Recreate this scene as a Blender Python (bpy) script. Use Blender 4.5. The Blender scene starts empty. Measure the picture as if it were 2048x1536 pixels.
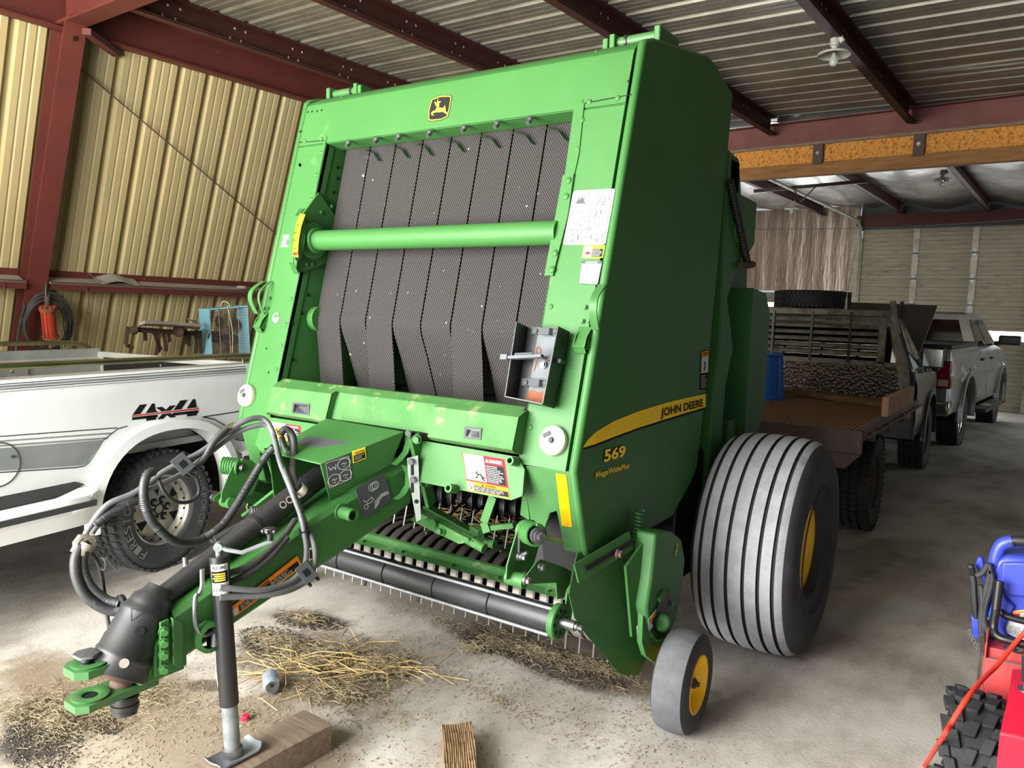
import bpy, bmesh, math, random
from mathutils import Vector as V, Matrix as M
random.seed(7)
sc = bpy.context.scene
col = sc.collection
R = math.radians
# ------------------------------------------------------------------ camera
F_PX, PITCH, ROLL, YAW, EYE = 1555.36, R(5.3768), R(1.9249), R(34.1604), 1.6
_fw = V((-math.sin(YAW)*math.cos(PITCH), math.cos(YAW)*math.cos(PITCH), -math.sin(PITCH)))
_r0 = V((math.cos(YAW), math.sin(YAW), 0)); _u0 = _r0.cross(_fw)
CR = math.cos(ROLL)*_r0 + math.sin(ROLL)*_u0
CU = -math.sin(ROLL)*_r0 + math.cos(ROLL)*_u0
CP = V((0, 0, EYE))
cd = bpy.data.cameras.new('camera'); cam = bpy.data.objects.new('camera', cd); col.objects.link(cam)
cd.sensor_fit = 'HORIZONTAL'; cd.sensor_width = 36.0; cd.lens = 36.0*F_PX/2048
cd.clip_start = 0.02; cd.clip_end = 200
mw = M((CR, CU, -_fw)).transposed().to_4x4(); mw.translation = CP
cam.matrix_world = mw
sc.camera = cam
def ray(x, y): return _fw + (x-1024)/F_PX*CR - (y-768)/F_PX*CU
def hit(x, y, n, c):
    d = ray(x, y); n = V(n)
    return CP + d*((c - n.dot(CP))/n.dot(d))
def HX(x, y, v): return hit(x, y, (1, 0, 0), v)
def HY(x, y, v): return hit(x, y, (0, 1, 0), v)
def HZ(x, y, v): return hit(x, y, (0, 0, 1), v)
YB = R(-2.437)
LD = V((-math.sin(YB), math.cos(YB), 0)); WD = V((math.cos(YB), math.sin(YB), 0)); UP = V((0, 0, 1))
def B(w, l, z): return WD*w + LD*l + UP*z
def depth(p): return (p-CP).dot(_fw)
# ------------------------------------------------------------------ materials
def lin(h):
    h = h.lstrip('#')
    def g(c):
        c /= 255.0
        return c/12.92 if c <= 0.04045 else ((c+0.055)/1.055)**2.4
    return tuple(g(int(h[i:i+2], 16)) for i in (0, 2, 4))
MATS = {}
def mat(name, c1, c2=None, rough=.5, metal=0.0, scale=6.0, detail=6.0, lo=.35, hi=.7, bump=0.0, bscale=60.0, stretch=None, c3=None, c3lo=.62, c3hi=.7, c3scale=3.0, spec=.5, coat=0.0, emit=None, est=1.0, trans=0.0, rvar=0.0):
    m = bpy.data.materials.new(name); m.use_nodes = True
    nt = m.node_tree; N = nt.nodes; Lk = nt.links
    p = N['Principled BSDF']
    p.inputs['Roughness'].default_value = rough; p.inputs['Metallic'].default_value = metal
    p.inputs['Specular IOR Level'].default_value = spec
    p.inputs['Coat Weight'].default_value = coat
    p.inputs['Transmission Weight'].default_value = trans
    a = lin(c1) + (1,)
    p.inputs['Base Color'].default_value = a
    if emit:
        p.inputs['Emission Color'].default_value = lin(emit)+(1,); p.inputs['Emission Strength'].default_value = est
    tc = mp = None
    if c2 or bump or c3:
        tc = N.new('ShaderNodeTexCoord'); mp = N.new('ShaderNodeMapping')
        Lk.new(tc.outputs['Object'], mp.inputs['Vector'])
        if stretch: mp.inputs['Scale'].default_value = stretch
    out = None
    if c2:
        nz = N.new('ShaderNodeTexNoise'); nz.inputs['Scale'].default_value = scale; nz.inputs['Detail'].default_value = detail
        nz.inputs['Roughness'].default_value = .62
        Lk.new(mp.outputs[0], nz.inputs['Vector'])
        rp = N.new('ShaderNodeValToRGB'); rp.color_ramp.elements[0].position = lo; rp.color_ramp.elements[1].position = hi
        rp.color_ramp.elements[0].color = a; rp.color_ramp.elements[1].color = lin(c2)+(1,)
        Lk.new(nz.outputs['Fac'], rp.inputs[0]); out = rp.outputs[0]
        if rvar:
            ma = N.new('ShaderNodeMath'); ma.operation = 'MULTIPLY_ADD'; ma.inputs[1].default_value = rvar; ma.inputs[2].default_value = rough-rvar*.5
            Lk.new(nz.outputs['Fac'], ma.inputs[0]); Lk.new(ma.outputs[0], p.inputs['Roughness'])
    if c3:
        n3 = N.new('ShaderNodeTexNoise'); n3.inputs['Scale'].default_value = c3scale; n3.inputs['Detail'].default_value = 9
        n3.inputs['Roughness'].default_value = .7
        Lk.new(mp.outputs[0], n3.inputs['Vector'])
        r3 = N.new('ShaderNodeValToRGB'); r3.color_ramp.elements[0].position = c3lo; r3.color_ramp.elements[1].position = c3hi
        Lk.new(n3.outputs['Fac'], r3.inputs[0])
        mx = N.new('ShaderNodeMix'); mx.data_type = 'RGBA'
        Lk.new(r3.outputs[0], mx.inputs['Factor'])
        if out: Lk.new(out, mx.inputs['A'])
        else: mx.inputs['A'].default_value = a
        mx.inputs['B'].default_value = lin(c3)+(1,)
        out = mx.outputs['Result']
    if out: Lk.new(out, p.inputs['Base Color'])
    if bump:
        nb = N.new('ShaderNodeTexNoise'); nb.inputs['Scale'].default_value = bscale; nb.inputs['Detail'].default_value = 4
        Lk.new(mp.outputs[0], nb.inputs['Vector'])
        bp = N.new('ShaderNodeBump'); bp.inputs['Strength'].default_value = bump; bp.inputs['Distance'].default_value = .01
        Lk.new(nb.outputs['Fac'], bp.inputs['Height']); Lk.new(bp.outputs[0], p.inputs['Normal'])
    MATS[name] = m
    return m
# ------------------------------------------------------------------ mesh builder
INV = {}
def _text_mesh(s, bold=0.0):
    cu = bpy.data.curves.new('t', 'FONT'); cu.body = s; cu.size = 1.0; cu.offset = bold
    cu.resolution_u = 3; cu.fill_mode = 'FRONT'
    ob = bpy.data.objects.new('t', cu); col.objects.link(ob)
    bpy.context.view_layer.update()
    me = bpy.data.meshes.new_from_object(ob.evaluated_get(bpy.context.evaluated_depsgraph_get()))
    vs = [tuple(v.co) for v in me.vertices]; fs = [tuple(p.vertices) for p in me.polygons]
    bpy.data.objects.remove(ob); bpy.data.curves.remove(cu); bpy.data.meshes.remove(me)
    return vs, fs
_tc = {}
def text_mesh(s, bold=0.0):
    k = (s, bold)
    if k not in _tc: _tc[k] = _text_mesh(s, bold)
    return _tc[k]
def basis(ax):
    ax = V(ax).normalized()
    a = V((0, 0, 1)) if abs(ax.z) < .9 else V((0, 1, 0))
    u = (a - ax*a.dot(ax)).normalized(); v = ax.cross(u)
    return u, v, ax
class MB:
    def __init__(s): s.v = []; s.f = []; s.m = []
    def add(s, vs, fs, m=0):
        b = len(s.v); s.v += [V(q) for q in vs]; s.f += [[b+i for i in f] for f in fs]; s.m += [m]*len(fs); return s
    def bx(s, x0, x1, y0, y1, z0, z1, m=0):
        vs = [(x, y, z) for z in (z0, z1) for y in (y0, y1) for x in (x0, x1)]
        return s.add(vs, [(0, 2, 3, 1), (4, 5, 7, 6), (0, 1, 5, 4), (2, 6, 7, 3), (0, 4, 6, 2), (1, 3, 7, 5)], m)
    def obox(s, c, u, v, w, m=0):   # centre and three half-extent vectors
        c, u, v, w = V(c), V(u), V(v), V(w)
        vs = [c+u*i+v*j+w*k for k in (-1, 1) for j in (-1, 1) for i in (-1, 1)]
        return s.add(vs, [(0, 2, 3, 1), (4, 5, 7, 6), (0, 1, 5, 4), (2, 6, 7, 3), (0, 4, 6, 2), (1, 3, 7, 5)], m)
    def bar(s, p, q, w, h, up=(0, 0, 1), m=0):  # rectangular bar p->q
        p, q = V(p), V(q); d = (q-p); a = d.normalized(); sd = a.cross(V(up)).normalized(); u = sd.cross(a)
        return s.obox((p+q)/2, d/2, sd*w/2, u*h/2, m)
    def slab(s, poly, t, m=0):      # polygon (3D) extruded by vector t
        n = len(poly); t = V(t); vs = [V(p) for p in poly] + [V(p)+t for p in poly]
        fs = [tuple(range(n))[::-1], tuple(range(n, 2*n))] + [(i, (i+1) % n, n+(i+1) % n, n+i) for i in range(n)]
        return s.add(vs, fs, m)
    def face(s, poly, m=0): return s.add(poly, [tuple(range(len(poly)))], m)
    def tube(s, pts, r, n=10, m=0, caps=True, closed=False):
        pts = [V(p) for p in pts]; k = len(pts); rr = r if isinstance(r, (list, tuple)) else [r]*k
        vs = []; fs = []; u = None
        for i in range(k):
            if closed: t = pts[(i+1) % k]-pts[i-1]
            else: t = pts[min(i+1, k-1)]-pts[max(i-1, 0)]
            t = t.normalized() if t.length > 1e-9 else V((0, 0, 1))
            if u is None: u = basis(t)[0]
            else:
                u = u - t*u.dot(t)
                u = u.normalized() if u.length > 1e-6 else basis(t)[0]
            w = t.cross(u)
            for j in range(n):
                a = 2*math.pi*j/n
                vs.append(pts[i]+(u*math.cos(a)+w*math.sin(a))*rr[i])
        for i in range(k if closed else k-1):
            for j in range(n):
                a, b = i*n+j, i*n+(j+1) % n; c, d = ((i+1) % k)*n+(j+1) % n, ((i+1) % k)*n+j
                fs.append((a, b, c, d))
        if caps and not closed:
            fs.append(tuple(range(n))[::-1]); fs.append(tuple((k-1)*n+j for j in range(n)))
        return s.add(vs, fs, m)
    def cyl(s, p, q, r, r2=None, n=16, m=0, caps=True): return s.tube([p, q], [r, r if r2 is None else r2], n, m, caps)
    def lathe(s, prof, o, ax, n=32, m=0, mids=None, arc=(0, 2*math.pi)):  # prof: (r, h)
        u, v, a = basis(ax); o = V(o); k = len(prof); full = abs(arc[1]-arc[0]-2*math.pi) < 1e-6
        nn = n if full else n+1; vs = []
        for r, h in prof:
            for j in range(nn):
                t = arc[0]+(arc[1]-arc[0])*j/n
                vs.append(o+a*h+(u*math.cos(t)+v*math.sin(t))*r)
        for i in range(k-1):
            fs = [(i*nn+j, i*nn+(j+1) % nn, (i+1)*nn+(j+1) % nn, (i+1)*nn+j) for j in range(n)]
            if i == 0: base = len(s.v); s.v += [V(q) for q in vs]
            s.f += [[base+x for x in f] for f in fs]; s.m += [mids[i] if mids else m]*len(fs)
        return s
    def disc(s, c, ax, r, n=20, m=0):
        u, v, a = basis(ax); c = V(c)
        return s.face([c+(u*math.cos(2*math.pi*j/n)+v*math.sin(2*math.pi*j/n))*r for j in range(n)], m)
    def hexbolt(s, c, ax, r, h, m=0):
        u, v, a = basis(ax); c = V(c)
        s.tube([c, c+a*h*.35], r*1.35, 12, m)
        return s.tube([c+a*h*.35, c+a*h], r, 6, m)
    def rivet(s, c, ax, r, h=None, m=0):
        h = h or r*.6
        return s.lathe([(r, 0), (r*.9, h*.5), (r*.5, h*.9), (.0001, h)], c, ax, 10, m)
    def sph(s, c, r, n=12, m=0, sq=(1, 1, 1)):
        c = V(c); vs = [c+V((0, 0, r*sq[2]))]; k = n//2
        for i in range(1, k):
            a = math.pi*i/k
            for j in range(n):
                b = 2*math.pi*j/n
                vs.append(c+V((r*math.sin(a)*math.cos(b)*sq[0], r*math.sin(a)*math.sin(b)*sq[1], r*math.cos(a)*sq[2])))
        vs.append(c-V((0, 0, r*sq[2]))); fs = [(0, 1+j, 1+(j+1) % n) for j in range(n)]
        for i in range(k-2):
            for j in range(n):
                fs.append((1+i*n+j, 1+(i+1)*n+j, 1+(i+1)*n+(j+1) % n, 1+i*n+(j+1) % n))
        L_ = len(vs)-1; fs += [(L_, 1+(k-2)*n+(j+1) % n, 1+(k-2)*n+j) for j in range(n)]
        return s.add(vs, fs, m)
    def loft(s, rows, m=0, close=False):
        k = len(rows[0]); vs = [p for r in rows for p in r]; fs = []
        for i in range(len(rows)-1):
            for j in range(k if close else k-1):
                fs.append((i*k+j, i*k+(j+1) % k, (i+1)*k+(j+1) % k, (i+1)*k+j))
        return s.add(vs, fs, m)
    def solid(s, rows, t, m=0):     # sheet with thickness vector t
        s.loft(rows, m); s.loft([[V(p)+V(t) for p in r] for r in rows][::-1], m)
        ring = list(rows[0]) + [r[-1] for r in rows[1:]] + list(rows[-1])[::-1][1:] + [r[0] for r in rows[::-1]][1:-1]
        n = len(ring); a = [V(p) for p in ring]; b = [V(p)+V(t) for p in ring]
        return s.add(a+b, [(i, n+i, n+(i+1) % n, (i+1) % n) for i in range(n)], m)
    def build(s, name, mats, parent=None, bev=0, ang=35, seg=2, label=None, sub=0):
        if not isinstance(mats, (list, tuple)): mats = [mats]
        inv = INV.get(parent.name) if parent else None
        vs = [inv @ q for q in s.v] if inv is not None else s.v
        if parent is None:
            # origin at the base of the thing
            mn = V((min(q.x for q in vs), min(q.y for q in vs), min(q.z for q in vs))); mx = V((max(q.x for q in vs), max(q.y for q in vs), max(q.z for q in vs)))
            o = V(((mn.x+mx.x)/2, (mn.y+mx.y)/2, mn.z)); vs = [q-o for q in vs]
        me = bpy.data.meshes.new(name); me.from_pydata([tuple(q) for q in vs], [], s.f); me.update()
        for m in mats: me.materials.append(MATS[m] if isinstance(m, str) else m)
        me.polygons.foreach_set('material_index', s.m)
        bm = bmesh.new(); bm.from_mesh(me); bmesh.ops.recalc_face_normals(bm, faces=bm.faces); bm.to_mesh(me); bm.free()
        me.polygons.foreach_set('use_smooth', [True]*len(me.polygons)); me.set_sharp_from_angle(angle=R(ang))
        ob = bpy.data.objects.new(name, me); col.objects.link(ob)
        if parent:
            ob.parent = parent; INV[ob.name] = inv
        else:
            ob.location = o; INV[ob.name] = M.Translation(-o)
        if bev:
            b = ob.modifiers.new('bevel', 'BEVEL'); b.width = bev; b.segments = seg; b.limit_method = 'ANGLE'; b.angle_limit = R(40)
        if label: ob['label'] = label
        return ob
def tag(o, label, cat, group=None, kind=None):
    o['label'] = label; o['category'] = cat
    if group: o['group'] = group
    if kind: o['kind'] = kind
    return o
def struct(o): o['kind'] = 'structure'; return o
def thing(name, label, cat, loc, rotz=0, group=None):
    o = bpy.data.objects.new(name, None); col.objects.link(o); o.empty_display_size = .1
    o.location = loc; o.rotation_euler = (0, 0, rotz)
    INV[o.name] = (M.Translation(V(loc)) @ M.Rotation(rotz, 4, 'Z')).inverted()
    return tag(o, label, cat, group)
def copy_tree(o, parent=None):
    c = o.copy(); col.objects.link(c)
    if parent: c.parent = parent
    for ch in list(o.children): copy_tree(ch, c)
    return c
def bez(pts, n=8):     # smooth Catmull-Rom curve through points
    pts = [V(p) for p in pts]; P = [pts[0]*2-pts[1]] + pts + [pts[-1]*2-pts[-2]]; out = []
    for i in range(1, len(P)-2):
        a, b, c, d = P[i-1:i+3]
        for k in range(n):
            t = k/n
            out.append(.5*((2*b)+(c-a)*t+(2*a-5*b+4*c-d)*t*t+(3*b-a-3*c+d)*t**3))
    out.append(pts[-1]); return out
def lerp(a, b, t): return a+(b-a)*t
class Decal:
    """a thin printed sheet on a real surface: corners TL, TR, BR, BL"""
    def __init__(s, TL, TR, BR, BL, lift=.0012):
        s.c = [V(TL), V(TR), V(BR), V(BL)]; n = (s.c[1]-s.c[0]).cross(s.c[3]-s.c[0]).normalized()
        if n.dot(CP-s.c[0]) < 0: n = -n
        s.n = n; s.lift = lift; s.mb = MB(); s.k = 0
    def P(s, a, b, k):       # a to the right, b downwards
        t = lerp(s.c[0], s.c[1], a); u = lerp(s.c[3], s.c[2], a)
        return lerp(t, u, b)+s.n*(s.lift+.0005*k)
    def sheet(s, m=0, rc=.0, th=None):
        th = th or s.lift*.9
        if rc:
            q = []
            asp = (s.c[1]-s.c[0]).length/(s.c[3]-s.c[0]).length
            for cx, cy, a0 in ((1-rc, rc*asp, 0), (1-rc, 1-rc*asp, 1), (rc, 1-rc*asp, 2), (rc, rc*asp, 3)):
                for i in range(5):
                    t = math.pi/2*(a0-1+i/4)
                    q.append((cx+rc*math.cos(t), cy+rc*asp*math.sin(t)))
        else: q = [(0, 0), (1, 0), (1, 1), (0, 1)]
        s.mb.slab([s.P(a, b, 0) for a, b in q], -s.n*th, m); return s
    def rect(s, a0, b0, a1, b1, m, k=1): s.mb.face([s.P(a0, b0, k), s.P(a1, b0, k), s.P(a1, b1, k), s.P(a0, b1, k)], m); return s
    def poly(s, q, m, k=1): s.mb.face([s.P(a, b, k) for a, b in q], m); return s
    def line(s, q, w, m, k=2, asp=None):
        asp = asp or (s.c[1]-s.c[0]).length/(s.c[3]-s.c[0]).length
        hpx = (s.c[1]-s.c[0]).length/asp; w = max(w, .0011/hpx)
        for (a, b), (c, d) in zip(q, q[1:]):
            dx, dy = (c-a)*asp, d-b; L_ = math.hypot(dx, dy) or 1; ox, oy = -dy/L_*w/asp, dx/L_*w
            s.poly([(a+ox, b+oy), (c+ox, d+oy), (c-ox, d-oy), (a-ox, b-oy)], m, k)
        return s
    def circ(s, a, b, r, m, k=2, w=.0, n=18):
        asp = (s.c[1]-s.c[0]).length/(s.c[3]-s.c[0]).length
        q = [(a+r*math.cos(2*math.pi*i/n)/asp, b+r*math.sin(2*math.pi*i/n)) for i in range(n+1)]
        return s.line(q, w, m, k) if w else s.poly(q[:-1], m, k)
    def text(s, tx, a0, b0, a1, b1, m, k=2, bold=.02, shear=0):
        vs, fs = text_mesh(tx, bold)
        x0 = min(v[0] for v in vs); x1 = max(v[0] for v in vs); y0 = min(v[1] for v in vs); y1 = max(v[1] for v in vs)
        out = []
        for x, y, z in vs:
            p, q = (x-x0)/(x1-x0), (y-y0)/(y1-y0)
            out.append(s.P(lerp(a0, a1, p)+shear*(q-.5), lerp(b1, b0, q), k))
        s.mb.add(out, fs, m); return s
    def fine(s, a0, b0, a1, b1, rows, m, k=2, seed=1):  # lines of print too small to read in the photograph
        rn = random.Random(seed); h = (b1-b0)/rows
        for i in range(rows):
            e = lerp(a0, a1, rn.uniform(.6, 1)); x = a0
            while x < e-.02:
                w = (a1-a0)*rn.uniform(.06, .2); s.rect(x, b0+h*(i+.28), min(x+w, e), b0+h*(i+.62), m, k); x += w+(a1-a0)*.03
        return s
    def build(s, name, mats, parent, label=None): return s.mb.build(name, mats, parent, label=label, ang=20)
# ------------------------------------------------------------------ material list
mat('green', '#33632f', '#396a35', rough=.5, spec=.3, scale=2.2, c3='#7d9a66', c3lo=.66, c3hi=.86, c3scale=5, coat=.0)
mat('green_dusty', '#356630', '#4b7443', rough=.6, spec=.25, scale=5, c3='#8fa06c', c3lo=.56, c3hi=.74, c3scale=9)
mat('green_worn', '#305f2e', '#3a6836', rough=.5, scale=5, c3='#7a5a44', c3lo=.62, c3hi=.70, c3scale=5)
mat('black_plastic', '#1b1b1d', '#2a2a2c', rough=.45, scale=5, c3='#6b6458', c3lo=.62, c3hi=.85, c3scale=6)
mat('black_paint', '#131315', '#1e1e20', rough=.4, scale=5)
mat('hose_rubber', '#232426', '#3a3a3b', rough=.55, scale=7, c3='#77736b', c3lo=.6, c3hi=.9, c3scale=9)
mat('hose_grey', '#4c4d4f', '#626366', rough=.55, scale=7, c3='#85827b', c3lo=.6, c3hi=.9, c3scale=9)
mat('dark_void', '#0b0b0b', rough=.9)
mat('galv_light', '#8f9691', '#7d8580', rough=.5, metal=.2, scale=20)
mat('bracket_grey', '#63676b', '#575b5f', rough=.6, spec=.2, scale=8)
mat('zinc', '#858889', '#6b6e6f', rough=.38, metal=.85, scale=25)
mat('galv_tube', '#8f9597', '#6d7375', rough=.48, metal=.5, scale=12)
mat('steel_band', '#cfcac2', '#9a958d', rough=.3, metal=.6, scale=10, stretch=(1, 6, 6))
mat('tine_steel', '#a7a7a5', rough=.35, metal=.8)
mat('wheel_yellow', '#ffcf14', '#f2be08', rough=.45, scale=6, c3='#8a7a55', c3lo=.68, c3hi=.85)
mat('decal_yellow', '#ffda36', rough=.7, spec=.15)
mat('reflector_amber', '#e08a06', '#cf7d00', rough=.3, scale=80)
mat('reflector_yellow', '#f3d81c', rough=.7, spec=.15)
mat('decal_black', '#1a1b1c', rough=.7, spec=.15)
mat('decal_grey', '#4a4d50', rough=.7, spec=.15)
mat('decal_white', '#cdcecb', rough=.7, spec=.15)
mat('decal_red', '#d8232c', rough=.7, spec=.15)
mat('decal_orange', '#f0861c', rough=.7, spec=.15)
mat('line_grey', '#54595b', rough=.7, spec=.15)
mat('cream_knob', '#d0c7b2', '#c2b69e', rough=.5, scale=9)
mat('feeder_dark', '#383129', '#2a2521', rough=.7, scale=9, c3='#6b5d49', c3lo=.58, c3hi=.75)
mat('gauge_grey', '#4e4f52', '#5f6063', rough=.85, scale=14, c3='#8a8a88', c3lo=.66, c3hi=.85, c3scale=6)
mat('tire_grey', '#9b9ca0', '#b0b1b5', rough=.8, scale=14, c3='#7d7e82', c3lo=.58, c3hi=.75, c3scale=4, bump=.15, bscale=90)
mat('tire_wall', '#2a2b2d', '#3a3b3d', rough=.7, scale=8, c3='#77726a', c3lo=.63, c3hi=.9, c3scale=5)
mat('tire_dark', '#1f2022', '#2c2d2f', rough=.75, scale=9, c3='#5f5a52', c3lo=.6, c3hi=.9, c3scale=6)
mat('groove', '#26272a', rough=.85)
mat('tire_letter', '#6f7072', rough=.7)
mat('alloy', '#aaa79d', '#8b887e', rough=.38, metal=.6, scale=9, c3='#5b5346', c3lo=.6, c3hi=.8)
mat('white_paint', '#f0f2f3', '#e8ebec', rough=.22, scale=2, coat=.5, c3='#b9b29f', c3lo=.72, c3hi=.95, c3scale=4)
mat('stripe_grey', '#8d9091', '#73777a', rough=.3, scale=2)
mat('stripe_dark', '#38393c', rough=.35)
mat('bed_grey', '#b3b5b2', '#9b9d9a', rough=.5, scale=4)
mat('chrome', '#c9c8c0', '#a9a698', rough=.16, metal=1.0, scale=5)
mat('brass_chrome', '#b5ae8a', '#8c865f', rough=.25, metal=1.0, scale=3)
mat('rust', '#6b3a24', '#8a5433', rough=.85, scale=14)
mat('rusty_steel', '#4a3a33', '#5d4436', rough=.7, scale=10, c3='#2a2422', c3lo=.5, c3hi=.7)
mat('silver_paint', '#a9abaa', '#9c9e9d', rough=.28, metal=.55, scale=2, coat=.5)
mat('graphite_paint', '#45484b', '#3a3d40', rough=.3, metal=.3, scale=3, c3='#5f5a52', c3lo=.6, c3hi=.9, coat=.4)
mat('hood_paint', '#4c4a44', '#5a564e', rough=.5, scale=3)
mat('bed_steel', '#5a4a44', '#6d5a50', rough=.6, metal=.3, scale=7, c3='#4a3326', c3lo=.55, c3hi=.75)
mat('rack_white', '#8d897c', '#5d584d', rough=.6, scale=9, c3='#4b3a2c', c3lo=.52, c3hi=.66, c3scale=7)
mat('glass_dark', '#0d1214', rough=.06, spec=.8)
mat('mirror_glass', '#c9cbbf', rough=.08, metal=1.0)
mat('clear_glass', '#f4f6f4', rough=.04, trans=.95)
mat('tail_red', '#8a0f16', rough=.15, coat=.5)
mat('tail_clear', '#d9b9b4', rough=.2)
mat('blue_plastic', '#2f3fb0', '#3a49b8', rough=.38, scale=4, c3='#8f98cf', c3lo=.66, c3hi=.85)
mat('blue_drum', '#1f6ad0', '#2a70cc', rough=.45, scale=3)
mat('red_paint', '#d21c38', '#c81a34', rough=.4, scale=5, c3='#9b6a62', c3lo=.64, c3hi=.85, c3scale=7)
mat('red_faded', '#c8323a', '#b04a45', rough=.6, scale=8, c3='#8a6f62', c3lo=.55, c3hi=.75, c3scale=7)
mat('orange_cord', '#f4402c', rough=.45)
mat('orange_gun', '#a83a26', '#8d2f1e', rough=.5, scale=9, c3='#3a2018', c3lo=.6, c3hi=.75)
mat('red_plastic', '#e01f3d', rough=.4)
mat('wood_grey', '#8d7c6a', '#6d5d4d', rough=.85, scale=5, stretch=(1, 12, 12), c3='#4d4238', c3lo=.58, c3hi=.74, bump=.3, bscale=30)
mat('wood_light', '#8f7656', '#6f573b', rough=.8, scale=4, c3='#6b4c2d', c3lo=.6, c3hi=.75)
mat('wood_beam', '#9c6f3f', '#7d552c', rough=.8, scale=3, stretch=(1, 9, 9), c3='#5a3b1e', c3lo=.6, c3hi=.75)
mat('board_face', '#c09a80', '#a88168', rough=.8, scale=4)
mat('osb', '#c98436', '#e0a04e', rough=.85, scale=26, c3='#8a5019', c3lo=.52, c3hi=.62, c3scale=32)
mat('red_oxide', '#5c261e', '#50211a', rough=.6, scale=3, c3='#7d564b', c3lo=.66, c3hi=.85)
mat('purlin_red', '#451d18', '#38160f', rough=.6, scale=3)
mat('red_oxide_dusty', '#7d4c45', '#6e3f39', rough=.7, scale=4)
mat('dusty_grey', '#9b9389', '#857b70', rough=.9, scale=5)
mat('wall_dark', '#4a463f', '#3a3733', rough=.8, scale=2)
mat('wall_tan', '#a8996f', '#a09168', rough=.5, scale=1.5, c3='#9d927a', c3lo=.68, c3hi=.9)
mat('galv_roof', '#a39f90', '#85827a', rough=.36, metal=.6, scale=3, c3='#6b6a64', c3lo=.55, c3hi=.85, c3scale=2)
mat('foil', '#bdb9b2', '#8f8a84', rough=.33, metal=.85, scale=5, bump=.5, bscale=14)
mat('foil_wall', '#a8988c', '#8b7c72', rough=.33, metal=.7, scale=3, stretch=(3, 3, .5), bump=.6, bscale=7)
mat('door_panel', '#b3ac96', '#a39c87', rough=.5, scale=4, stretch=(1, 1, 5), c3='#6f6550', c3lo=.56, c3hi=.76, c3scale=4)
mat('door_metal', '#b9b4a2', '#8f8a7b', rough=.45, metal=.3, scale=6)
mat('fan_blue', '#7fb6c4', '#74a9b8', rough=.6, scale=9, c3='#5b5a50', c3lo=.62, c3hi=.75)
mat('fan_dark', '#2c2622', '#3a322c', rough=.7, scale=9)
mat('wire_steel', '#8e867a', '#6b6258', rough=.5, metal=.5, scale=20)
mat('can_silver', '#b9c3cb', '#93a9bb', rough=.3, metal=.6, scale=30)
mat('can_blue', '#7d9ec0', rough=.4)
mat('straw', '#b89c66', '#957c4d', rough=.8, scale=9)
mat('straw_brown', '#8d7450', '#6d5739', rough=.9, scale=9)
mat('chaff_dark', '#2c2622', '#453c34', rough=.95, scale=30)
mat('straw_grey', '#8f8266', '#6b5f4b', rough=.9, scale=9)
mat('daylight', '#ffffff', emit='#f4fbff', est=9.0)
mat('bulb_glass', '#e9ece8', rough=.1, trans=.6)
mat('enamel', '#c9c6bb', '#a29f92', rough=.4, scale=8)
mat('twine', '#d9cba8', rough=.9)
def belt_mat():
    m = mat('belt_rubber', '#39383b', rough=.75, spec=.2)
    nt = m.node_tree; N = nt.nodes; Lk = nt.links; p = N['Principled BSDF']
    tc = N.new('ShaderNodeTexCoord'); sp = N.new('ShaderNodeSeparateXYZ'); Lk.new(tc.outputs['Object'], sp.inputs[0])
    def mth(op, a, b=None):
        n = N.new('ShaderNodeMath'); n.operation = op
        for i, q in enumerate((a, b)):
            if q is None: continue
            if isinstance(q, (int, float)): n.inputs[i].default_value = q
            else: Lk.new(q, n.inputs[i])
        return n.outputs[0]
    a = mth('MULTIPLY', sp.outputs['X'], 2*math.pi/.0115); b = mth('MULTIPLY', sp.outputs['Z'], 2*math.pi/.0165)
    v = mth('ADD', mth('SINE', mth('ADD', a, b)), mth('SINE', mth('SUBTRACT', a, b)))
    v = mth('MULTIPLY_ADD', v, .25); v.node.inputs[2].default_value = .5
    rp = N.new('ShaderNodeValToRGB'); rp.color_ramp.elements[0].position = .35; rp.color_ramp.elements[1].position = .75
    rp.color_ramp.elements[0].color = lin('#161617')+(1,); rp.color_ramp.elements[1].color = lin('#45423f')+(1,)
    Lk.new(v, rp.inputs[0])
    nz = N.new('ShaderNodeTexNoise'); nz.inputs['Scale'].default_value = 34; nz.inputs['Detail'].default_value = 2
    Lk.new(tc.outputs['Object'], nz.inputs['Vector'])
    r2 = N.new('ShaderNodeValToRGB'); r2.color_ramp.elements[0].position = .73; r2.color_ramp.elements[1].position = .76
    Lk.new(nz.outputs['Fac'], r2.inputs[0])
    mx = N.new('ShaderNodeMix'); mx.data_type = 'RGBA'; Lk.new(r2.outputs[0], mx.inputs['Factor']); Lk.new(rp.outputs[0], mx.inputs['A']); mx.inputs['B'].default_value = lin('#8d836e')+(1,)
    Lk.new(mx.outputs['Result'], p.inputs['Base Color'])
    bp = N.new('ShaderNodeBump'); bp.inputs['Strength'].default_value = .6; bp.inputs['Distance'].default_value = .004
    Lk.new(v, bp.inputs['Height']); Lk.new(bp.outputs[0], p.inputs['Normal'])
belt_mat()
def corr_mat():   # ribbed protective sleeve on hoses
    m = mat('ribbed_sleeve', '#26272a', '#39393b', rough=.5, scale=8, c3='#6b675f', c3lo=.6, c3hi=.9, c3scale=9)
corr_mat()
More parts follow.
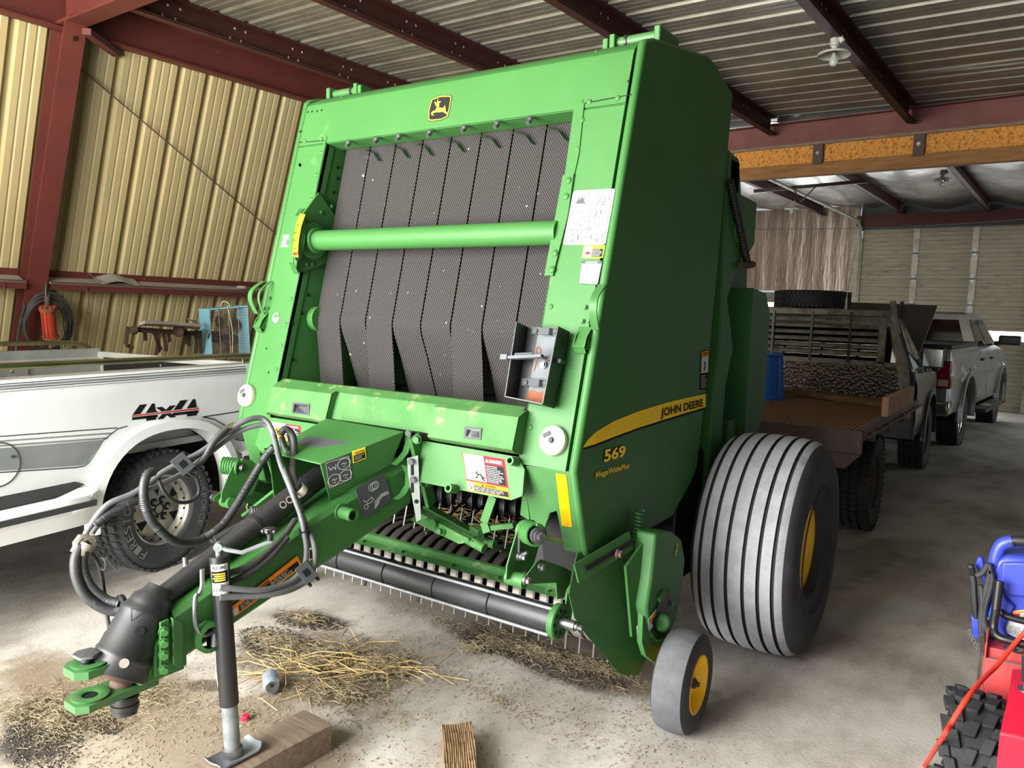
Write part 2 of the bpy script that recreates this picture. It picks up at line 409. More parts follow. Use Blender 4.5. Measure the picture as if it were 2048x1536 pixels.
def deck_mat():   # raised tread plate / ribbed bed
    m = mat('tread_plate', '#4c4642', '#5e564f', rough=.4, metal=.7, scale=6)
    nt = m.node_tree; N = nt.nodes; Lk = nt.links; p = N['Principled BSDF']
    tc = N.new('ShaderNodeTexCoord'); vo = N.new('ShaderNodeTexVoronoi'); vo.inputs['Scale'].default_value = 34
    Lk.new(tc.outputs['Object'], vo.inputs['Vector'])
    bp = N.new('ShaderNodeBump'); bp.inputs['Strength'].default_value = 1; bp.inputs['Distance'].default_value = .01
    Lk.new(vo.outputs['Distance'], bp.inputs['Height']); Lk.new(bp.outputs[0], p.inputs['Normal'])
    m = mat('grooved_wood', '#8a6a48', '#755638', rough=.8, scale=6)
    nt = m.node_tree; N = nt.nodes; Lk = nt.links; p = N['Principled BSDF']
    tc = N.new('ShaderNodeTexCoord'); wv = N.new('ShaderNodeTexWave'); wv.inputs['Scale'].default_value = 9; wv.inputs['Distortion'].default_value = .6; wv.inputs['Detail'].default_value = 2
    wv.bands_direction = 'X'
    Lk.new(tc.outputs['Object'], wv.inputs['Vector'])
    rp = N.new('ShaderNodeValToRGB'); rp.color_ramp.elements[0].color = lin('#55391f')+(1,); rp.color_ramp.elements[1].color = lin('#a07c57')+(1,)
    rp.color_ramp.elements[0].position = .2; rp.color_ramp.elements[1].position = .6
    Lk.new(wv.outputs['Fac'], rp.inputs[0]); Lk.new(rp.outputs[0], p.inputs['Base Color'])
    bp = N.new('ShaderNodeBump'); bp.inputs['Strength'].default_value = .8; bp.inputs['Distance'].default_value = .01
    Lk.new(wv.outputs['Fac'], bp.inputs['Height']); Lk.new(bp.outputs[0], p.inputs['Normal'])
deck_mat()
def floor_mat(spots):
    m = mat('concrete', '#8f8c86', rough=.75)
    nt = m.node_tree; N = nt.nodes; Lk = nt.links; p = N['Principled BSDF']
    geo = N.new('ShaderNodeNewGeometry'); pos = geo.outputs['Position']
    def noise(sc_, det, rough=.6, st=None):
        n = N.new('ShaderNodeTexNoise'); n.inputs['Scale'].default_value = sc_; n.inputs['Detail'].default_value = det; n.inputs['Roughness'].default_value = rough
        if st:
            mp = N.new('ShaderNodeMapping'); mp.inputs['Scale'].default_value = st; Lk.new(pos, mp.inputs['Vector']); Lk.new(mp.outputs[0], n.inputs['Vector'])
        else: Lk.new(pos, n.inputs['Vector'])
        return n.outputs['Fac']
    def ramp(x, stops):
        r = N.new('ShaderNodeValToRGB')
        while len(r.color_ramp.elements) < len(stops): r.color_ramp.elements.new(.5)
        for e, (q, c) in zip(r.color_ramp.elements, stops): e.position = q; e.color = lin(c)+(1,)
        Lk.new(x, r.inputs[0]); return r.outputs[0]
    def mix(f, a, b):
        x = N.new('ShaderNodeMix'); x.data_type = 'RGBA'; Lk.new(f, x.inputs['Factor']); Lk.new(a, x.inputs['A'])
        if isinstance(b, str): x.inputs['B'].default_value = lin(b)+(1,)
        else: Lk.new(b, x.inputs['B'])
        return x.outputs['Result']
    def mth(op, a, b, c=None):
        n = N.new('ShaderNodeMath'); n.operation = op
        for i, q in enumerate((a, b, c)):
            if q is None: continue
            if isinstance(q, (int, float)): n.inputs[i].default_value = q
            else: Lk.new(q, n.inputs[i])
        return n.outputs[0]
    big = noise(.55, 6); mid = noise(2.3, 9, .68, (1, .5, 1)); fine = noise(60, 4, .7)
    c = ramp(mth('ADD', mth('MULTIPLY', big, .55), mth('MULTIPLY', mid, .45)), [(.38, '#857e75'), (.46, '#a59f96'), (.53, '#bfbab2'), (.62, '#cdc9c1')])
    c = mix(ramp(fine, [(.5, '#000000'), (.8, '#3a3a3a')]), c, '#5a534a')
    warp = noise(3.2, 7, .65); gran = noise(95, 3, .8)
    for (x, y, rx, ry, rot, colr, amt, grit) in spots:
        mp = N.new('ShaderNodeMapping'); mp.vector_type = 'TEXTURE'; mp.inputs['Location'].default_value = (x, y, 0); mp.inputs['Rotation'].default_value = (0, 0, R(rot)); mp.inputs['Scale'].default_value = (rx, ry, 1e6)
        Lk.new(pos, mp.inputs['Vector'])
        ln = N.new('ShaderNodeVectorMath'); ln.operation = 'LENGTH'; Lk.new(mp.outputs[0], ln.inputs[0])
        d = mth('ADD', ln.outputs['Value'], mth('MULTIPLY_ADD', warp, 1.5, -.75))
        if grit: d = mth('ADD', d, mth('MULTIPLY_ADD', gran, grit, -grit*.5))
        f = N.new('ShaderNodeMapRange'); f.interpolation_type = 'SMOOTHSTEP'; f.inputs['From Min'].default_value = 1.05; f.inputs['From Max'].default_value = .55; f.inputs['To Max'].default_value = amt
        Lk.new(d, f.inputs['Value'])
        c = mix(f.outputs[0], c, colr)
    Lk.new(c, p.inputs['Base Color'])
    bp = N.new('ShaderNodeBump'); bp.inputs['Strength'].default_value = .25; bp.inputs['Distance'].default_value = .01
    Lk.new(fine, bp.inputs['Height']); Lk.new(bp.outputs[0], p.inputs['Normal'])
    rr = N.new('ShaderNodeMapRange'); rr.inputs['To Min'].default_value = .55; rr.inputs['To Max'].default_value = .9
    Lk.new(mid, rr.inputs['Value']); Lk.new(rr.outputs[0], p.inputs['Roughness'])
    return m
# ------------------------------------------------------------------ building shell
L0, L1, L2 = -1.7, 9.55, 17.31         # front opening, partition frame, end wall
TW = math.tan(R(19.7))
def wall_w(z): return -7.05-(3.75-z)*TW
def pz(w): return 3.851-.0206*(w+6.3)  # underside of the purlins
WN = (WD*math.cos(R(19.7))-UP*math.sin(R(19.7)))      # wall normal into the room
WC = WN.dot(B(-7.05, 0, 3.75))
def HW(x, y, off=0.0): return hit(x, y, WN, WC+off)
def wp(l, z, off=0.0): return B(wall_w(z), l, z)+WN*off
spots = []
for px, py, z, rx, ry, rot, c, a, g in ((650, 1330, 0, .55, .42, 20, '#6b5c4a', .8, .5), (250, 1480, 0, 1.3, .5, 10, '#857763', .75, .3), (560, 1290, 0, .28, .16, 0, '#1d1917', .9, .6), (700, 1330, 0, .25, .10, 30, '#221d1a', .85, .6),
        (620, 1240, 0, .24, .12, 20, '#1d1916', .9, .6),
        (90, 1465, 0, .34, .17, -20, '#1b1817', .92, .7), (200, 1440, 0, .16, .06, 0, '#15120f', .9, .2), (1060, 1310, 0, .62, .16, -8, '#2a2521', .85, .8), (1180, 1340, 0, .3, .1, -8, '#1c1815', .9, .6),
        (990, 1290, 0, .2, .10, 0, '#1d1916', .9, .7), (1140, 1300, 0, .8, .30, -8, '#6e604e', .75, .5), (400, 1440, 0, .9, .35, 10, '#7b6c59', .7, .3), (150, 1380, 0, .6, .2, 0, '#7b6a55', .75, .5),
        (900, 1220, 0, .7, .2, 0, '#7d7263', .5, .2), (420, 1370, 0, .12, .07, 30, '#4f443a', .8, .1), (960, 1255, 0, .12, .03, -25, '#4d463d', .7, .05), (1280, 1330, 0, .45, .1, -10, '#55493c', .7, .6),
        (1700, 1130, 0, 1.0, .25, 80, '#4d4842', .5, .0), (1300, 1440, 0, .3, .16, 0, '#bdbab3', .5, .1), (1720, 1230, 0, .6, .2, 60, '#b0ada6', .4, .1)):
    p = HZ(px, py, z); spots.append((p.x, p.y, rx, ry, rot, c, a, g))
floor_mat(spots)
fl = MB().slab([B(-8.6, -7, 0), B(6.2, -7, 0), B(6.2, L2+.3, 0), B(-8.6, L2+.3, 0)], (0, 0, -.15)).build('floor', 'concrete'); struct(fl)
def ribs(a, b, pitch, phase, base, top, dep, minor=True):
    """profile of a ribbed sheet: (position, height)"""
    out = [(a, 0)]; x = phase+math.floor((a-phase)/pitch)*pitch
    while x < b+pitch:
        for q, h in ((x-base/2, 0), (x-top/2, dep), (x+top/2, dep), (x+base/2, 0)) + (((x+pitch*.36-.014, 0), (x+pitch*.36, dep*.14), (x+pitch*.36+.014, 0), (x+pitch*.64-.014, 0), (x+pitch*.64, dep*.14), (x+pitch*.64+.014, 0)) if minor else ()):
            if a < q < b: out.append((q, h))
        x += pitch
    out.append((b, 0)); return out
pr = ribs(L0, L2, .2835, 3.57, .078, .034, .044)
rows = [[wp(l, z, -h) for l, h in pr] for z in (0, 3.86)]
struct(MB().loft(rows).build('wall_left', 'wall_tan', ang=20))
pr = ribs(L0, L1+.2, .2835, 5.97, .07, .03, .04)
rows = [[B(w, l, pz(w)+.205+h) for l, h in pr] for w in (-7.1, 6.0)]
struct(MB().loft(rows).build('ceiling', 'galv_roof', ang=20))
# sagging foil over the far bay
rn = random.Random(3); rows = []
for i in range(61):
    w = -7.05+13.05*i/60; r = []
    for j in range(31):
        l = L1+.1+(L2-L1-.1)*j/30; ph = (w+6.3)/1.5 % 1
        r.append(B(w, l, pz(w)+.2-.13*math.sin(math.pi*ph)**2*(.7+.3*math.sin(l*3.1+w))+.012*math.sin(l*17+w*5)))
    rows.append(r)
struct(MB().loft(rows).build('ceiling', 'foil', ang=80))
struct(MB().slab([B(6.0, L0, 0), B(6.0, L2, 0), B(6.0, L2, 4.1), B(6.0, L0, 4.1)], WD*.1).build('wall_right', 'wall_dark'))
# foil faced end wall left of the big door
rows = [[B(w, L2+.02+.003*math.sin(w*9+z*1.3)+.003*math.sin(w*23), z) for z in (2.24, 2.6, 3.0, 3.4, 4.0)] for w in [-7.72+.06*i for i in range(62)]]
mb = MB().loft(rows); struct(mb.build('wall_back', 'foil_wall', ang=80))
mb = MB()
mb.slab([B(-8.5, L2+.02, 0), B(-6.4, L2+.02, 0), B(-6.4, L2+.02, 2.2), B(-8.5, L2+.02, 2.2)], LD*.1)
mb.slab([B(-6.4, L2+.02, 0), B(-4.02, L2+.02, 0), B(-4.02, L2+.02, 1.25), B(-6.4, L2+.02, 1.25)], LD*.1)
mb.slab([B(-6.4, L2+.02, 2.02), B(-4.02, L2+.02, 2.02), B(-4.02, L2+.02, 2.2), B(-6.4, L2+.02, 2.2)], LD*.1)
struct(mb.build('wall_back', 'dusty_grey'))
struct(MB().slab([B(-4.05, L2+.1, 3.5), B(6, L2+.1, 3.5), B(6, L2+.1, 4.1), B(-4.05, L2+.1, 4.1)], LD*.1).build('wall_back', 'black_paint'))
w1 = MB().slab([B(-6.4, L2+.08, 1.25), B(-4.02, L2+.08, 1.25), B(-4.02, L2+.08, 2.02), B(-6.4, L2+.08, 2.02)], LD*.02).build('window_1', 'daylight'); struct(w1)
f = MB()
for a in (-6.4, -4.9, -4.06): f.obox(B(a+.02, L2+.05, 1.63), WD*.025, LD*.03, UP*.4)
for z in (1.27, 1.63, 2.0): f.obox(B(-5.21, L2+.05, z), WD*1.19, LD*.025, UP*.02)
struct(f.build('window_frame', 'rack_white', w1))
# ---- big sectional door
DW0, DW1 = -3.98, 2.2
prof = [(0, 0)]
for s_ in range(7):
    z0 = .5*s_; prof += [(z0+.012, -.012), (z0+.02, 0)]
    for k in range(5): q = z0+.07+.085*k; prof += [(q, 0), (q+.012, -.014), (q+.045, -.014), (q+.057, 0)]
    prof += [(z0+.48, 0), (z0+.49, -.012)]
prof.append((3.5, 0))
def hole(w0, w1, zz0, zz1): return w0, w1, zz0, zz1
wz0, wz1, ww0, ww1 = 1.34, 1.52, -3.15, -.98
dr = MB()
dr.loft([[B(w, L2-h, z) for z, h in prof] for w in (DW0, ww0)])
dr.loft([[B(w, L2-h, z) for z, h in prof] for w in (ww1, DW1)])
lo_ = [(z, h) for z, h in prof if z < wz0]+[(wz0, 0)]; hi_ = [(wz1, 0)]+[(z, h) for z, h in prof if z > wz1]
dr.loft([[B(w, L2-h, z) for z, h in lo_] for w in (ww0, ww1)]); dr.loft([[B(w, L2-h, z) for z, h in hi_] for w in (ww0, ww1)])
door = struct(dr.build('door_1', 'door_panel', ang=25))
st = MB()
for k in range(5):
    w = hit(1829-0, 540, LD, L2).dot(WD)+(hit(1947, 540, LD, L2).dot(WD)-hit(1829, 540, LD, L2).dot(WD))*k
    if w > DW1: break
    for s_ in range(7): st.obox(B(w, L2-.03, .5*s_+.25), WD*.055, LD*.018, UP*.24)
struct(st.build('stile', 'door_metal', door))
for k in range(4):
    w = hit(1829, 540, LD, L2).dot(WD)+(hit(1947, 540, LD, L2).dot(WD)-hit(1829, 540, LD, L2).dot(WD))*k
    for z in (.5, 1.0, 2.0, 2.5, 3.0):
        h = MB()
        p = B(w, L2-.055, z)
        h.slab([p-WD*.04, p-UP*.07-WD*.02, p-UP*.09, p-UP*.07+WD*.02, p+WD*.04, p+UP*.07+WD*.02, p+UP*.09, p+UP*.07-WD*.02], -LD*.012).cyl(p-WD*.05-LD*.02, p+WD*.05-LD*.02, .012, n=8)
        struct(h.build('hinge', 'zinc', door))
w2 = MB().slab([B(ww0, L2+.03, wz0), B(ww1, L2+.03, wz0), B(ww1, L2+.03, wz1), B(ww0, L2+.03, wz1)], LD*.02).build('pane', 'daylight', door); w2['label'] = 'bright narrow window in the big door'
struct(w2)
tk = MB()
tk.obox(B(-4.03, L2-.06, 1.75), WD*.03, LD*.04, UP*1.75)
tk.obox(B(-4.09, L2-.03, 2.0), WD*.05, LD*.02, UP*2.0)
trk = [B(-3.98, L2-.1, 0), B(-3.98, L2-.1, 3.0), B(-3.98, L2-.12, 3.25), B(-3.98, L2-.25, 3.5), B(-3.98, L2-.5, 3.62), B(-3.98, L2-.9, 3.64), B(-3.98, L1+1.0, 3.64)]
tk.tube(bez(trk, 5), .03, 6)
tag(tk.build('door_track', 'door_metal'), 'curved steel track running up the left jamb of the big sectional door', 'track')
hg = MB(); p = HZ(1513, 362+15, 3.62)
a_, b_ = B(-3.98, 13.2, 3.66), B(-3.98+1.0, 13.2, 3.7)
hg.bar(B(-4.6, 12.6, 3.66), B(-2.9, 12.6, 3.70), .05, .05); hg.bar(B(-3.98, 12.6, 3.68), B(-3.85, 12.6, 3.45), .04, .01); hg.bar(B(-3.62, 12.6, 3.68), B(-3.85, 12.6, 3.45), .04, .01)
tag(hg.build('track_hanger', 'rusty_steel'), 'perforated angle iron hanger carrying the door track under the foil roof', 'bracket')
tag(MB().slab([B(-4.1, L2-.02, 3.56), B(5.9, L2-.02, 3.56), B(5.9, L2-.02, 3.78), B(-4.1, L2-.02, 3.78)], -LD*.06).build('door_header', 'red_oxide'), 'dark red steel beam over the big sectional door', 'beam')
# ---- frames, purlins, girts
def chan(mb, p, q, depth, fl_, side, t=.008, m=0):
    """C section running p->q: web of given depth upwards, flanges to one side"""
    p, q = V(p), V(q); s_ = V(side)
    mb.slab([p, q, q+UP*depth, p+UP*depth], s_*t, m)
    mb.slab([p, q, q+s_*fl_, p+s_*fl_], UP*t, m)
    mb.slab([p+UP*depth, q+UP*depth, q+UP*depth+s_*fl_, p+UP*depth+s_*fl_], -UP*t, m)
    mb.slab([p+s_*fl_, q+s_*fl_, q+s_*fl_+UP*.02, p+s_*fl_+UP*.02], s_*.003, m)
PW = [-6.3, -4.8, -3.3, -1.8, -.3, 1.2, 2.7, 4.2]
PL = ['red steel purlin with bolt holes nearest the tan ribbed wall', 'red steel purlin with bolt holes, second from the tan ribbed wall', 'dark red purlin crossing right above the baler top', 'dark red purlin carrying the caged bulb on the right',
      'dark red purlin beyond the bulb, out toward the right wall', 'dark red purlin sixth from the tan wall', 'dark red purlin seventh from the tan wall', 'dark red purlin nearest the right wall']
for i, w in enumerate(PW[:5]):
    out_ = w > -1
    mb = MB(); z = pz(w)
    chan(mb, B(w, 3.17, z), B(w, L1-.1, z), .2, -.075, -WD)
    rn = random.Random(i); l = 3.5
    while l < L1-.4:
        for dz in (.055, .145):
            for e in (0, .11): mb.disc(B(w+.0095, l+e+dz*.5, z+dz), WD, .011, 8, 1)  # pale discs painted for light showing through the bolt holes
        l += .62
    if out_: struct(mb.build('trim_1', ['purlin_red', 'enamel']))
    else: tag(mb.build('purlin', ['purlin_red', 'enamel']), PL[i], 'purlin', 'roof purlins over the baler')
FL = ['dark purlin under the foil roof, left one beside the door track', 'dark purlin under the foil roof, second from the door track', 'dark purlin under the foil roof, beside the far hanging bulb', 'dark purlin under the foil roof, farthest right']
for i, w in enumerate((-4.8, -3.3, -1.8, -.3)):
    mb = MB(); z = pz(w); chan(mb, B(w, L1+.12, z), B(w, L2-.02, z), .19, .075, WD)
    if w > -1: struct(mb.build('trim_2', 'purlin_red'))
    else: tag(mb.build('purlin', 'purlin_red'), FL[i], 'purlin', 'roof purlins over the far bay')
mb = MB()
chan(mb, B(-7.0, L0, 3.755), B(-7.0, L1, 3.755), .32, .09, WD)
tag(mb.build('eave_strut', 'red_oxide'), 'red steel eave beam along the top of the tan ribbed wall', 'beam')
def frame(l, wi0, wi1, z0, name, label, hang):
    mb = MB(); h = .085
    a, b_ = B(wi1, l, 0), B(wi0, l, z0)               # inner flange, floor to knee
    oa, ob_ = B(wall_w(0)+.01, l, 0), B(wall_w(z0)+.01, l, z0)
    mb.slab([a-LD*h, a+LD*h, b_+LD*h, b_-LD*h], WD*.012)
    mb.slab([oa, a, b_, ob_], LD*.01)
    mb.slab([oa-LD*h, oa+LD*h, ob_+LD*h, ob_-LD*h], WD*.012)
    mb.obox((b_+ob_)/2+UP*.006, WD*.2, LD*h, UP*.008)
    mb.hexbolt(B(wi0-.04, l, z0-.12), WD, .018, .02, 1)
    if not label: return struct(mb.build('trim_3', ['red_oxide', 'brass_chrome']))
    return tag(mb.build(name, ['red_oxide', 'brass_chrome']), label, 'column')
frame(3.07, -6.78, -8.3, 3.80, 'steel_column', 'red steel column leaning with the tan wall above the hose coil', .3)
frame(L1, -6.78, -8.3, 3.60, 'steel_column', '', .3)
def rafter(l, z0, z1, label, d=.36, w0=-6.95, m='red_oxide'):
    mb = MB(); h = .085
    a0, a1 = B(w0, l, z0), B(5.9, l, z1)
    mb.slab([a0-LD*h, a0+LD*h, a1+LD*h, a1-LD*h], -UP*.012)
    mb.slab([a0, a1, a1+UP*d, a0+UP*d], LD*.01)
    mb.slab([a0-LD*h+UP*d, a0+LD*h+UP*d, a1+LD*h+UP*d, a1-LD*h+UP*d], -UP*.012)
    return tag(mb.build('rafter', m), label, 'rafter')
rafter(3.07, 3.80, 3.66, 'red steel rafter rising from the left column toward the camera', .22)
rafter(L1, 3.60, 3.70, 'dull pinkish red rafter above the wooden beam on the right', .30, m='red_oxide_dusty')
mb = MB().bar(HW(173, 63, .35), HW(234, 108, .03), .07, .05); tag(mb.build('flange_brace', 'red_oxide'), 'short red brace angling from the rafter down to the eave beam', 'brace')
mb = MB().cyl(HW(143, 122, .06), HW(560, 475, .06), .007, n=8); tag(mb.build('brace_rod', 'rusty_steel'), 'thin rusty diagonal brace rod across the tan wall', 'rod')
def girt(l0, l1, label):
    mb = MB(); zt = 1.83; t = .006
    a, b_ = wp(l0, zt, .005), wp(l1, zt, .005); dn = (wp(0, 1, 0)-wp(0, 2, 0)).normalized()
    mb.slab([a, b_, b_+dn*.062, a+dn*.062], WN*t, 0)
    a2, b2 = a+dn*.062, b_+dn*.062
    mb.slab([a2, b2, b2+WN*.2, a2+WN*.2], dn*t, 1)
    a3, b3 = a2+WN*.2, b2+WN*.2
    mb.slab([a3, b3, b3+dn*.058, a3+dn*.058], -WN*t, 0)
    mb.cyl(a3+dn*.002-WN*.02-dn*.012, b3-WN*.02-dn*.012, .008, n=6, m=2)
    l = l0+.4
    while l < l1:
        mb.rivet(wp(l, zt-.03, .012), WN, .008, m=3); l += .55
    return tag(mb.build('wall_girt', ['red_oxide', 'dusty_grey', 'rusty_steel', 'zinc']), label, 'girt')
girt(3.17, L1-.1, 'dusty red steel girt holding scrap along the tan wall')
girt(L0, 2.97, 'red steel girt left of the leaning column')
# ---- timber beam, OSB and blocks on the far frame
bz0, bz1, bz2 = 3.255, 3.40, 3.60
bl = L1-.18
tag(MB().slab([B(-3.74, bl-.07, bz0), B(5.8, bl-.07, bz0), B(5.8, bl-.07, bz1), B(-3.74, bl-.07, bz1)], LD*.09).build('wooden_beam', 'wood_beam', bev=.006), 'long brown timber beam under the orange chipboard panels', 'beam')
tag(MB().slab([B(-3.78, bl-.06, 3.60), B(5.8, bl-.06, 3.62), B(5.8, bl-.06, 3.655), B(-3.78, bl-.06, 3.63)], LD*.12).build('wooden_strip', 'wood_grey'), 'weathered timber strip along the top of the chipboard panels', 'strip')
tag(MB().slab([B(-3.80, bl-.06, 3.33), B(-3.74, bl-.06, 3.33), B(-3.74, bl-.06, 3.60), B(-3.80, bl-.06, 3.60)], LD*.1).build('wooden_block', 'rusty_steel'), 'dark upright block at the left end of the timber beam', 'block', 'dark blocks on the timber beam')
bw = [hit(1635, 317, LD, bl-.08).dot(WD), hit(1837, 300, LD, bl-.08).dot(WD)]
bw += [2*bw[1]-bw[0]+.05]
BL = ['dark block with a bolt, between the first and second chipboard panels', 'dark block with a bolt, between the second and third chipboard panels', 'dark block with a bolt at the far right of the chipboard']
for i, w in enumerate(bw):
    t = MB().slab([B(w-.055, bl-.09, 3.375), B(w+.055, bl-.09, 3.375), B(w+.055, bl-.09, 3.60), B(w-.055, bl-.09, 3.60)], LD*.06)
    t.hexbolt(B(w, bl-.09, 3.5), -LD, .018, .02, 1)
    tag(t.build('wooden_block', ['rusty_steel', 'zinc'], bev=.004), BL[i], 'block', 'dark blocks on the timber beam')
ed = [-3.73]+bw
OL = ['orange chipboard panel nearest the baler', 'orange chipboard panel between the two bolted blocks', 'orange chipboard panel at the right edge of the view']
for i in range(3):
    t = MB().slab([B(ed[i]+.05, bl-.03, 3.395), B(ed[i+1]-.05, bl-.03, 3.395), B(ed[i+1]-.05, bl-.03, 3.605), B(ed[i]+.05, bl-.03, 3.605)], LD*.02)
    tag(t.build('chipboard_panel', 'osb'), OL[i], 'panel', 'chipboard panels above the timber beam')
# ---- bulbs with enamel shades
def lamp(p, r, label, grp):
    t = thing('ceiling_lamp', label, 'lamp', p, 0, grp)
    MB().cyl(p+UP*.02, p-UP*.05, .035, n=16).cyl(p-UP*.05, p-UP*.09, .025, n=16).cyl(p+UP*.02+WD*.03, p-UP*.03+WD*.06, .02, n=10).build('socket', 'enamel', t, bev=.003)
    MB().lathe([(.025, -.075), (.05, -.08), (r*.95, -.105), (r, -.118), (r*.97, -.121), (r*.9, -.11), (.05, -.088), (.025, -.083)], p, UP, 28).build('shade', 'enamel', t)
    b = MB(); b.lathe([(.013, -.09), (.014, -.115), (.022, -.135), (.031, -.16), (.031, -.175), (.02, -.196), (.0005, -.203)], p, UP, 18).build('bulb', 'bulb_glass', t)
    MB().cyl(p-UP*.085, p-UP*.112, .0135, n=14).build('bulb_base', 'brass_chrome', t)
    return t
q = hit(1668, 88, WD, -1.78)
lamp(B(-1.775, q.dot(LD), pz(-1.8)-.005), .125, 'bare bulb under a small round enamel shade below the purlin', 'bulbs with enamel shades')
lamp(HZ(1886, 343, 3.72), .12, 'far bare bulb just under the timber beam', 'bulbs with enamel shades')
lamp(HZ(1584, 405, 3.72), .13, 'far bulb with enamel shade under the foil roof near the door track', 'bulbs with enamel shades')
mb = MB()
q0 = B(-1.765, 2.0, pz(-1.8)+.012); q1 = B(-1.765, L1-.1, pz(-1.8)+.012)
mb.tube([q0, q1], .011, 6)
tag(mb.build('lamp_cable', 'enamel'), 'thin grey cable clipped along the purlin to the near bulb', 'cable')
mb = MB().tube(bez([B(-6.0, L2-1.2, 3.45), B(-3, L2-1.2, 3.40), B(0, L2-1.2, 3.5), B(4, L2-1.2, 3.6)], 6), .007, 5)
tag(mb.build('wire', 'zinc'), 'thin wire strung across the far bay under the foil', 'wire')
# ------------------------------------------------------------------ things on and by the tan wall
gh = (wp(0, 1.83, .2)-wp(0, 1.83, 0))
def gp(x, y, off): return HW(x, y, off)
# coil of black hose on a hook
off = .24
t = thing('hose_coil', 'coil of black hose hanging from the girt beside the red column', 'hose', gp(95, 690, off))
rn = random.Random(5)
ctr = (96, 645)
for k in range(3):
    pts = []
    for i in range(40):
        a = 2*math.pi*i/40; rx = 50-4*k+rn.uniform(-.5, .5); ry = 60-5*k
        pts.append(gp(ctr[0]-2*k+rx*math.cos(a)*(1 if math.sin(a) > -.2 else .95), ctr[1]+3*k+ry*math.sin(a), off+.015*k))
    MB().tube(pts, .013, 8, closed=True).build('hose', 'hose_rubber', t)
MB().tube(bez([gp(50, 610, off), gp(42, 640, off), gp(36, 672, off), gp(33, 698, off)], 6), .012, 8).build('hose', 'hose_rubber', t)
MB().cyl(gp(34, 690, off), gp(32, 702, off), .012, n=8).build('hose_fitting', 'zinc', t)
MB().tube(bez([gp(92, 566, .21), gp(92, 575, .24), gp(92, 590, .27), gp(96, 594, .27), gp(98, 588, .27)], 5), .006, 6).build('hook', 'zinc', t)
# red cylinder (grease gun like) with rods
t = thing('hydraulic_cylinder', 'small rusty red cylinder with tie rods hanging inside the hose coil', 'cylinder', gp(98, 690, .28))
a, b = gp(95, 620, .3), gp(101, 672, .3)
MB().cyl(a, b, .058, n=20).build('barrel', 'orange_gun', t)
MB().cyl(a+(a-b)*.12, a, .07, n=12).cyl(b, b+(b-a)*.06, .07, n=12).build('end_cap', 'rust', t)
for dx in (-13, -5, 5, 13): MB().cyl(gp(95+dx, 612, .36-abs(dx)*.003), gp(101+dx, 676, .36-abs(dx)*.003), .008, n=6).build('tie_rod', 'orange_gun', t)
MB().cyl(b, gp(102, 694, .3), .018, n=10).build('piston_rod', 'rust', t)
MB().cyl(gp(94, 592, .29), a, .022, n=10).build('eye', 'rusty_steel', t)
# wires and hooks under the girt
for i, (pl, lab) in enumerate((([(172, 574), (174, 580), (177, 600), (178, 614), (174, 622), (177, 630)], 'thin bent wire hanging under the girt right of the hose coil'), ([(124, 582), (126, 600), (126, 640), (130, 668)], 'dark wire hanging under the girt close to the hose coil'), ([(8, 566), (9, 580), (7, 590), (12, 584)], 'bent wire hook on the girt left of the red column'))):
    mb = MB().tube(bez([gp(x, y, .215) for x, y in pl], 5), .004, 5)
    if i == 0:
        for d in ((-6, 628), (8, 625), (5, 638)): mb.tube([gp(177, 626, .215), gp(177+d[0], d[1], .22)], .005, 5)
    tag(mb.build('wire_hook', 'rusty_steel'), lab, 'wire', 'wires hanging from the girt')
# scrap sheet lying on the girt
def gs(l, u): return wp(l, 1.83, .0)+((wp(0, 1, 0)-wp(0, 2, 0)).normalized())*.055+WN*u
l0 = HW(180, 560, .05).dot(LD); l1 = HW(268, 565, .05).dot(LD)
rows = []
for i in range(13):
    x = i/12; h = .012+.035*max(0, math.sin(x*math.pi*1.1-.2))**2+(.03 if i == 0 else 0)
    rows.append([gs(lerp(l0, l1, x), u)+UP*(h+.01*math.sin(u*30)) for u in (.03, .09, .15, .19)])
tag(MB().solid(rows, UP*.004).build('scrap_sheet', 'dusty_grey'), 'curled dusty scrap sheet lying on the girt', 'scrap')
pt = HW(484, 577, .12)
tag(MB().lathe([(.02, 0), (.055, 0), (.055, .03), (.02, .03), (.02, 0)], gs(pt.dot(LD), .12)+UP*.006, UP, 20).build('tape_roll', 'dusty_grey'), 'dusty roll of tape lying on the girt near the baler', 'tape')
# old implement rack behind the pickup bed
off = .45
def ip(x, y, o=off): return HW(x, y, o)
t = thing('seat_frame', 'rusty angle iron implement with a flat worn top, leaning by the wall', 'implement', ip(330, 700))
MB().solid([[ip(275, 650, .4), ip(278, 645, .7)], [ip(285, 645, .4), ip(290, 641, .72)], [ip(340, 648, .4), ip(345, 643, .7)], [ip(398, 653, .4), ip(402, 648, .7)]], -UP*.03).build('top_plate', 'dusty_grey', t)
mb = MB().bar(ip(256, 658), ip(400, 668), .05, .05).bar(ip(256, 655), ip(252, 690), .02, .05).bar(ip(252, 690), ip(266, 696), .03, .03); mb.build('rail', 'rusty_steel', t)
for x0, y0, x1, y1 in ((290, 664, 291, 681), (313, 662, 318, 705), (326, 660, 333, 702), (337, 662, 339, 684), (370, 660, 373, 688), (380, 662, 378, 692), (393, 660, 392, 706), (400, 662, 402, 706), (306, 660, 322, 700)):
    MB().bar(ip(x0, y0), ip(x1, y1), .035, .012, up=tuple(WN)).build('hanger', 'rusty_steel', t)
MB().sph(ip(357, 662, .5), .09, 12, 0, (1, .4, .7)).build('hub', 'rusty_steel', t)
MB().cyl(ip(262, 662, .5), ip(272, 660, .5), .04, n=10).build('clamp', 'rusty_steel', t)
MB().solid([[ip(374, 638, .4), ip(396, 650, .4)], [ip(390, 640, .5), ip(400, 650, .5)]], UP*.004).build('rag', 'dusty_grey', t)
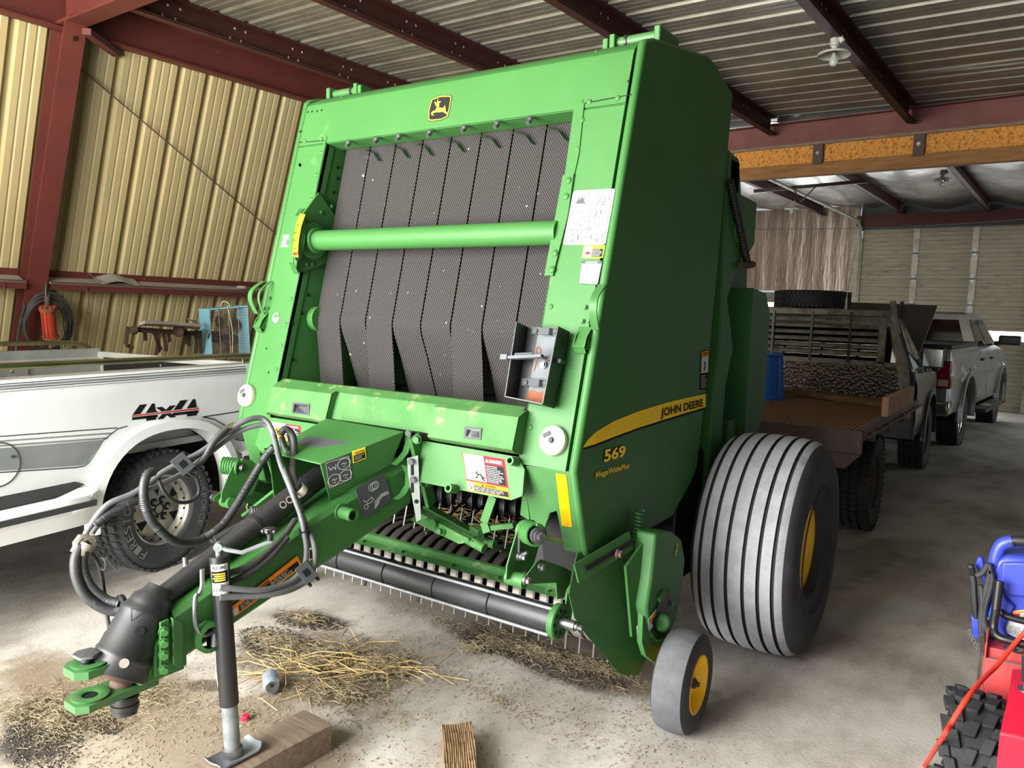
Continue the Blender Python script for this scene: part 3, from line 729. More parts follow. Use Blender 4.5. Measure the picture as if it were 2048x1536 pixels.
# box fan: front plane facing the camera
fc = HW(447, 660, .55); dF = depth(fc)
def fp(x, y, back=0):
    d = ray(x, y); return CP+d*dF+_fh*back
_fh = V((_fw.x, _fw.y, 0)).normalized()
t = thing('box_fan', 'old pale blue box fan with rusty blades standing by the tan wall', 'fan', fp(447, 706))
TL, TR, BR, BL_ = fp(418, 618), fp(496, 611), fp(501, 710), fp(424, 713)
bk = CP+ray(397, 613)*(dF+.10)-TL; bk.z = 0
mb = MB()
for a, b in ((TL, TR), (TR, BR), (BR, BL_), (BL_, TL)):
    mb.slab([a, b, b+bk, a+bk], ((TL+TR+BR+BL_)/4-(a+b)/2)*.05)
mb.build('housing', 'fan_blue', t, bev=.006)
g = MB()
for i in range(1, 30):
    s_ = i/30; g.cyl(lerp(TL, BL_, s_)-_fh*.004, lerp(TR, BR, s_)-_fh*.004, .0022, n=4)
for s_ in (.25, .5, .75): g.cyl(lerp(TL, TR, s_)-_fh*.008, lerp(BL_, BR, s_)-_fh*.008, .005, n=6)
g.build('grille', 'wire_steel', t)
g = MB()
for i in range(1, 18):
    s_ = i/18; g.cyl(lerp(TL, BL_, s_)+bk*.95, lerp(TR, BR, s_)+bk*.95, .002, n=4)
g.build('rear_grille', 'wire_steel', t)
c = (TL+TR+BR+BL_)/4+bk*.45; u_ = (TR-TL).normalized(); v_ = (TL-BL_).normalized(); rf = (TR-TL).length*.44
for k in range(4):
    a0 = math.pi/2*k+.5; rows = []
    for i in range(7):
        rr = rf*(.14+.86*i/6); wd = .62*math.sin(math.pi*min(.97, .18+.72*i/6))
        rows.append([c+(u_*math.cos(a0+wd*s_)+v_*math.sin(a0+wd*s_))*rr+_fh*(.05*s_) for s_ in (-1, -.5, 0, .5, 1)])
    MB().solid(rows, _fh*.003).build('blade', 'fan_dark', t)
MB().cyl(c-_fh*.03, c+_fh*.07, .05, n=18).build('motor', 'rusty_steel', t)
mb = MB().tube(bez([fp(455, 611, -.01), fp(462, 640, -.015), fp(466, 665, -.015), fp(466, 705, -.015)], 5), .004, 6).tube(bez([fp(440, 613), fp(446, 603), fp(456, 606), fp(460, 614)], 5), .005, 6); mb.build('cord', 'twine', t)
mb = MB(); p = fp(447, 712)
mb.slab([fp(405, 711, -.05), fp(520, 711, -.05), fp(520, 711, .35), fp(405, 711, .35)], -UP*.03)
for a, b in ((408, -.03), (515, -.03), (515, .3), (408, .3)):
    q = fp(a, 711, b); mb.bar(q-UP*.02, V((q.x, q.y, 0)), .05, .05, up=(0, 1, 0))
tag(mb.build('bench', 'rusty_steel'), 'low dark bench under the old blue box fan', 'bench')
# ------------------------------------------------------------------ wheels and vehicle helpers
def wheel(par, c, ax, rad, wid, rr, style='alloy', tread='at', names=('tire', 'wheel_rim'), tmat='tire_wall'):
    c = V(c); ax = V(ax).normalized(); h = wid/2
    t = MB()
    prof = [(rr*.98, -h*.62), (rr*1.06, -h*.86), (lerp(rr, rad, .5), -h*1.0), (rad*.93, -h*.97), (rad*.985, -h*.84)]
    if tread == 'at':
        for q in (-.42, 0, .42): prof += [(rad, h*(q-.1)), (rad*.965, h*(q-.07)), (rad*.965, h*(q+.07)), (rad, h*(q+.1))]
    else: prof += [(rad, -h*.5), (rad, h*.5)]
    prof += [(rad*.985, h*.84), (rad*.93, h*.97), (lerp(rr, rad, .72), h*1.0), (lerp(rr, rad, .70), h*1.02), (lerp(rr, rad, .3), h*.95), (rr*1.06, h*.86), (rr*.98, h*.62)]
    t.lathe(prof, c, ax, 64)
    u, v, a = basis(ax)
    if tread == 'at':
        n = 46
        for k in range(n):
            th = 2*math.pi*k/n
            for s_ in (-1, 1):
                for q, wq, o in ((.78, .2, 0), (.24, .15, .5)):
                    an = th+o*2*math.pi/n; d = u*math.cos(an)+v*math.sin(an); e = v*math.cos(an)-u*math.sin(an)
                    e = (e+ax*.35*s_).normalized()
                    t.obox(c+d*(rad*(.995 if q > .5 else 1.0))+ax*h*q*s_, d*rad*.022, e*rad*.045, ax*h*wq)
    tire = t.build(names[0], [tmat], par, ang=30)
    r = MB(); f = h*.62
    r.lathe([(rr*.98, -f), (rr*.9, -f*.8), (rr*.86, 0), (rr*.9, f*.8), (rr*.97, f*1.12), (rr*1.03, f*1.2), (rr*1.03, f*1.05), (rr*.97, f*1.0)], c, ax, 48)
    out = [tire]
    if style == 'alloy':
        r.lathe([(rr*.9, f*.9), (rr*.84, f*.62), (rr*.8, f*.5), (rr*.62, f*.62), (rr*.3, f*.72), (rr*.2, f*.74), (.0005, f*.74)], c, ax, 48, 0)
        for k in range(18):
            an = 2*math.pi*k/18; r.rivet(c+(u*math.cos(an)+v*math.sin(an))*rr*.88+ax*f*.86, ax, .008, m=1)
        for k in range(6):
            an = 2*math.pi*(k+.1)/6; d = lambda A, q, hh: c+(u*math.cos(A)+v*math.sin(A))*rr*q+ax*f*hh
            r.face([d(an-.02, .40, .72), d(an+.16, .78, .56), d(an-.26, .78, .56)], 1)
        r.lathe([(rr*.17, f*.75), (rr*.17, f*.8), (rr*.135, f*.8), (rr*.135, f*.75)], c, ax, 24, 1)
        rim = r.build(names[1], ['alloy', 'decal_black'], par, ang=30)
        for k in range(6):
            an = 2*math.pi*(k+.6)/6; p = c+(u*math.cos(an)+v*math.sin(an))*rr*.29+ax*f*.7
            MB().lathe([(.024, .001), (.024, .006), (.0005, .006)], p, ax, 12, 1).tube([p, p+ax*.022], .013, 6).rivet(p+ax*.022, ax, .012).build('lug_nut', ['zinc', 'decal_black'], rim)
    elif style == 'dark':
        r.lathe([(rr*.9, f*.8), (rr*.8, f*.2), (rr*.5, f*.3), (rr*.45, f*.9), (rr*.3, f*.95), (.0005, f*.95)], c, ax, 36)
        for k in range(8):
            an = 2*math.pi*k/8; p = c+(u*math.cos(an)+v*math.sin(an))*rr*.38+ax*f*.92
            r.tube([p, p+ax*.03], .012, 6)
        rim = r.build(names[1], ['rusty_steel'], par)
    elif style == 'chrome':
        r.lathe([(rr*.9, f*.8), (rr*.78, f*.3), (rr*.5, f*.55), (rr*.3, f*.8), (.0005, f*.8)], c, ax, 36)
        for k in range(5):
            an = 2*math.pi*k/5; d = u*math.cos(an)+v*math.sin(an); e = v*math.cos(an)-u*math.sin(an)
            r.obox(c+d*rr*.55+ax*f*.75, d*rr*.36, e*rr*.12, ax*f*.2)
        rim = r.build(names[1], ['chrome'], par)
    return tire
def side_sheet(P, cols, ztop, zbot, nf, arches=(), rows=10):
    """body side as a sheet: P(t, n, z); arches = (centre, half width, base z, height)"""
    out = []
    for t in cols:
        zb = zbot(t)
        for c, w, b, h in arches:
            x = (t-c)/w
            if abs(x) < 1: zb = max(zb, b+h*(1-abs(x)**2.4)**(1/2.4))
        zt = ztop(t); out.append([P(t, nf(t, z), z) for z in [lerp(zb, zt, k/rows) for k in range(rows+1)]])
    return out
def cols_for(t0, t1, arches, n=40):
    c = [lerp(t0, t1, i/n) for i in range(n+1)]
    for a, w, b, h in arches:
        for i in range(25):
            c.append(a-w*math.cos(math.pi*i/24))
        c += [a-w-1e-3, a+w+1e-3]
    return sorted(x for x in set(c) if t0 <= x <= t1)
def lip(P, a, w, b, h, n, dn, wid, m=0):
    """flare round a wheel arch"""
    mb = MB(); r1 = []; r2 = []; r3 = []
    for i in range(33):
        th = math.pi*i/32; x = -math.cos(th); y = max(0, 1-abs(x)**2.4)**(1/2.4)
        q = (math.cos(th), math.sin(th))
        r1.append(P(a+w*x, n+dn, b+h*y)); r2.append(P(a+(w+wid)*x, n+dn*.9, b+(h+wid)*y)); r3.append(P(a+(w+wid*1.25)*x, n, b+(h+wid*1.3)*y))
    r0 = [P(a+w*x_, n-.10, b+h*y_) for x_, y_ in [(-math.cos(math.pi*i/32), max(0, 1-abs(math.cos(math.pi*i/32))**2.4)**(1/2.4)) for i in range(33)]]
    return mb.loft([r0, r1, r2, r3], m)
def wheel_well(P, a, w, h, b, n0, n1):
    rows = []
    for n in (n0, n1): rows.append([P(a-w*1.03*math.cos(math.pi*i/20), n, b+h*1.03*math.sin(math.pi*i/20)) for i in range(21)])
    mb = MB().loft(rows); mb.face(rows[1]); return mb
# ------------------------------------------------------------------ white pickup on the left
O1 = HZ(318, 1142, 0); A1 = R(10.2)
r1 = V((-math.sin(A1), math.cos(A1), 0)); n1 = V((math.cos(A1), math.sin(A1), 0))
def P1(t, n, z): return O1+r1*t+n1*n+UP*z
N1 = .03
def HP(x, y, off=0.0): return hit(x, y, n1, n1.dot(O1)+N1+off)
pk = thing('pickup_truck', 'white pickup with 4x4 decal and grey stripes parked left of the baler', 'pickup', P1(-1.4, -.95, 0), A1)
ar = [(.055, .50, .345, .505)]
TB0, TB1 = -1.32, 1.12
nf = lambda t, z: N1 + (-.045*max(0, (z-1.10)/.09)**2 if z > 1.10 else 0) + (-.03*max(0, (.5-z)/.15) if z < .5 else 0) + (-.06*max(0, (t-.95)/.17)**2 if t > .95 else 0)
rows = side_sheet(P1, cols_for(TB0, TB1, ar), lambda t: 1.19, lambda t: .43 if t < .5 else .47, nf, ar, 12)
MB().loft(rows).build('bed_side', 'white_paint', pk, ang=50)
mb = MB()
nr = lambda t, z: -1.93-nf(t, z)+.0
mb.loft(side_sheet(P1, cols_for(TB0, TB1, ar), lambda t: 1.19, lambda t: .43, nr, ar, 8))
mb.build('bed_side', 'white_paint', pk, ang=50)
mb = MB()   # bed interior, rails caps, front wall, tailgate
for n0, n2 in ((N1-.045, N1-.13), (-1.885, -1.80)):
    mb.loft([[P1(t, n0, 1.19) for t in (TB0, TB1-.08)], [P1(t, n2, 1.195) for t in (TB0, TB1-.08)], [P1(t, n2, 1.13) for t in (TB0, TB1-.08)], [P1(t, n2+(-.03 if n2 > -1 else .03), 1.12) for t in (TB0, TB1-.08)], [P1(t, n2+(-.03 if n2 > -1 else .03), .75) for t in (TB0, TB1-.08)]])
mb.slab([P1(TB0, -1.80, .75), P1(TB1, -1.80, .75), P1(TB1, N1-.13, .75), P1(TB0, N1-.13, .75)], (0, 0, -.04))
mb.slab([P1(TB0, -1.9, .5), P1(TB0, N1-.02, .5), P1(TB0, N1-.02, 1.2), P1(TB0, -1.9, 1.2)], -r1*.04)
for s_ in (1,):
    for t0, t1 in ((TB0+.05, .05), (.12, .42)): mb.slab([P1(t0, -1.765, 1.10), P1(t1, -1.765, 1.10), P1(t1, -1.765, 1.0), P1(t0, -1.765, 1.0)], n1*.012)
for t in (-1.1, -.75, -.4, -.05, .3): mb.rivet(P1(t, -1.752, 1.06), n1, .013, m=0)
mb.build('bed', 'bed_grey', pk)
tg = MB().slab([P1(TB1-.10, -1.83, .62), P1(TB1-.10, N1-.09, .62), P1(TB1-.10, N1-.09, 1.17), P1(TB1-.10, -1.83, 1.17)], r1*.06)
tg.build('tailgate', 'bed_grey', pk, bev=.015)
tp = MB().slab([P1(TB1-.115, -1.72, .72), P1(TB1-.115, -.15, .72), P1(TB1-.115, -.15, 1.13), P1(TB1-.115, -1.72, 1.13)], r1*.012)
for n_ in (-1.68, -1.4, -1.1, -.8, -.5, -.2): tp.rivet(P1(TB1-.118, n_, 1.1), -r1, .012, m=1)
tp.build('tailgate_panel', ['black_paint', 'zinc'], pk)
for nn in (-1.84, N1-.085):   # chrome bed rails
    m_ = MB().tube(bez([P1(TB0-.0, nn, 1.205), P1(TB0+.1, nn, 1.245), P1(-.5, nn, 1.25), P1(.6, nn, 1.245), P1(.86, nn, 1.235), P1(.98, nn, 1.2)], 6), .017, 10)
    for t in (-.9, .75): m_.cyl(P1(t, nn, 1.19), P1(t, nn, 1.24), .014, n=8)
    m_.build('bed_rail', 'brass_chrome', pk)
lip(P1, .055, .495, .345, .50, N1, .045, .05).build('arch_flare', 'white_paint', pk, ang=60)
wheel_well(P1, .055, .52, .52, .345, N1-.03, -.42).build('wheel_well', 'dark_void', pk)
wheel_well(P1, .055, .52, .52, .345, -1.86, -1.45).build('wheel_well', 'dark_void', pk)
# running board with black tread and trim
T0, T1 = -1.6, -.44
sec = [(N1-.01, .640), (N1+.115, .588), (N1+.125, .565), (N1+.118, .53), (N1+.08, .50), (N1+.05, .42), (N1-.05, .42)]
def rb(t, s_):
    k = max(0, min(1, (T1-t)/.10)); return [P1(t, lerp(N1, n, .35+.65*k), z-(.0)) for n, z in s_]
MB().loft([rb(t, sec) for t in (T0, -1.0, -.7, -.56, -.50, T1)]).face(rb(T1, sec)).build('running_board', 'white_paint', pk, ang=30)
MB().slab([P1(T0, N1+.0, .641), P1(T0, N1+.09, .603), P1(-.72, N1+.085, .605), P1(-.52, N1+.03, .628), P1(-.55, N1+.0, .641)], (0, 0, .004)).build('step_tread', 'black_plastic', pk)
s2 = [(N1+.128, .562), (N1+.124, .530), (N1+.119, .530), (N1+.119, .562)]
MB().loft([[P1(t, n, z) for n, z in s2] for t in (T0, -.52)]).build('side_trim', 'stripe_dark', pk)
# rear bumper corner with trim
MB().loft([[P1(t, n, z) for n, z in ((N1-.02, .635), (N1+.04, .62), (N1+.05, .56), (N1+.03, .45), (N1-.03, .43))] for t in (.60, .75, .95, 1.2)]).build('bumper', 'white_paint', pk, ang=40)
MB().loft([[P1(t, n, z) for n, z in ((N1+.054, .60), (N1+.056, .53), (N1+.044, .53))] for t in (.60, 1.2)]).build('side_trim', 'stripe_dark', pk)
mb = MB().bx(0, 0, 0, 0, 0, 0); mb.slab([P1(1.15, -1.9, .45), P1(1.15, N1, .45), P1(1.15, N1, .62), P1(1.15, -1.9, .62)], r1*.12); mb.build('bumper', 'chrome', pk, bev=.02)
# stripes and decal as thin vinyl on the flat body side
def vinyl(polys, name, mats, label=None, lift=.0015):
    mb = MB()
    for q, m, k in polys: mb.face([HP(x, y, lift+.0006*k) for x, y in q], m)
    return mb.build(name, mats, pk, label=label)
a0, b0 = -30, 490
def ln(x, y0, y1, x0=0, x1=490): return lerp(y0, y1, (x-x0)/(x1-x0))
st = []
def band(ya0, ya1, yb0, yb1, m, xs=(-30, 492)):
    st.append(([(xs[0], ln(xs[0], ya0, yb0)), (xs[1], ln(xs[1], ya0, yb0)), (xs[1], ln(xs[1], ya1, yb1)), (xs[0], ln(xs[0], ya1, yb1))], m, 0))
band(768, 770, 732.0, 733.5, 1); band(771.5, 776.5, 736, 739.8, 0); band(778, 780, 741.5, 743, 1); band(784, 785, 746, 746.8, 1)
band(872, 874, 836, 838, 1, (-30, 235))
band(881, 884, 846, 849, 0, (-30, 222)); band(890, 893.5, 855, 858.5, 0, (-30, 216))
st.append(([(-30, 899), (206, 880), (184, 912), (176, 924), (166, 930), (150, 932), (-30, 944)], 0, 0))
for q in (((255, 852), (235, 858), (207, 880), (186, 914), (178, 925), (168, 932), (152, 935), (-30, 947)),):
    for (xa, ya), (xb, yb) in zip(q, q[1:]):
        st.append(([(xa, ya-1), (xb, yb-1), (xb, yb+1.2), (xa, ya+1.2)], 1, 1))
for q in (((405, 834), (470, 824), (492, 819)), ((405, 834), (428, 838), (452, 852), (462, 866), (470, 878), (480, 881), (492, 880))):
    for (xa, ya), (xb, yb) in zip(q, q[1:]): st.append(([(xa, ya-1), (xb, yb-1), (xb, yb+1.2), (xa, ya+1.2)], 1, 1))
st.append(([(455, 850), (492, 838), (492, 880), (474, 878), (464, 866)], 0, 0))
vinyl(st, 'stripe_decal', ['stripe_grey', 'stripe_dark'])
cs = lambda q: [(240+x/5.4857, 680+y/5.4857) for x, y in q]
d4 = []
for ox, oy in ((0, 0), (447, -48)):
    sh = lambda q: cs([(x+ox, y+oy) for x, y in q])
    d4 += [(sh([(215, 712), (298, 703), (232, 797), (205, 852), (132, 880), (132, 828)]), 0, 0), (sh([(132, 828), (413, 780), (413, 848), (132, 880)]), 0, 0), (sh([(285, 797), (352, 697), (380, 697), (397, 800), (397, 874), (288, 888), (288, 800)]), 0, 0)]
d4 += [(cs([(395, 742), (458, 732), (625, 850), (558, 856)]), 0, 0), (cs([(545, 722), (612, 714), (475, 866), (408, 872)]), 0, 0)]
d4 += [(cs([(130, 824), (862, 738), (862, 770), (130, 848)]), 1, 1), (cs([(130, 830), (862, 746), (862, 762), (130, 841)]), 2, 2)]
vinyl(d4, 'four_by_four_decal', ['decal_black', 'decal_white', 'decal_red'], '4x4 decal with red line')
fc_ = [HP(2, 918, .002)+r1*.0]
c = HP(-4, 930, .0025); mb = MB()
q = [c+r1*.105*math.cos(2*math.pi*i/28)+UP*.105*math.sin(2*math.pi*i/28) for i in range(28)]
mb.tube(q, .003, 5, closed=True); mb.cyl(HP(22, 914, .002), HP(30, 913, .004), .006, n=8)
mb.build('fuel_door', 'stripe_dark', pk)
# wheel with raised letters
wc = P1(.055, -.115, .353)
tire = wheel(pk, wc, n1, .355, .245, .205)
for t in (.055,): wheel(pk, P1(t, -1.78, .353), -n1, .355, .245, .205)
def arc_text(s_, c, ax, ur, up_, r0, hgt, a_start, a_end, lift, mat_, par):
    n = len(s_); mb = MB()
    for i, ch in enumerate(s_):
        a = a_start+(a_end-a_start)*i/(n-1)
        if ch == ' ': continue
        vs, fs = text_mesh(ch, .0); x0 = min(v[0] for v in vs); x1 = max(v[0] for v in vs)
        e = (ur*math.cos(a)+up_*math.sin(a)); tdir = (ur*math.sin(a)-up_*math.cos(a))
        w = abs(a_end-a_start)/(n-1)*(r0+hgt*.5)*.78
        mb.add([c+ax*lift+e*(r0+hgt*(v[1]/.72))+tdir*(((v[0]-x0)/(x1-x0)-.5)*w) for v in vs], fs)
    return mb.build('raised_lettering', mat_, par)
arc_text('TRANSFORCE', wc, n1, r1, UP, .262, .042, R(50), R(-28), .1245, 'tire_letter', pk)
arc_text('FIRESTONE', wc, n1, r1, UP, .255, .05, R(-128), R(-212), .1245, 'tire_letter', pk)
# cab and nose, reaching out of the picture on the left
mb = MB()
for n_, s_ in ((N1, 1), (-1.93-N1, -1)):
    a2 = [(-3.35, .5, .345, .505)]
    nn = lambda t, z, n_=n_, s_=s_: n_-s_*(.06*max(0, (z-.95)/.25)**2+.10*max(0, (-3.6-t)/.7)**2)
    mb.loft(side_sheet(P1, cols_for(-4.25, -1.37, a2, 30), lambda t: 1.14 if t > -2.75 else lerp(1.14, 1.04, (-2.75-t)/1.5), lambda t: .43, nn, a2, 8))
mb.loft([[P1(t, n, z) for n in (N1-.05, -.95, -1.9)] for t, z in ((-2.75, 1.14), (-3.5, 1.12), (-4.2, 1.03), (-4.28, .9), (-4.28, .5))])
mb.loft([[P1(t, N1-d, z), P1(t, -1.93-N1+d, z)] for t, z, d in ((-1.37, .43, .0), (-1.37, 1.14, .03), (-1.40, 1.45, .16), (-1.50, 1.72, .22), (-2.2, 1.74, .22), (-2.75, 1.14, .06))])
mb.build('cab', 'white_paint', pk, ang=40)
mb = MB()
for n_, s_ in ((N1, 1), (-1.93-N1, -1)):
    mb.slab([P1(-1.47, n_-s_*.06, 1.17), P1(-2.62, n_-s_*.06, 1.17), P1(-2.2, n_-s_*.205, 1.68), P1(-1.55, n_-s_*.205, 1.68)], n1*.004*s_)
mb.slab([P1(-2.68, -.06, 1.2), P1(-2.68, -1.87, 1.2), P1(-2.24, -1.73, 1.68), P1(-2.24, -.2, 1.68)], -r1*.01+UP*.006)
mb.build('window_glass', 'glass_dark', pk)
wheel(pk, P1(-3.35, -.115, .353), n1, .355, .245, .205)
wheel(pk, P1(-3.35, -1.78, .353), -n1, .355, .245, .205)
wheel_well(P1, -3.35, .52, .52, .345, N1-.03, -.42).build('wheel_well', 'dark_void', pk)
MB().slab([P1(-4.0, -1.5, .42), P1(1.1, -1.5, .42), P1(1.1, -.4, .42), P1(-4.0, -.4, .42)], (0, 0, .08)).build('chassis', 'dark_void', pk)
# ------------------------------------------------------------------ silver pickup at the far door
O2 = HZ(1916, 892, 0); A2 = math.atan2(-.075, .997)
f2 = V((-math.sin(A2), math.cos(A2), 0)); n2 = V((math.cos(A2), math.sin(A2), 0))
def P2(t, n, z): return O2+f2*t+n2*n+UP*z
sv = thing('pickup_truck', 'silver pickup with red tail lamp parked at the far garage door', 'pickup', P2(1.7, -.95, 0), A2)
a2 = [(.1, .50, .36, .60), (3.42, .50, .36, .60)]
top2 = lambda t: 1.33 if t < .92 else (1.29 if t < 3.0 else lerp(1.29, 1.18, min(1, (t-3.0)/1.1)))
mb = MB()
for n_, s_ in ((.03, 1), (-1.93, -1)):
    nn = lambda t, z, n_=n_, s_=s_: n_-s_*(.05*max(0, (z-1.1)/.2)**2+.05*max(0, (.65-z)/.3)+.16*max(0, (t-3.7)/.6)**2+.05*max(0, (-.85-t)/.3)**2)+(s_*.03 if .95 < z < 1.02 else 0)
    mb.loft(side_sheet(P2, cols_for(-1.12, 4.3, a2, 46), top2, lambda t: .50, nn, a2, 12))
mb.loft([[P2(t, n, z+(.03 if n == -.95 else 0)) for n in (-.04, -.95, -1.86)] for t, z in ((3.0, 1.28), (3.6, 1.25), (4.2, 1.17), (4.32, 1.0), (4.32, .5))])
mb.build('body', 'silver_paint', sv, ang=45)
MB().slab([P2(-1.10, -.0, .62), P2(-1.10, -1.9, .62), P2(-1.10, -1.9, 1.30), P2(-1.10, -0.0, 1.30)], f2*.06).build('tailgate', 'silver_paint', sv, bev=.02)
MB().slab([P2(-1.05, -.05, .62), P2(.9, -.05, .62), P2(.9, -1.85, .62), P2(-1.05, -1.85, .62)], UP*.5).build('bed', 'dark_void', sv)
MB().slab([P2(-1.05, .0, 1.31), P2(.92, .0, 1.33), P2(.92, -1.9, 1.33), P2(-1.05, -1.9, 1.31)], UP*.055).build('bed_cover', 'black_plastic', sv, bev=.015)
MB().slab([P2(-1.13, .03, .83), P2(-1.13, -.13, .83), P2(-1.13, -.13, 1.17), P2(-1.13, .01, 1.17)], f2*.12).build('tail_lamp', 'tail_red', sv, bev=.015)
MB().slab([P2(-1.135, .0, .86), P2(-1.135, -.11, .86), P2(-1.135, -.11, .94), P2(-1.135, .0, .94)], f2*.02).build('reverse_lamp', 'tail_clear', sv)
MB().slab([P2(-1.13, -1.77, .83), P2(-1.13, -1.93, .83), P2(-1.13, -1.93, 1.17), P2(-1.13, -1.77, 1.17)], f2*.12).build('tail_lamp', 'tail_red', sv, bev=.015)
MB().slab([P2(-1.2, .04, .50), P2(-1.2, -1.94, .50), P2(-1.2, -1.94, .68), P2(-1.2, .04, .68)], f2*.25).build('bumper', 'chrome', sv, bev=.03)
# cab
def cab(P, par, t0, t1, t2, t3, zb, zr, w0, w1, nC, pm, nm='cab_roof'):
    """greenhouse: rear base t0, rear roof t1, front roof t2, front base t3"""
    mb = MB(); rows = [[P(t, nC+s_*w, z) for t, w, z in ((t0, w0, zb), (t1, w1, zr-.04), (lerp(t1, t2, .1), w1-.06, zr), (lerp(t1, t2, .9), w1-.06, zr), (t2, w1, zr-.05), (t3, w0, zb))] for s_ in (-1, 1)]
    mb.loft(rows); mb.face(rows[0]); mb.face(rows[1]); mb.build(nm, pm, par, ang=40)
    g = MB()
    for s_ in (-1, 1):
        o = nC+s_*(w0+.004); o1 = nC+s_*(w1+.008)
        q = lambda a, b: P(lerp(lerp(t0, t3, a), lerp(t1, t2, a), b), lerp(o, o1, b), lerp(zb, zr-.05, b))
        for a, b in ((.06, .44), (.48, .92)): g.slab([q(a, .05), q(b, .05), q(b-.03, .88), q(a+.02, .88)], (q(.5, .5)-P(lerp(t0, t3, .5), nC, zb))*0+ (P(0, s_, 0)-P(0, 0, 0))*.003)
    for ta, tb, s_ in ((t0, t1, -1), (t3, t2, 1)):
        q = lambda a, b: P(lerp(ta, tb, b)+.006*s_, nC+a*lerp(w0, w1, b), lerp(zb, zr-.05, b))
        g.slab([q(-.85, .08), q(.85, .08), q(.85, .86), q(-.85, .86)], (P(s_, 0, 0)-P(0, 0, 0))*.004)
    g.build('window_glass', 'glass_dark', par)
cab(P2, sv, .95, 1.06, 2.4, 3.05, 1.29, 1.80, .93, .76, -.95, 'silver_paint')
d_ = MB()
for t in (.98, 1.85, 2.85): d_.slab([P2(t, .034, .55), P2(t+.012, .034, .55), P2(t+.012, .02, 1.27), P2(t, .02, 1.27)], n2*.003)
d_.build('door_seam', 'black_paint', sv)
for t in (1.12, 2.0):
    MB().obox(P2(t+.12, .045, 1.13), f2*.09, n2*.012, UP*.02).build('door_handle', 'black_plastic', sv, bev=.008)
MB().obox(P2(2.62, .2, 1.40), f2*.06, n2*.15, UP*.075).bar(P2(2.68, -.02, 1.33), P2(2.65, .12, 1.36), .06, .06).build('side_mirror', 'black_plastic', sv, bev=.03)
MB().obox(P2(2.62, -2.10, 1.40), f2*.06, n2*.15, UP*.075).build('side_mirror', 'black_plastic', sv, bev=.03)
MB().slab([P2(.72, .0, .40), P2(2.85, .0, .40), P2(2.85, .2, .40), P2(.72, .2, .40)], UP*.06).build('running_board', 'black_plastic', sv, bev=.02)
for t in (1.2, 2.2): MB().slab([P2(t, .03, .462), P2(t+.4, .03, .462), P2(t+.4, .18, .462), P2(t, .18, .462)], UP*.006).build('step_pad', 'chrome', sv)
for a in a2: lip(P2, a[0], a[1]-.02, a[2], a[3]-.02, .03, .05, .05).build('arch_flare', 'silver_paint', sv, ang=60)
MB().sph(P2(1.5, -.95, 1.81), .05, 10, 0, (1, 1, .5)).build('antenna', 'black_plastic', sv)
for t in (.1, 3.42):
    wheel(sv, P2(t, -.12, .37), n2, .37, .26, .22, 'chrome', tmat='tire_dark'); wheel(sv, P2(t, -1.78, .37), -n2, .37, .26, .22, 'chrome', tmat='tire_dark')
    wheel_well(P2, t, .52, .60, .36, 0, -.5).build('wheel_well', 'dark_void', sv)
MB().slab([P2(-.9, -1.6, .45), P2(4.2, -1.6, .45), P2(4.2, -.3, .45), P2(-.9, -.3, .45)], UP*.1).build('chassis', 'dark_void', sv)
MB().bx(0, 0, 0, 0, 0, 0).obox(P2(4.36, -.35, .95), f2*.05, n2*.28, UP*.14).build('headlamp', 'black_plastic', sv, bev=.02)
# ------------------------------------------------------------------ dark flatbed truck
XR = -.95; XL = -2.92; FC = (XR+XL)/2
fb = thing('flatbed_truck', 'dark flatbed truck with louvred headboard and raised hood behind the baler', 'truck', (FC, 7.6, 0))
ZB = .87; Y0, Y1 = 5.62, 8.45
MB().bx(XL, XR-.02, Y0+.02, Y1, ZB-.03, ZB).build('bed_floor', 'grooved_wood', fb)
m_ = MB().bx(XL, XR, Y0-.02, Y0+.03, ZB-.16, ZB+.003)
m_.slab([(XL+.25, Y0, ZB-.16), (XR, Y0, ZB-.16), (XR-.1, Y0, .60), (XL+.35, Y0, .60)], (0, .02, 0)); m_.build('rear_skirt', 'bed_steel', fb, bev=.005)
MB().bx(XL, XL+.05, Y0, Y1, ZB-.075, ZB+.003).build('side_rail', 'bed_steel', fb, bev=.004)
m_ = MB().bx(XR-.05, XR, Y0, Y1, ZB-.075, ZB+.003).bx(XR-.0, XR+.03, Y0+.12, Y1, ZB-.06, ZB-.045)
for y in (5.9, 6.6, 7.3, 8.0): m_.bx(XR-.02, XR+.03, y, y+.05, ZB-.10, ZB-.03)
m_.build('side_rail', 'bed_steel', fb, bev=.004)
m_ = MB()
for x in (-2.4, -1.5): m_.bx(x-.05, x+.05, 5.8, 10.5, .52, .66)
for y in (6.0, 7.0, 8.0): m_.bx(XL+.1, XR-.1, y, y+.07, .72, ZB-.03)
m_.build('chassis', 'dark_void', fb)
YH = 8.36; HR = -1.275; HL = -2.62
hb = MB()
hb.bx(HL, HR, YH, YH+.05, 1.17, 1.225).bx(HL, HR+.02, YH-.01, YH+.06, 1.665, 1.725).bx(HR-.07, HR, YH, YH+.05, 1.2, 1.68).bx(HL, HL+.07, YH, YH+.05, 1.2, 1.68)
hb.slab([(HR, YH, 1.68), (HR+.06, YH, 1.66), (HR+.22, YH, 1.20), (HR+.26, YH, .9), (HR+.19, YH, .9), (HR+.15, YH, 1.17), (HR, YH, 1.17), (HR, YH, 1.22), (HR+.12, YH, 1.22), (HR+.02, YH, 1.6)], (0, .04, 0))
head = hb.build('headboard_frame', 'rack_white', fb, bev=.006)
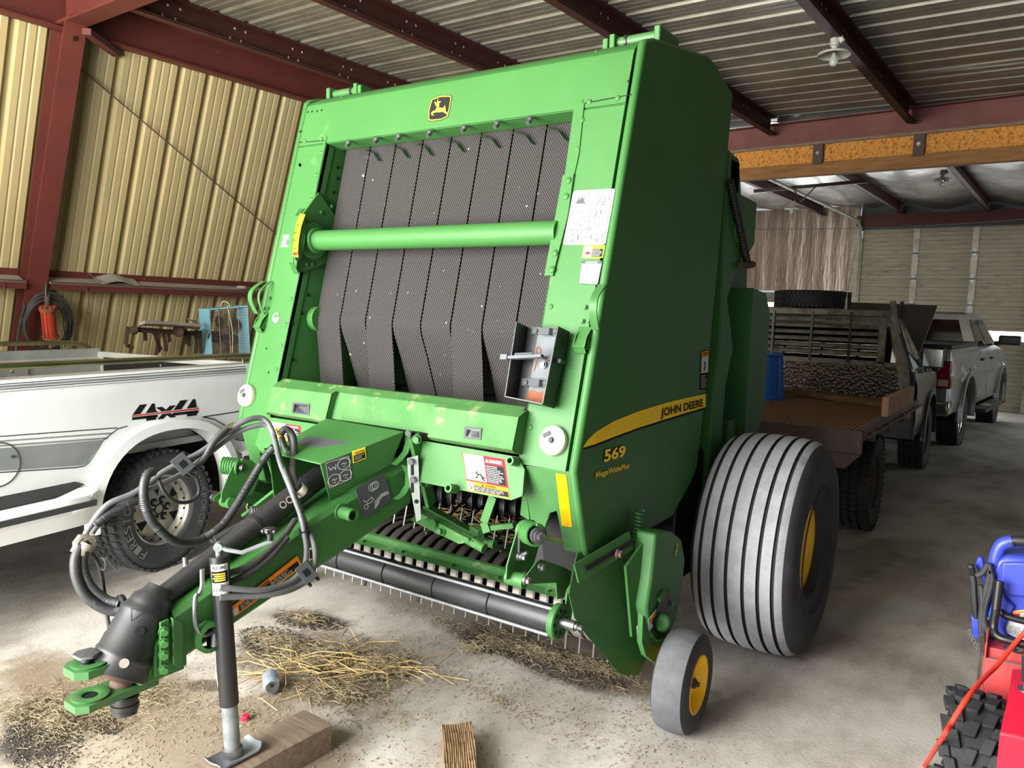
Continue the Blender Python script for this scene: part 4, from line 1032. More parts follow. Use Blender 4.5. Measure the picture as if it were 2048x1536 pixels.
for i in range(6):
    z = 1.285+.066*i; rows = []
    for k in range(15):
        x = lerp(HL+.07, HR-.07, k/14); b = .006*math.sin(k*1.9+i)
        rows.append([(x, YH-.012+b, z-.012), (x, YH+.012+b, z+.014), (x, YH+.05+b, z+.022)])
    MB().solid(rows, (0, .002, .004)).build('louvre', 'rack_white', fb)
m_ = MB()
for x in (-2.36, -1.97, -1.60): m_.bx(x-.011, x+.011, YH-.03, YH-.015, 1.2, 1.70)
m_.build('guard_bar', 'black_paint', fb)
MB().bx(HL-.1, HR+.2, YH+.01, YH+.03, ZB, 1.18).build('headboard_plate', 'tread_plate', fb)
MB().cyl((-1.66, YH+.01, 1.72), (-1.66, YH+.01, 1.84), .014, .009, 8).cyl((-1.66, YH+.01, 1.84), (-1.60, YH+.01, 2.42), .005, .003, 6).build('whip_antenna', 'enamel', fb)
def P3(t, n, z): return V((XR-.03+n, t, z))
a3 = [(9.70, .48, .36, .50)]
mb = MB()
for n_, s_ in ((0, 1), (-1.9, -1)):
    nn = lambda t, z, n_=n_, s_=s_: n_-s_*(.07*max(0, (z-.95)/.2)**2+.06*max(0, (.6-z)/.3)+.2*max(0, (t-10.2)/.4)**2)
    mb.loft(side_sheet(P3, cols_for(8.55, 10.58, a3, 26), lambda t: 1.13 if t < 9.45 else lerp(1.13, 1.06, min(1, (t-9.45)/1.5)), lambda t: .46, nn, a3, 10))
mb.loft([[P3(t, n, z) for n in (-.05, -1.85)] for t, z in ((10.5, 1.02), (10.6, .9), (10.6, .5))])
mb.slab([P3(8.55, 0, .46), P3(8.55, -1.9, .46), P3(8.55, -1.87, 1.13), P3(8.55, -.03, 1.13)], (0, .02, 0))
mb.build('cab_body', 'graphite_paint', fb, ang=45)
cab(P3, fb, 8.56, 8.66, 9.0, 9.55, 1.13, 1.69, .89, .70, -.95, 'graphite_paint')
MB().slab([P3(9.6, -.15, .95), P3(10.5, -.15, .9), P3(10.5, -1.75, .9), P3(9.6, -1.75, .95)], (0, 0, .04)).build('engine_bay', 'dark_void', fb)
MB().slab([P3(9.7, -.16, 1.22), P3(9.7, -1.74, 1.22), P3(10.25, -1.85, 1.86), P3(10.25, -.06, 1.83)], (0, .03, -.01)).build('hood', 'hood_paint', fb, bev=.01)
MB().slab([P3(9.695, -.44, 1.215), P3(9.695, -.48, 1.215), P3(10.245, -.45, 1.86), P3(10.245, -.41, 1.86)], (0, -.012, .004)).build('hood_crease', 'hood_paint', fb)
c = HY(1866, 716, 9.25)
MB().obox(c, V((.098, 0, 0)), V((0, .03, 0)), V((0, 0, .10))).bar(c-V((.08, 0, .06)), P3(9.3, -.02, 1.1), .02, .02).bar(c-V((.08, 0, -.04)), P3(9.3, -.05, 1.2), .02, .02).build('side_mirror', 'graphite_paint', fb, bev=.015)
MB().obox(c-V((0, .032, 0)), V((.092, 0, 0)), V((0, .003, 0)), V((0, 0, .092))).build('mirror_glass', 'mirror_glass', fb, bev=.01)
MB().obox(P3(9.42, .06, 1.18), V((.03, 0, 0)), V((0, .08, 0)), V((0, 0, .07))).build('side_mirror', 'black_plastic', fb, bev=.02)
for y, R_ in ((6.50, .37), (9.70, .37)):
    for s_, x in ((1, XR-.15), (-1, XL+.15)): wheel(fb, (x, y, R_), (s_, 0, 0), R_, .25, .2, 'dark', tmat='tire_dark')
lip(P3, 9.70, .46, .36, .48, 0, .03, .04).build('arch_flare', 'graphite_paint', fb, ang=60)
wheel_well(P3, 9.70, .5, .5, .36, -.02, -.5).build('wheel_well', 'dark_void', fb)
# things carried on the flatbed
sp = thing('spare_tire', 'worn spare tire lying flat above the flatbed headboard', 'tire', (-2.16, 9.0, 1.70))
t = MB(); cT = V((-2.13, 8.95, 1.83)); rad, h = .385, .095
t.lathe([(.21, -h*.8), (.24, -h), (.34, -h), (rad*.97, -h*.85), (rad, -h*.5), (rad, h*.5), (rad*.97, h*.85), (.34, h), (.24, h), (.21, h*.8), (.21, -h*.8)], cT, UP, 56)
for k in range(56):
    an = 2*math.pi*k/56; d = V((math.cos(an), math.sin(an), 0)); e = V((-d.y, d.x, 0))
    for j in range(4):
        t.obox(cT+d*(rad+.002)+UP*(-.066+.044*j)+e*(.012*(-1)**j), d*.008, (e+UP*.5*(-1)**j).normalized()*.013, UP*.017)
t.build('tread', 'tire_dark', sp)
for s_ in (-1, 1):
    MB().bar(cT-UP*(h+.01)+V((-.5, .3*s_, 0)), cT-UP*(h+.01)+V((.5, .3*s_, 0)), .03, .03).build('carrier_bar', 'rusty_steel', sp)
dm = thing('plastic_barrel', 'blue plastic barrel standing on the flatbed beside the baler', 'barrel', (-2.0, 6.95, ZB))
b0 = HZ(1530, 800, ZB); b0 = V((b0.x-.08, b0.y+.15, ZB)); hh = .42
MB().lathe([(.0005, .0), (.20, 0), (.20, .03), (.19, .04), (.165, hh-.03), (.178, hh-.02), (.178, hh), (.165, hh), (.16, hh-.05), (.18, .05), (.0005, .05)], b0, UP, 40).build('barrel_body', 'blue_drum', dm)
for k in range(14):
    an = 2*math.pi*k/14
    MB().bar(b0+V((.19*math.cos(an), .19*math.sin(an), .05)), b0+V((.167*math.cos(an), .167*math.sin(an), hh-.04)), .012, .012, up=(math.cos(an), math.sin(an), 0)).build('stave_rib', 'blue_drum', dm)
p0, p1 = HX(1773, 832, XR-.02), HX(1838, 800, XR-.02)
tag(MB().slab([(XR-.05, 6.62, ZB+.004), (XR, 6.62, ZB+.004), (XR, 6.62, ZB+.155), (XR-.05, 6.62, ZB+.155)], (0, 1.45, 0)).build('wooden_board', 'board_face', bev=.004), 'short board on edge along the right side of the flatbed, pale cut end', 'board')
y0 = HZ(1650, 790, ZB).y
tag(MB().slab([(-1.9, 7.75, ZB+.004), (-.99, 7.25, ZB+.004), (-.99, 7.33, ZB+.004), (-1.9, 7.83, ZB+.004)], (0, 0, .045)).build('lumber_strip', 'wood_light', bev=.004), 'long thin lumber strip lying across the flatbed near the headboard', 'lumber')
tag(MB().bar(HX(1786, 602, -1.18), V((-1.02, 7.95, ZB+.02)), .05, .035).build('steel_angle', 'rack_white'), 'pale rust streaked steel bar leaning up at the right of the headboard', 'bar')
rn = random.Random(11); mb = MB()
hc = V((-1.92, 7.75, ZB))
for i in range(420):
    a = rn.uniform(0, 6.28); r = abs(rn.gauss(0, .16)); p = hc+V((r*1.5*math.cos(a), r*math.sin(a), .006+rn.random()*.07*max(0, 1-r/.25)))
    b = rn.uniform(0, 6.28); l = rn.uniform(.03, .1); d = V((math.cos(b), math.sin(b), rn.uniform(-.1, .3)))*l
    p.z = max(p.z, ZB+.008); e = p+d; e.z = max(e.z, ZB+.006)
    mb.tube([p, e], .0016, 3)
tag(mb.build('hay_scraps', 'straw_brown'), 'small heap of old hay on the flatbed floor by the headboard', 'hay', kind='stuff')
# ------------------------------------------------------------------ green round baler
XC = -2.236
bl = thing('round_baler', 'big green round baler with black belts filling the middle of the shed', 'baler', (XC, 3.0, 0))
FN = V((0, -.97, .242)).normalized(); FC0 = FN.dot(V((0, 2.714, 2.601)))
FD = V((0, -.242, -.97)).normalized()          # down the sloping face
def HF(x, y, d=0.0): return hit(x, y, FN, FC0+d)
def fp_(u, z, d=0.0):
    y = 2.714+(z-2.601)*(.388/1.553); return V((XC+u, y, z))+FN*d
LN = V((0, -.952, -.306)).normalized(); LC0 = LN.dot(V((0, 2.326, 1.048)))
def HL_(x, y, d=0.0): return hit(x, y, LN, LC0+d)
def HU(x, y, u): return HX(x, y, XC+u)
def mir(p): p = V(p); return V((2*XC-p.x, p.y, p.z))
def both(fn):
    for s_ in (1, -1): fn(s_)
# --- front frame sheet: header and two columns with returned edges
prof = [(2.664, 2.385, .10), (None, 2.372, 0), (None, 2.40, 0), (None, 2.545, 0)]
hd = MB(); W_ = .895
cs_ = [fp_(0, 2.385, -.09), fp_(0, 2.378, 0), fp_(0, 2.56, 0), fp_(0, 2.585, -.004), fp_(0, 2.605, -.018), V((XC, 2.80, 2.637)), V((XC, 3.05, 2.69)), V((XC, 3.34, 2.73)), V((XC, 3.60, 2.70))]
hd.solid([[p+V((u, 0, 0)) for p in cs_] for u in (-W_, -.3, .3, W_)], (0, .006, -.004))
hd.build('header_panel', 'green', bl, ang=25)
for s_ in (1, -1):
    c = MB(); nm = 'front_column'
    q = [fp_(s_*u, z, 0) for u, z in ((.695, 2.37), (.895, 2.37), (.895, 1.048), (.695, 1.048))]
    c.slab(q, -FN*.02)
    c.slab([fp_(s_*.695, 2.37, 0), fp_(s_*.695, 1.048, 0), fp_(s_*.695, 1.048, -.05), fp_(s_*.695, 2.37, -.05)], (s_*.006, 0, 0))
    c.build(nm, 'green', bl)
    # lower apron of the column with a notch
    pl = [(1046, 968), (1052, 931), (1141, 944), (1160, 1108), (1130, 1101), (1113, 1022), (1100, 1026), (1088, 1060), (1072, 1050), (1040, 1030)]
    lw = [HL_(x, y) for x, y in pl]
    if s_ < 0: lw = [mir(p) for p in lw]
    MB().slab(lw, (0, .012, 0)).build('column_apron', 'green_worn' if s_ > 0 else 'green', bl, bev=.002)
    # inner side wall of the bale chamber
    w = [V((XC+s_*.70, y, z)) for y, z in ((2.66, 2.40), (2.33, 1.05), (2.40, .80), (3.5, .80), (3.62, 2.62), (2.76, 2.62))]
    iw = MB().slab(w, (s_*.012, 0, 0)).build('chamber_wall', 'green', bl)
    # outer shield
    op = [(2.714, 2.601), (2.735, 2.622), (2.80, 2.645), (3.34, 2.735), (3.42, 2.73), (3.696, 2.655), (3.635, 1.92), (3.558, 1.233), (3.50, .892), (3.44, .83), (3.225, .707), (2.60, .693), (2.48, .70), (2.429, .727), (2.326, 1.048)]
    sp_ = MB().slab([V((XC+s_*.902, y, z)) for y, z in op], (s_*.034, 0, 0))
    sp_.build('side_shield', 'green', bl, bev=.014, seg=3)
# strips, reinforcing plates and rivets
for s_ in (1, -1):
    for z in (2.33, 2.22, 2.1, 1.62, 1.5, 1.40, 1.29, 1.18): MB().rivet(fp_(s_*.722, z), FN, .011).build('rivet', 'green', bl)
    for u in (.74, .86): MB().rivet(fp_(s_*u, 2.40), FN, .011).build('rivet', 'green', bl)
st_ = MB()
st_.slab([HF(x, y, .004) for x, y in ((1127, 352), (1149, 348), (1137, 430), (1107, 552), (1090, 552), (1108, 455))], FN*.006)
for x, y in ((1137, 361), (1132, 393), (1110, 506), (1104, 539)): st_.rivet(HF(x, y, .010), FN, .014)
st_.build('reinforcing_plate', 'green', bl)
MB().slab([HF(x, y, .002) for x, y in ((1149, 212), (1169, 206), (1158, 310), (1149, 350), (1130, 352))], FN*.003).build('wear_strip', 'green', bl)
for u in (-.5, -.32, -.18, .0, .19, .36, .52):
    m_ = MB().hexbolt(fp_(u-.04, 2.374, .004)+V((0, 0, -.012)), (0, -.5, -.6), .010, .028)
    m_.build('bolt', 'zinc', bl)
    rr = [fp_(u-.03, 2.36, -.07), fp_(u, 2.355, -.07), fp_(u+.05, 2.34, -.075), fp_(u+.09, 2.30, -.08)]
    MB().loft([rr, [p+V((0, .04, 0)) for p in rr]]).build('belt_guide', 'green', bl)
sm = MB()
for x0, y0, x1, y1 in ((1171, 206, 1263, 189),): sm.cyl(HF(x0, y0, .001), HF(x1, y1, .001), .002, n=4)
sm.cyl(HF(597, 285, .001), HF(648, 281, .001), .002, n=4)
sm.build('panel_seam', 'black_paint', bl)
hl = MB()
for x, y in ((616, 224), (624, 223), (634, 222), (643, 220), (600, 263), (1257, 162), (537, 745), (533, 697), (510, 787)): hl.disc(HF(x, y, .0012), FN, .006, 8)
for x, y in ((600, 330), (676, 335), (676, 357), (668, 385), (617, 590), (605, 627), (585, 647), (587, 720)): hl.disc(HU(x, y, -.6935), (1, 0, 0), .009, 8)
hl.build('hole', 'decal_black', bl)
# --- belts: eight flat belts over a front roller, splaying below it
for i in range(8):
    u0 = -.665+i*.1663; u1 = u0+.1585
    def by(z): return 2.766+(z-2.391)*.2195
    back = .0 if i in (0, 2, 5, 7) else .085
    prf = [(by(2.62)+.0, 2.62), (by(2.39), 2.39), (by(1.56), 1.56), (by(1.54)-.001, 1.54), (2.577, 1.515), (2.579+.08*back, 1.48), (2.592+.45*back, 1.379), (2.607+back, 1.219), (2.63+1.7*back, .98)]
    rows = [[V((XC+lerp(u0, u1, k/2), y, z)) for y, z in prf] for k in range(3)]
    MB().solid(rows, (0, .007, .002)).build('belt', 'belt_rubber', bl, ang=50)
MB().cyl((XC-.69, 2.655, 1.53), (XC+.69, 2.655, 1.53), .055, n=24).build('belt_roller', 'black_paint', bl)
for s_ in (1, -1): MB().cyl((XC+s_*.655, 2.60, 1.53), (XC+s_*.693, 2.60, 1.53), .06, n=20).build('roller_end', 'green', bl)
MB().cyl((XC-.69, 2.86, 1.15), (XC+.69, 2.86, 1.15), .07, n=20).build('belt_roller', 'black_paint', bl)
MB().bx(XC-.69, XC+.69, 3.3, 3.34, .7, 2.6).build('chamber_shade', 'dark_void', bl)  # near-black plate standing in for the shade deep behind the belts
# --- cross tube with end flange and bale size gauge
ty = fp_(0, 1.898, 0).y+.02
MB().cyl((XC-.675, ty, 1.90), (XC+.695, ty, 1.90), .047, n=28).build('cross_tube', 'green', bl)
MB().cyl((XC-.69, ty, 1.90), (XC-.66, ty, 1.90), .085, n=28).cyl((XC-.66, ty, 1.90), (XC-.635, ty, 1.90), .060, n=24).build('tube_flange', 'green', bl, bev=.004)
sd = MB().slab([HU(x, y, -.69) for x, y in ((636, 385), (668, 430), (676, 446), (655, 525), (600, 545), (590, 545), (603, 430))], (.006, 0, 0))
for x, y in ((664, 413), (643, 425), (625, 528), (614, 528)): sd.rivet(HU(x, y, -.683), (1, 0, 0), .011)
sd.build('gauge_bracket', 'green', bl)
gc = []
for x, y in ((610, 418), (600, 432), (592, 455), (587, 480), (586, 505), (588, 525), (598, 548)):
    gc.append((HF(x, y, .085 if 425 < y < 540 else .02), HF(x-9, y, .085 if 425 < y < 540 else .02)))
MB().solid([[a for a, b in gc], [b for a, b in gc]], FN*.004).build('gauge_arc', 'green', bl)
yl = MB()
seq = [(601, 427), (593, 450), (588, 478), (586, 503), (587, 513)]
a = [HF(x-1, y, .0905) for x, y in seq]; b_ = [HF(x+10-.5, y+2, .0905) for x, y in seq]
yl.loft([a, b_], 0)
for x, y in ((590, 450), (586, 465), (584.5, 480), (584, 496)): yl.face([HF(x+2, y, .092), HF(x+10, y-1, .092), HF(x+10, y+.6, .092), HF(x+2, y+1.6, .092)], 1)
yl.face([HF(585.5, 505, .092), HF(594, 504, .092), HF(594, 510, .092), HF(586, 511, .092)], 2)
yl.build('size_gauge', ['reflector_yellow', 'decal_black', 'decal_red'], bl, label='yellow bale size gauge with black marks')
gp_ = MB().slab([HF(x, y, .05) for x, y in ((606, 440), (612, 446), (611, 480), (603, 512), (597, 522), (594, 490), (598, 460))], FN*.02); gp_.build('gauge_cover', 'green_worn', bl)
# --- lower front shield with two latch boxes
mb = MB()
def sec(u0, u1, pr_): mb.solid([[fp_(u, z, d) for z, d in pr_] for u in (u0, u1)], -FN*.004)
sec(-.66, .69, [(1.255, -.02), (1.25, 0), (1.22, .04)])
MBs = [(1.235, .02), (1.205, .062), (1.09, .068), (1.083, .05), (1.08, .0)]
sec(.31, .705, MBs); sec(-.65, -.26, MBs)
sec(-.26, .31, [(1.235, .02), (1.185, .03), (1.105, .035), (1.10, 0)])
for u in (.31, .705, -.65, -.26):
    mb.face([fp_(u, z, d) for z, d in [(1.235, -.01)]+MBs])
mb.slab([fp_(-.66, 1.25, 0), fp_(-.61, 1.205, .06), fp_(-.65, 1.08, .06), fp_(-.66, 1.08, 0)], (-.004, 0, 0))
mb.build('front_shield', 'green_dusty', bl, ang=22)
mb = MB()
mb.slab([fp_(u, z, .012) for u, z in ((.20, 1.075), (.70, 1.07), (.735, 1.03), (.745, .94), (.70, .918), (.20, .918))], -FN*.01)
mb.build('lower_shield', 'green', bl); mb = MB()
mb.slab([fp_(-u, z, .012) for u, z in ((.20, 1.075), (.70, 1.07), (.735, 1.03), (.745, .94), (.70, .918), (.20, .918))], -FN*.01)
mb.build('lower_shield', 'green', bl)
for x, y in ((1034, 924), (912, 978)): MB().lathe([(.010, 0), (.010, .05), (.017, .05), (.017, 0)], HF(x, y, .012), FN, 14).build('tube_stub', 'green', bl)
for x, y in ((947, 866), (603, 817)):
    d = Decal(HF(x-17, y-13, .0665), HF(x+17, y-9, .0665), HF(x+16, y+14, .0665), HF(x-19, y+10, .0665), .004).sheet(0)
    d.rect(.10, .12, .92, .9, 1); d.poly([(.15, .2), (.42, .25), (.25, .85), (.12, .85)], 2); d.rect(.4, .3, .9, .85, 0)
    d.build('latch_recess', ['decal_grey', 'black_paint', 'decal_black'], bl, label='dark grey push latch')
# --- cream knobs
for x, y in ((1110, 882), (497, 792)):
    p = HF(x, y, .0); k = MB()
    k.lathe([(.052, 0), (.054, .012), (.052, .022), (.047, .025), (.040, .022), (.018, .022), (.016, .026), (.0005, .026)], p, FN, 32, 0)
    k.hexbolt(p+FN*.024, FN, .009, .012, 1)
    k.obox(p+FN*.024+V((-.024, 0, 0))-FD*.018, V((.013, 0, 0))-FD*.008, V((.004, 0, 0))+FD*.006, FN*.003, 1)
    k.build('round_knob', ['cream_knob', 'decal_grey'], bl, label='cream plastic knob')
# --- rubber hood latches on the two edges
for s_ in (1, -1):
    def q(u, z, d): return fp_(s_*u, z, d)
    m_ = MB(); zz = 1.60 if s_ > 0 else 1.60
    arc = [q(.915+.006*math.sin(t*3.1), zz+.10-.16*t, .01+.055*math.sin(math.pi*t)) for t in [i/12 for i in range(13)]]
    m_.solid([arc, [p+V((s_*.03, 0, 0)) for p in arc]], FN*.006)
    if s_ < 0:
        arc = [q(.915-.03, zz+.10-.16*t, .01+.05*math.sin(math.pi*t)) for t in [i/12 for i in range(13)]]; m_.solid([arc, [p+V((.014, 0, 0)) for p in arc]], FN*.005)
    m_.slab([q(.86, zz-.05, .0), q(.91, zz-.05, .0), q(.91, zz-.13, .03), q(.86, zz-.13, .03)], FN*.006)
    for a, b in ((.86, .866), (.904, .91)): m_.slab([q(a, zz-.05, 0), q(a, zz-.13, 0), q(a, zz-.13, .035), q(a, zz-.09, .03)], V((s_*.006, 0, 0)))
    m_.slab([q(.862, zz-.125, .03), q(.908, zz-.125, .03), q(.908, zz-.145, .01), q(.862, zz-.145, .01)], FN*.004)
    for u, z in ((.868, zz-.03), (.893, zz-.03), (.87, zz+.02)): m_.hexbolt(q(u, z, .002), FN, .007, .01)
    m_.build('shield_latch', 'green', bl)
d = Decal(HF(543, 624), HF(562, 624), HF(560, 648), HF(543, 648)); d.circ(.5, .5, .5, 0, 0, n=24); d.circ(.5, .5, .40, 1, 1); d.poly([(.5, .12), (.85, .3), (.8, .5), (.5, .45), (.25, .62), (.3, .3)], 2, 2); d.build('round_sticker', ['zinc', 'decal_white', 'green'], bl)
# --- black net/extinguisher bracket channel
bk_ = MB(); c0 = [HF(x, y, .02) for x, y in ((1058, 655), (1140, 664), (1110, 815), (1036, 800))]
bk_.slab(c0, FN*.006, 1)
for (a, b) in ((c0[0], c0[3]), (c0[1], c0[2])): bk_.slab([a, b, b+FN*.085, a+FN*.085], V((-.004, 0, 0)), 0)
bk_.slab([c0[3], c0[2], c0[2]+FN*.09, c0[3]+FN*.09], FD*.004, 0)
bk_.slab([lerp(c0[0], c0[1], .28), lerp(c0[0], c0[1], .98), lerp(c0[3], c0[2], .98), lerp(c0[3], c0[2], .28)], FN*.009, 2)
bracket = bk_.build('tool_bracket', ['black_paint', 'black_paint', 'bracket_grey'], bl, label='black steel channel bracket')
rp_ = MB(); e = [HF(x, y, .031) for x, y in ((1050, 803), (1058, 783), (1066, 780), (1075, 786), (1086, 782), (1096, 786), (1106, 782), (1109, 790), (1106, 812))]
rp_.face(e, 0); rp_.build('rust_patch', 'rust', bracket)
for y in (662, 765):
    k = MB(); x = 1092 if y < 700 else 1072
    k.solid([[HF(x-27, y-8, .032), HF(x-14, y-8, .034), HF(x-8, y-6, .05), HF(x+8, y-6, .05), HF(x+16, y-4, .034), HF(x+28, y-4, .032)], [HF(x-28, y+6, .032), HF(x-16, y+6, .034), HF(x-10, y+8, .05), HF(x+6, y+8, .05), HF(x+14, y+10, .034), HF(x+26, y+10, .032)]], FN*.004)
    for xx in (-19, 20): k.hexbolt(HF(x+xx, y+1, .035), FN, .009, .010)
    k.build('clamp', 'decal_grey', bracket)
k = MB(); k.bar(HF(1006, 716, .10), HF(1085, 712, .10), .012, .022, up=tuple(FN)); k.bar(HF(1004, 715, .10), HF(1018, 715, .10), .02, .03, up=tuple(FN)); k.bar(HF(1030, 713, .09), HF(1066, 711, .06), .02, .025, up=tuple(FN)); k.build('clamp_arm', 'bracket_grey', bracket, bev=.002)
k = MB(); k.bar(HF(1082, 713, .06), HF(1125, 724, .06), .014, .03, up=tuple(FN)); k.build('clamp_arm', 'black_paint', bracket)
k = MB().tube(bez([HF(1078, 712, .10), HF(1072, 703, .11), HF(1077, 694, .11), HF(1082, 702, .11), HF(1076, 714, .10), HF(1068, 742, .09)], 5), .0025, 6); k.build('pin_clip', 'rust', bracket)
for x, y in ((1087, 730), (1112, 733)): MB().hexbolt(HF(x, y, .034), FN, .010, .012).build('bolt', 'zinc', bracket)
# --- emblem and printed labels on the face
X4 = lambda x, y, d=.0: HF(560+x/2.6256, 60+y/2.6256, d)
em = MB()
ol = [(793, 362), (840, 344), (896, 341), (903, 350), (894, 405), (882, 456), (845, 474), (785, 480), (774, 472), (777, 420)]
cx = sum(p[0] for p in ol)/10; cy = sum(p[1] for p in ol)/10
sc_ = lambda q, k: [(cx+(x-cx)*k, cy+(y-cy)*k) for x, y in q]
em.slab([X4(x, y, .002) for x, y in ol], -FN*.0018, 0)
em.face([X4(x, y, .0026) for x, y in sc_(ol, .955)], 1); em.face([X4(x, y, .0032) for x, y in sc_(ol, .88)], 0)
deer = [(811, 377), (819, 379), (822, 386), (826, 381), (826, 371), (830, 362), (829, 372), (834, 377), (840, 374), (845, 377), (839, 381), (834, 385), (836, 396), (832, 403), (835, 408), (848, 408), (860, 410), (862, 399), (867, 396), (866, 405), (870, 416), (868, 426), (878, 434), (879, 447), (874, 441), (864, 435), (852, 428), (842, 431), (826, 432), (814, 432), (804, 437), (802, 444), (810, 449), (798, 448), (793, 437), (802, 427), (816, 421), (822, 410), (823, 398), (815, 395), (818, 389), (812, 384)]
em.face([X4(x, y, .0038) for x, y in deer], 1)
em.build('emblem', ['decal_black', 'decal_yellow'], bl, label='black and yellow shield emblem with leaping deer')
Q = lambda *p: [HF(x, y) for x, y in p]
d = Decal(*Q((1147.5, 382), (1231, 377.5), (1211, 489.5), (1126.5, 489.5)), lift=.0022).sheet(0, rc=.05)
d.line([(.05, .05), (.95, .05), (.95, .95), (.05, .95), (.05, .05)], .0025, 1)
for b in (.28, .51, .74): d.line([(.05, b), (.95, b)], .002, 1)
d.line([(.40, .05), (.40, .28)], .002, 1); d.line([(.40, .74), (.40, .95)], .002, 1)
d.poly([(.10, .25), (.15, .19), (.19, .12), (.21, .18), (.25, .09), (.27, .17), (.31, .10), (.31, .2), (.37, .25)], 2)
def tractor(a, b, k=1.0):
    d.circ(a, b, .026*k, 3, 2, .003); d.circ(a+.14*k, b-.01, .042*k, 3, 2, .003)
    d.line([(a-.03*k, b-.03*k), (a-.02*k, b-.075*k), (a+.08*k, b-.08*k), (a+.09*k, b-.13*k), (a+.18*k, b-.13*k), (a+.19*k, b-.05*k)], .0025, 3)
def baler_pic(a, b, k=1.0):
    d.line([(a, b), (a+.05*k, b-.13*k), (a+.10*k, b-.13*k), (a+.13*k, b-.02*k), (a+.02*k, b)], .003, 3); d.circ(a+.10*k, b, .025*k, 3, 2, .003); d.circ(a+.06*k, b-.14*k, .010, 2, 2)
    d.line([(a+.12*k, b-.13*k), (a+.2*k, b-.16*k), (a+.23*k, b-.04*k), (a+.14*k, b-.02*k)], .002, 3)
tractor(.50, .24); baler_pic(.68, .25); tractor(.32, .48); baler_pic(.54, .48); tractor(.14, .71); baler_pic(.46, .72); baler_pic(.12, .93, .9); baler_pic(.70, .93, .9)
for a, b in ((.82, .42), (.80, .64)): d.circ(a, b, .055, 3, 2, .004); d.circ(a, b, .03, 3, 2, .003)
for i in range(3): d.line([(.10, .345+.025*i), (.28, .35+.025*i), (.30, .35+.025*i)], .0035, 2); d.line([(.44, .83+.02*i), (.60, .83+.02*i)], .003, 2)
for a, b in ((.64, .42), (.36, .65)): d.line([(a-.05, b), (a+.05, b)], .005, 2)
d.line([(.61, .92), (.64, .83), (.70, .80)], .005, 2); d.line([(.64, .83), (.66, .92)], .005, 2); d.line([(.33, .92), (.33, .83)], .01, 2)
d.build('instruction_label', ['decal_white', 'line_grey', 'decal_grey', 'line_grey'], bl, label='white picture instruction label')
d = Decal(*Q((1168.5, 491.5), (1211, 490.5), (1206, 516), (1163.5, 516.5)), lift=.0018).sheet(1, rc=.03)
d.rect(.04, .06, .42, .93, 0); d.poly([(.08, .72), (.16, .6), (.2, .42), (.25, .55), (.3, .4), (.34, .6), (.4, .72)], 2, 2); d.rect(.44, .28, .95, .92, 3); d.text('CAUTION', .52, .08, .93, .22, 3); d.fine(.47, .32, .93, .9, 5, 0, 3, 4)
d.build('caution_label', ['decal_white', 'decal_yellow', 'decal_red', 'decal_black'], bl, label='yellow CAUTION label with red flame')
d = Decal(*Q((1164, 521.5), (1205.5, 521.5), (1196, 570), (1157.5, 568)), lift=.0018).sheet(1, rc=.08)
d.rect(.03, .14, .97, .97, 0); d.text('IMPORTANT', .22, .04, .8, .11, 0); d.fine(.12, .18, .92, .34, 3, 1, 2, 8); d.fine(.2, .38, .85, .44, 1, 1, 2, 9); d.fine(.12, .48, .92, .93, 8, 1, 2, 10)
d.build('notice_label', ['decal_white', 'decal_grey'], bl, label='white IMPORTANT notice with grey border')
d = Decal(*Q((568, 470), (584, 469), (581, 494), (561, 494)), lift=.0015).sheet(0, rc=.06); d.rect(.0, .3, .93, .94, 1); d.fine(.05, .34, .9, .92, 7, 0, 2, 5); d.build('notice_label', ['decal_white', 'decal_grey'], bl, label='small grey notice by the size gauge')
def danger(q, d0, nm):
    d = Decal(*[HF(x, y, d0) for x, y in q], lift=.0018).sheet(2)
    d.rect(.02, .015, .51, .70, 0); d.rect(.51, .03, .98, .205, 2); d.rect(.53, .215, .965, .70, 1)
    d.text('DANGER', .64, .075, .94, .165, 0, 3, .03); d.poly([(.545, .165), (.585, .06), (.625, .165)], 0, 3)
    d.fine(.545, .235, .95, .69, 10, 0, 3, 3)
    d.line([(.12, .10), (.17, .06), (.34, .06), (.36, .10), (.42, .40), (.40, .44)], .004, 4); d.line([(.17, .06), (.19, .34), (.37, .33), (.34, .06)], .004, 4)
    for i in range(4): d.line([(.18+.003*i, .11+.055*i), (.345+.008*i, .11+.055*i)], .003, 4)
    d.circ(.15, .46, .04, 4, 2, .004); d.circ(.24, .47, .03, 4, 2, .004)
    d.circ(.27, .50, .022, 1, 3); d.line([(.29, .44), (.31, .53), (.30, .60), (.24, .63)], .016, 1, 3); d.line([(.31, .53), (.39, .52), (.44, .62), (.48, .58)], .02, 1, 3); d.line([(.39, .54), (.43, .66), (.48, .66)], .018, 1, 3)
    d.rect(0, .74, 1, 1, 5, 1); d.rect(.03, .76, .17, .975, 0, 2); d.rect(.18, .84, .985, .98, 1, 2); d.text('WARNING', .44, .765, .72, .825, 1, 3, .01)
    d.poly([(.36, .825), (.39, .765), (.42, .825)], 1, 3); d.fine(.2, .855, .95, .97, 3, 0, 3, 6); d.line([(.07, .79), (.08, .86), (.13, .9), (.08, .95)], .012, 1, 3)
    d.build('danger_label', ['decal_white', 'decal_black', 'decal_red', 'decal_white', 'line_grey', 'decal_orange'], bl, label=nm)
danger(((925, 904.5), (1009, 918.5), (1020, 997), (936, 980.5)), .012, 'red and white DANGER label with falling figure')
danger(((543, 843), (601, 852), (606, 890), (550, 880)), .012, 'DANGER label behind the hoses')
d = Decal(HL_(1111.6, 946), HL_(1133, 949.5), HL_(1144.7, 1054), HL_(1124, 1051), lift=.0018).sheet(0, rc=.06); d.build('amber_reflector', ['reflector_amber'], bl)
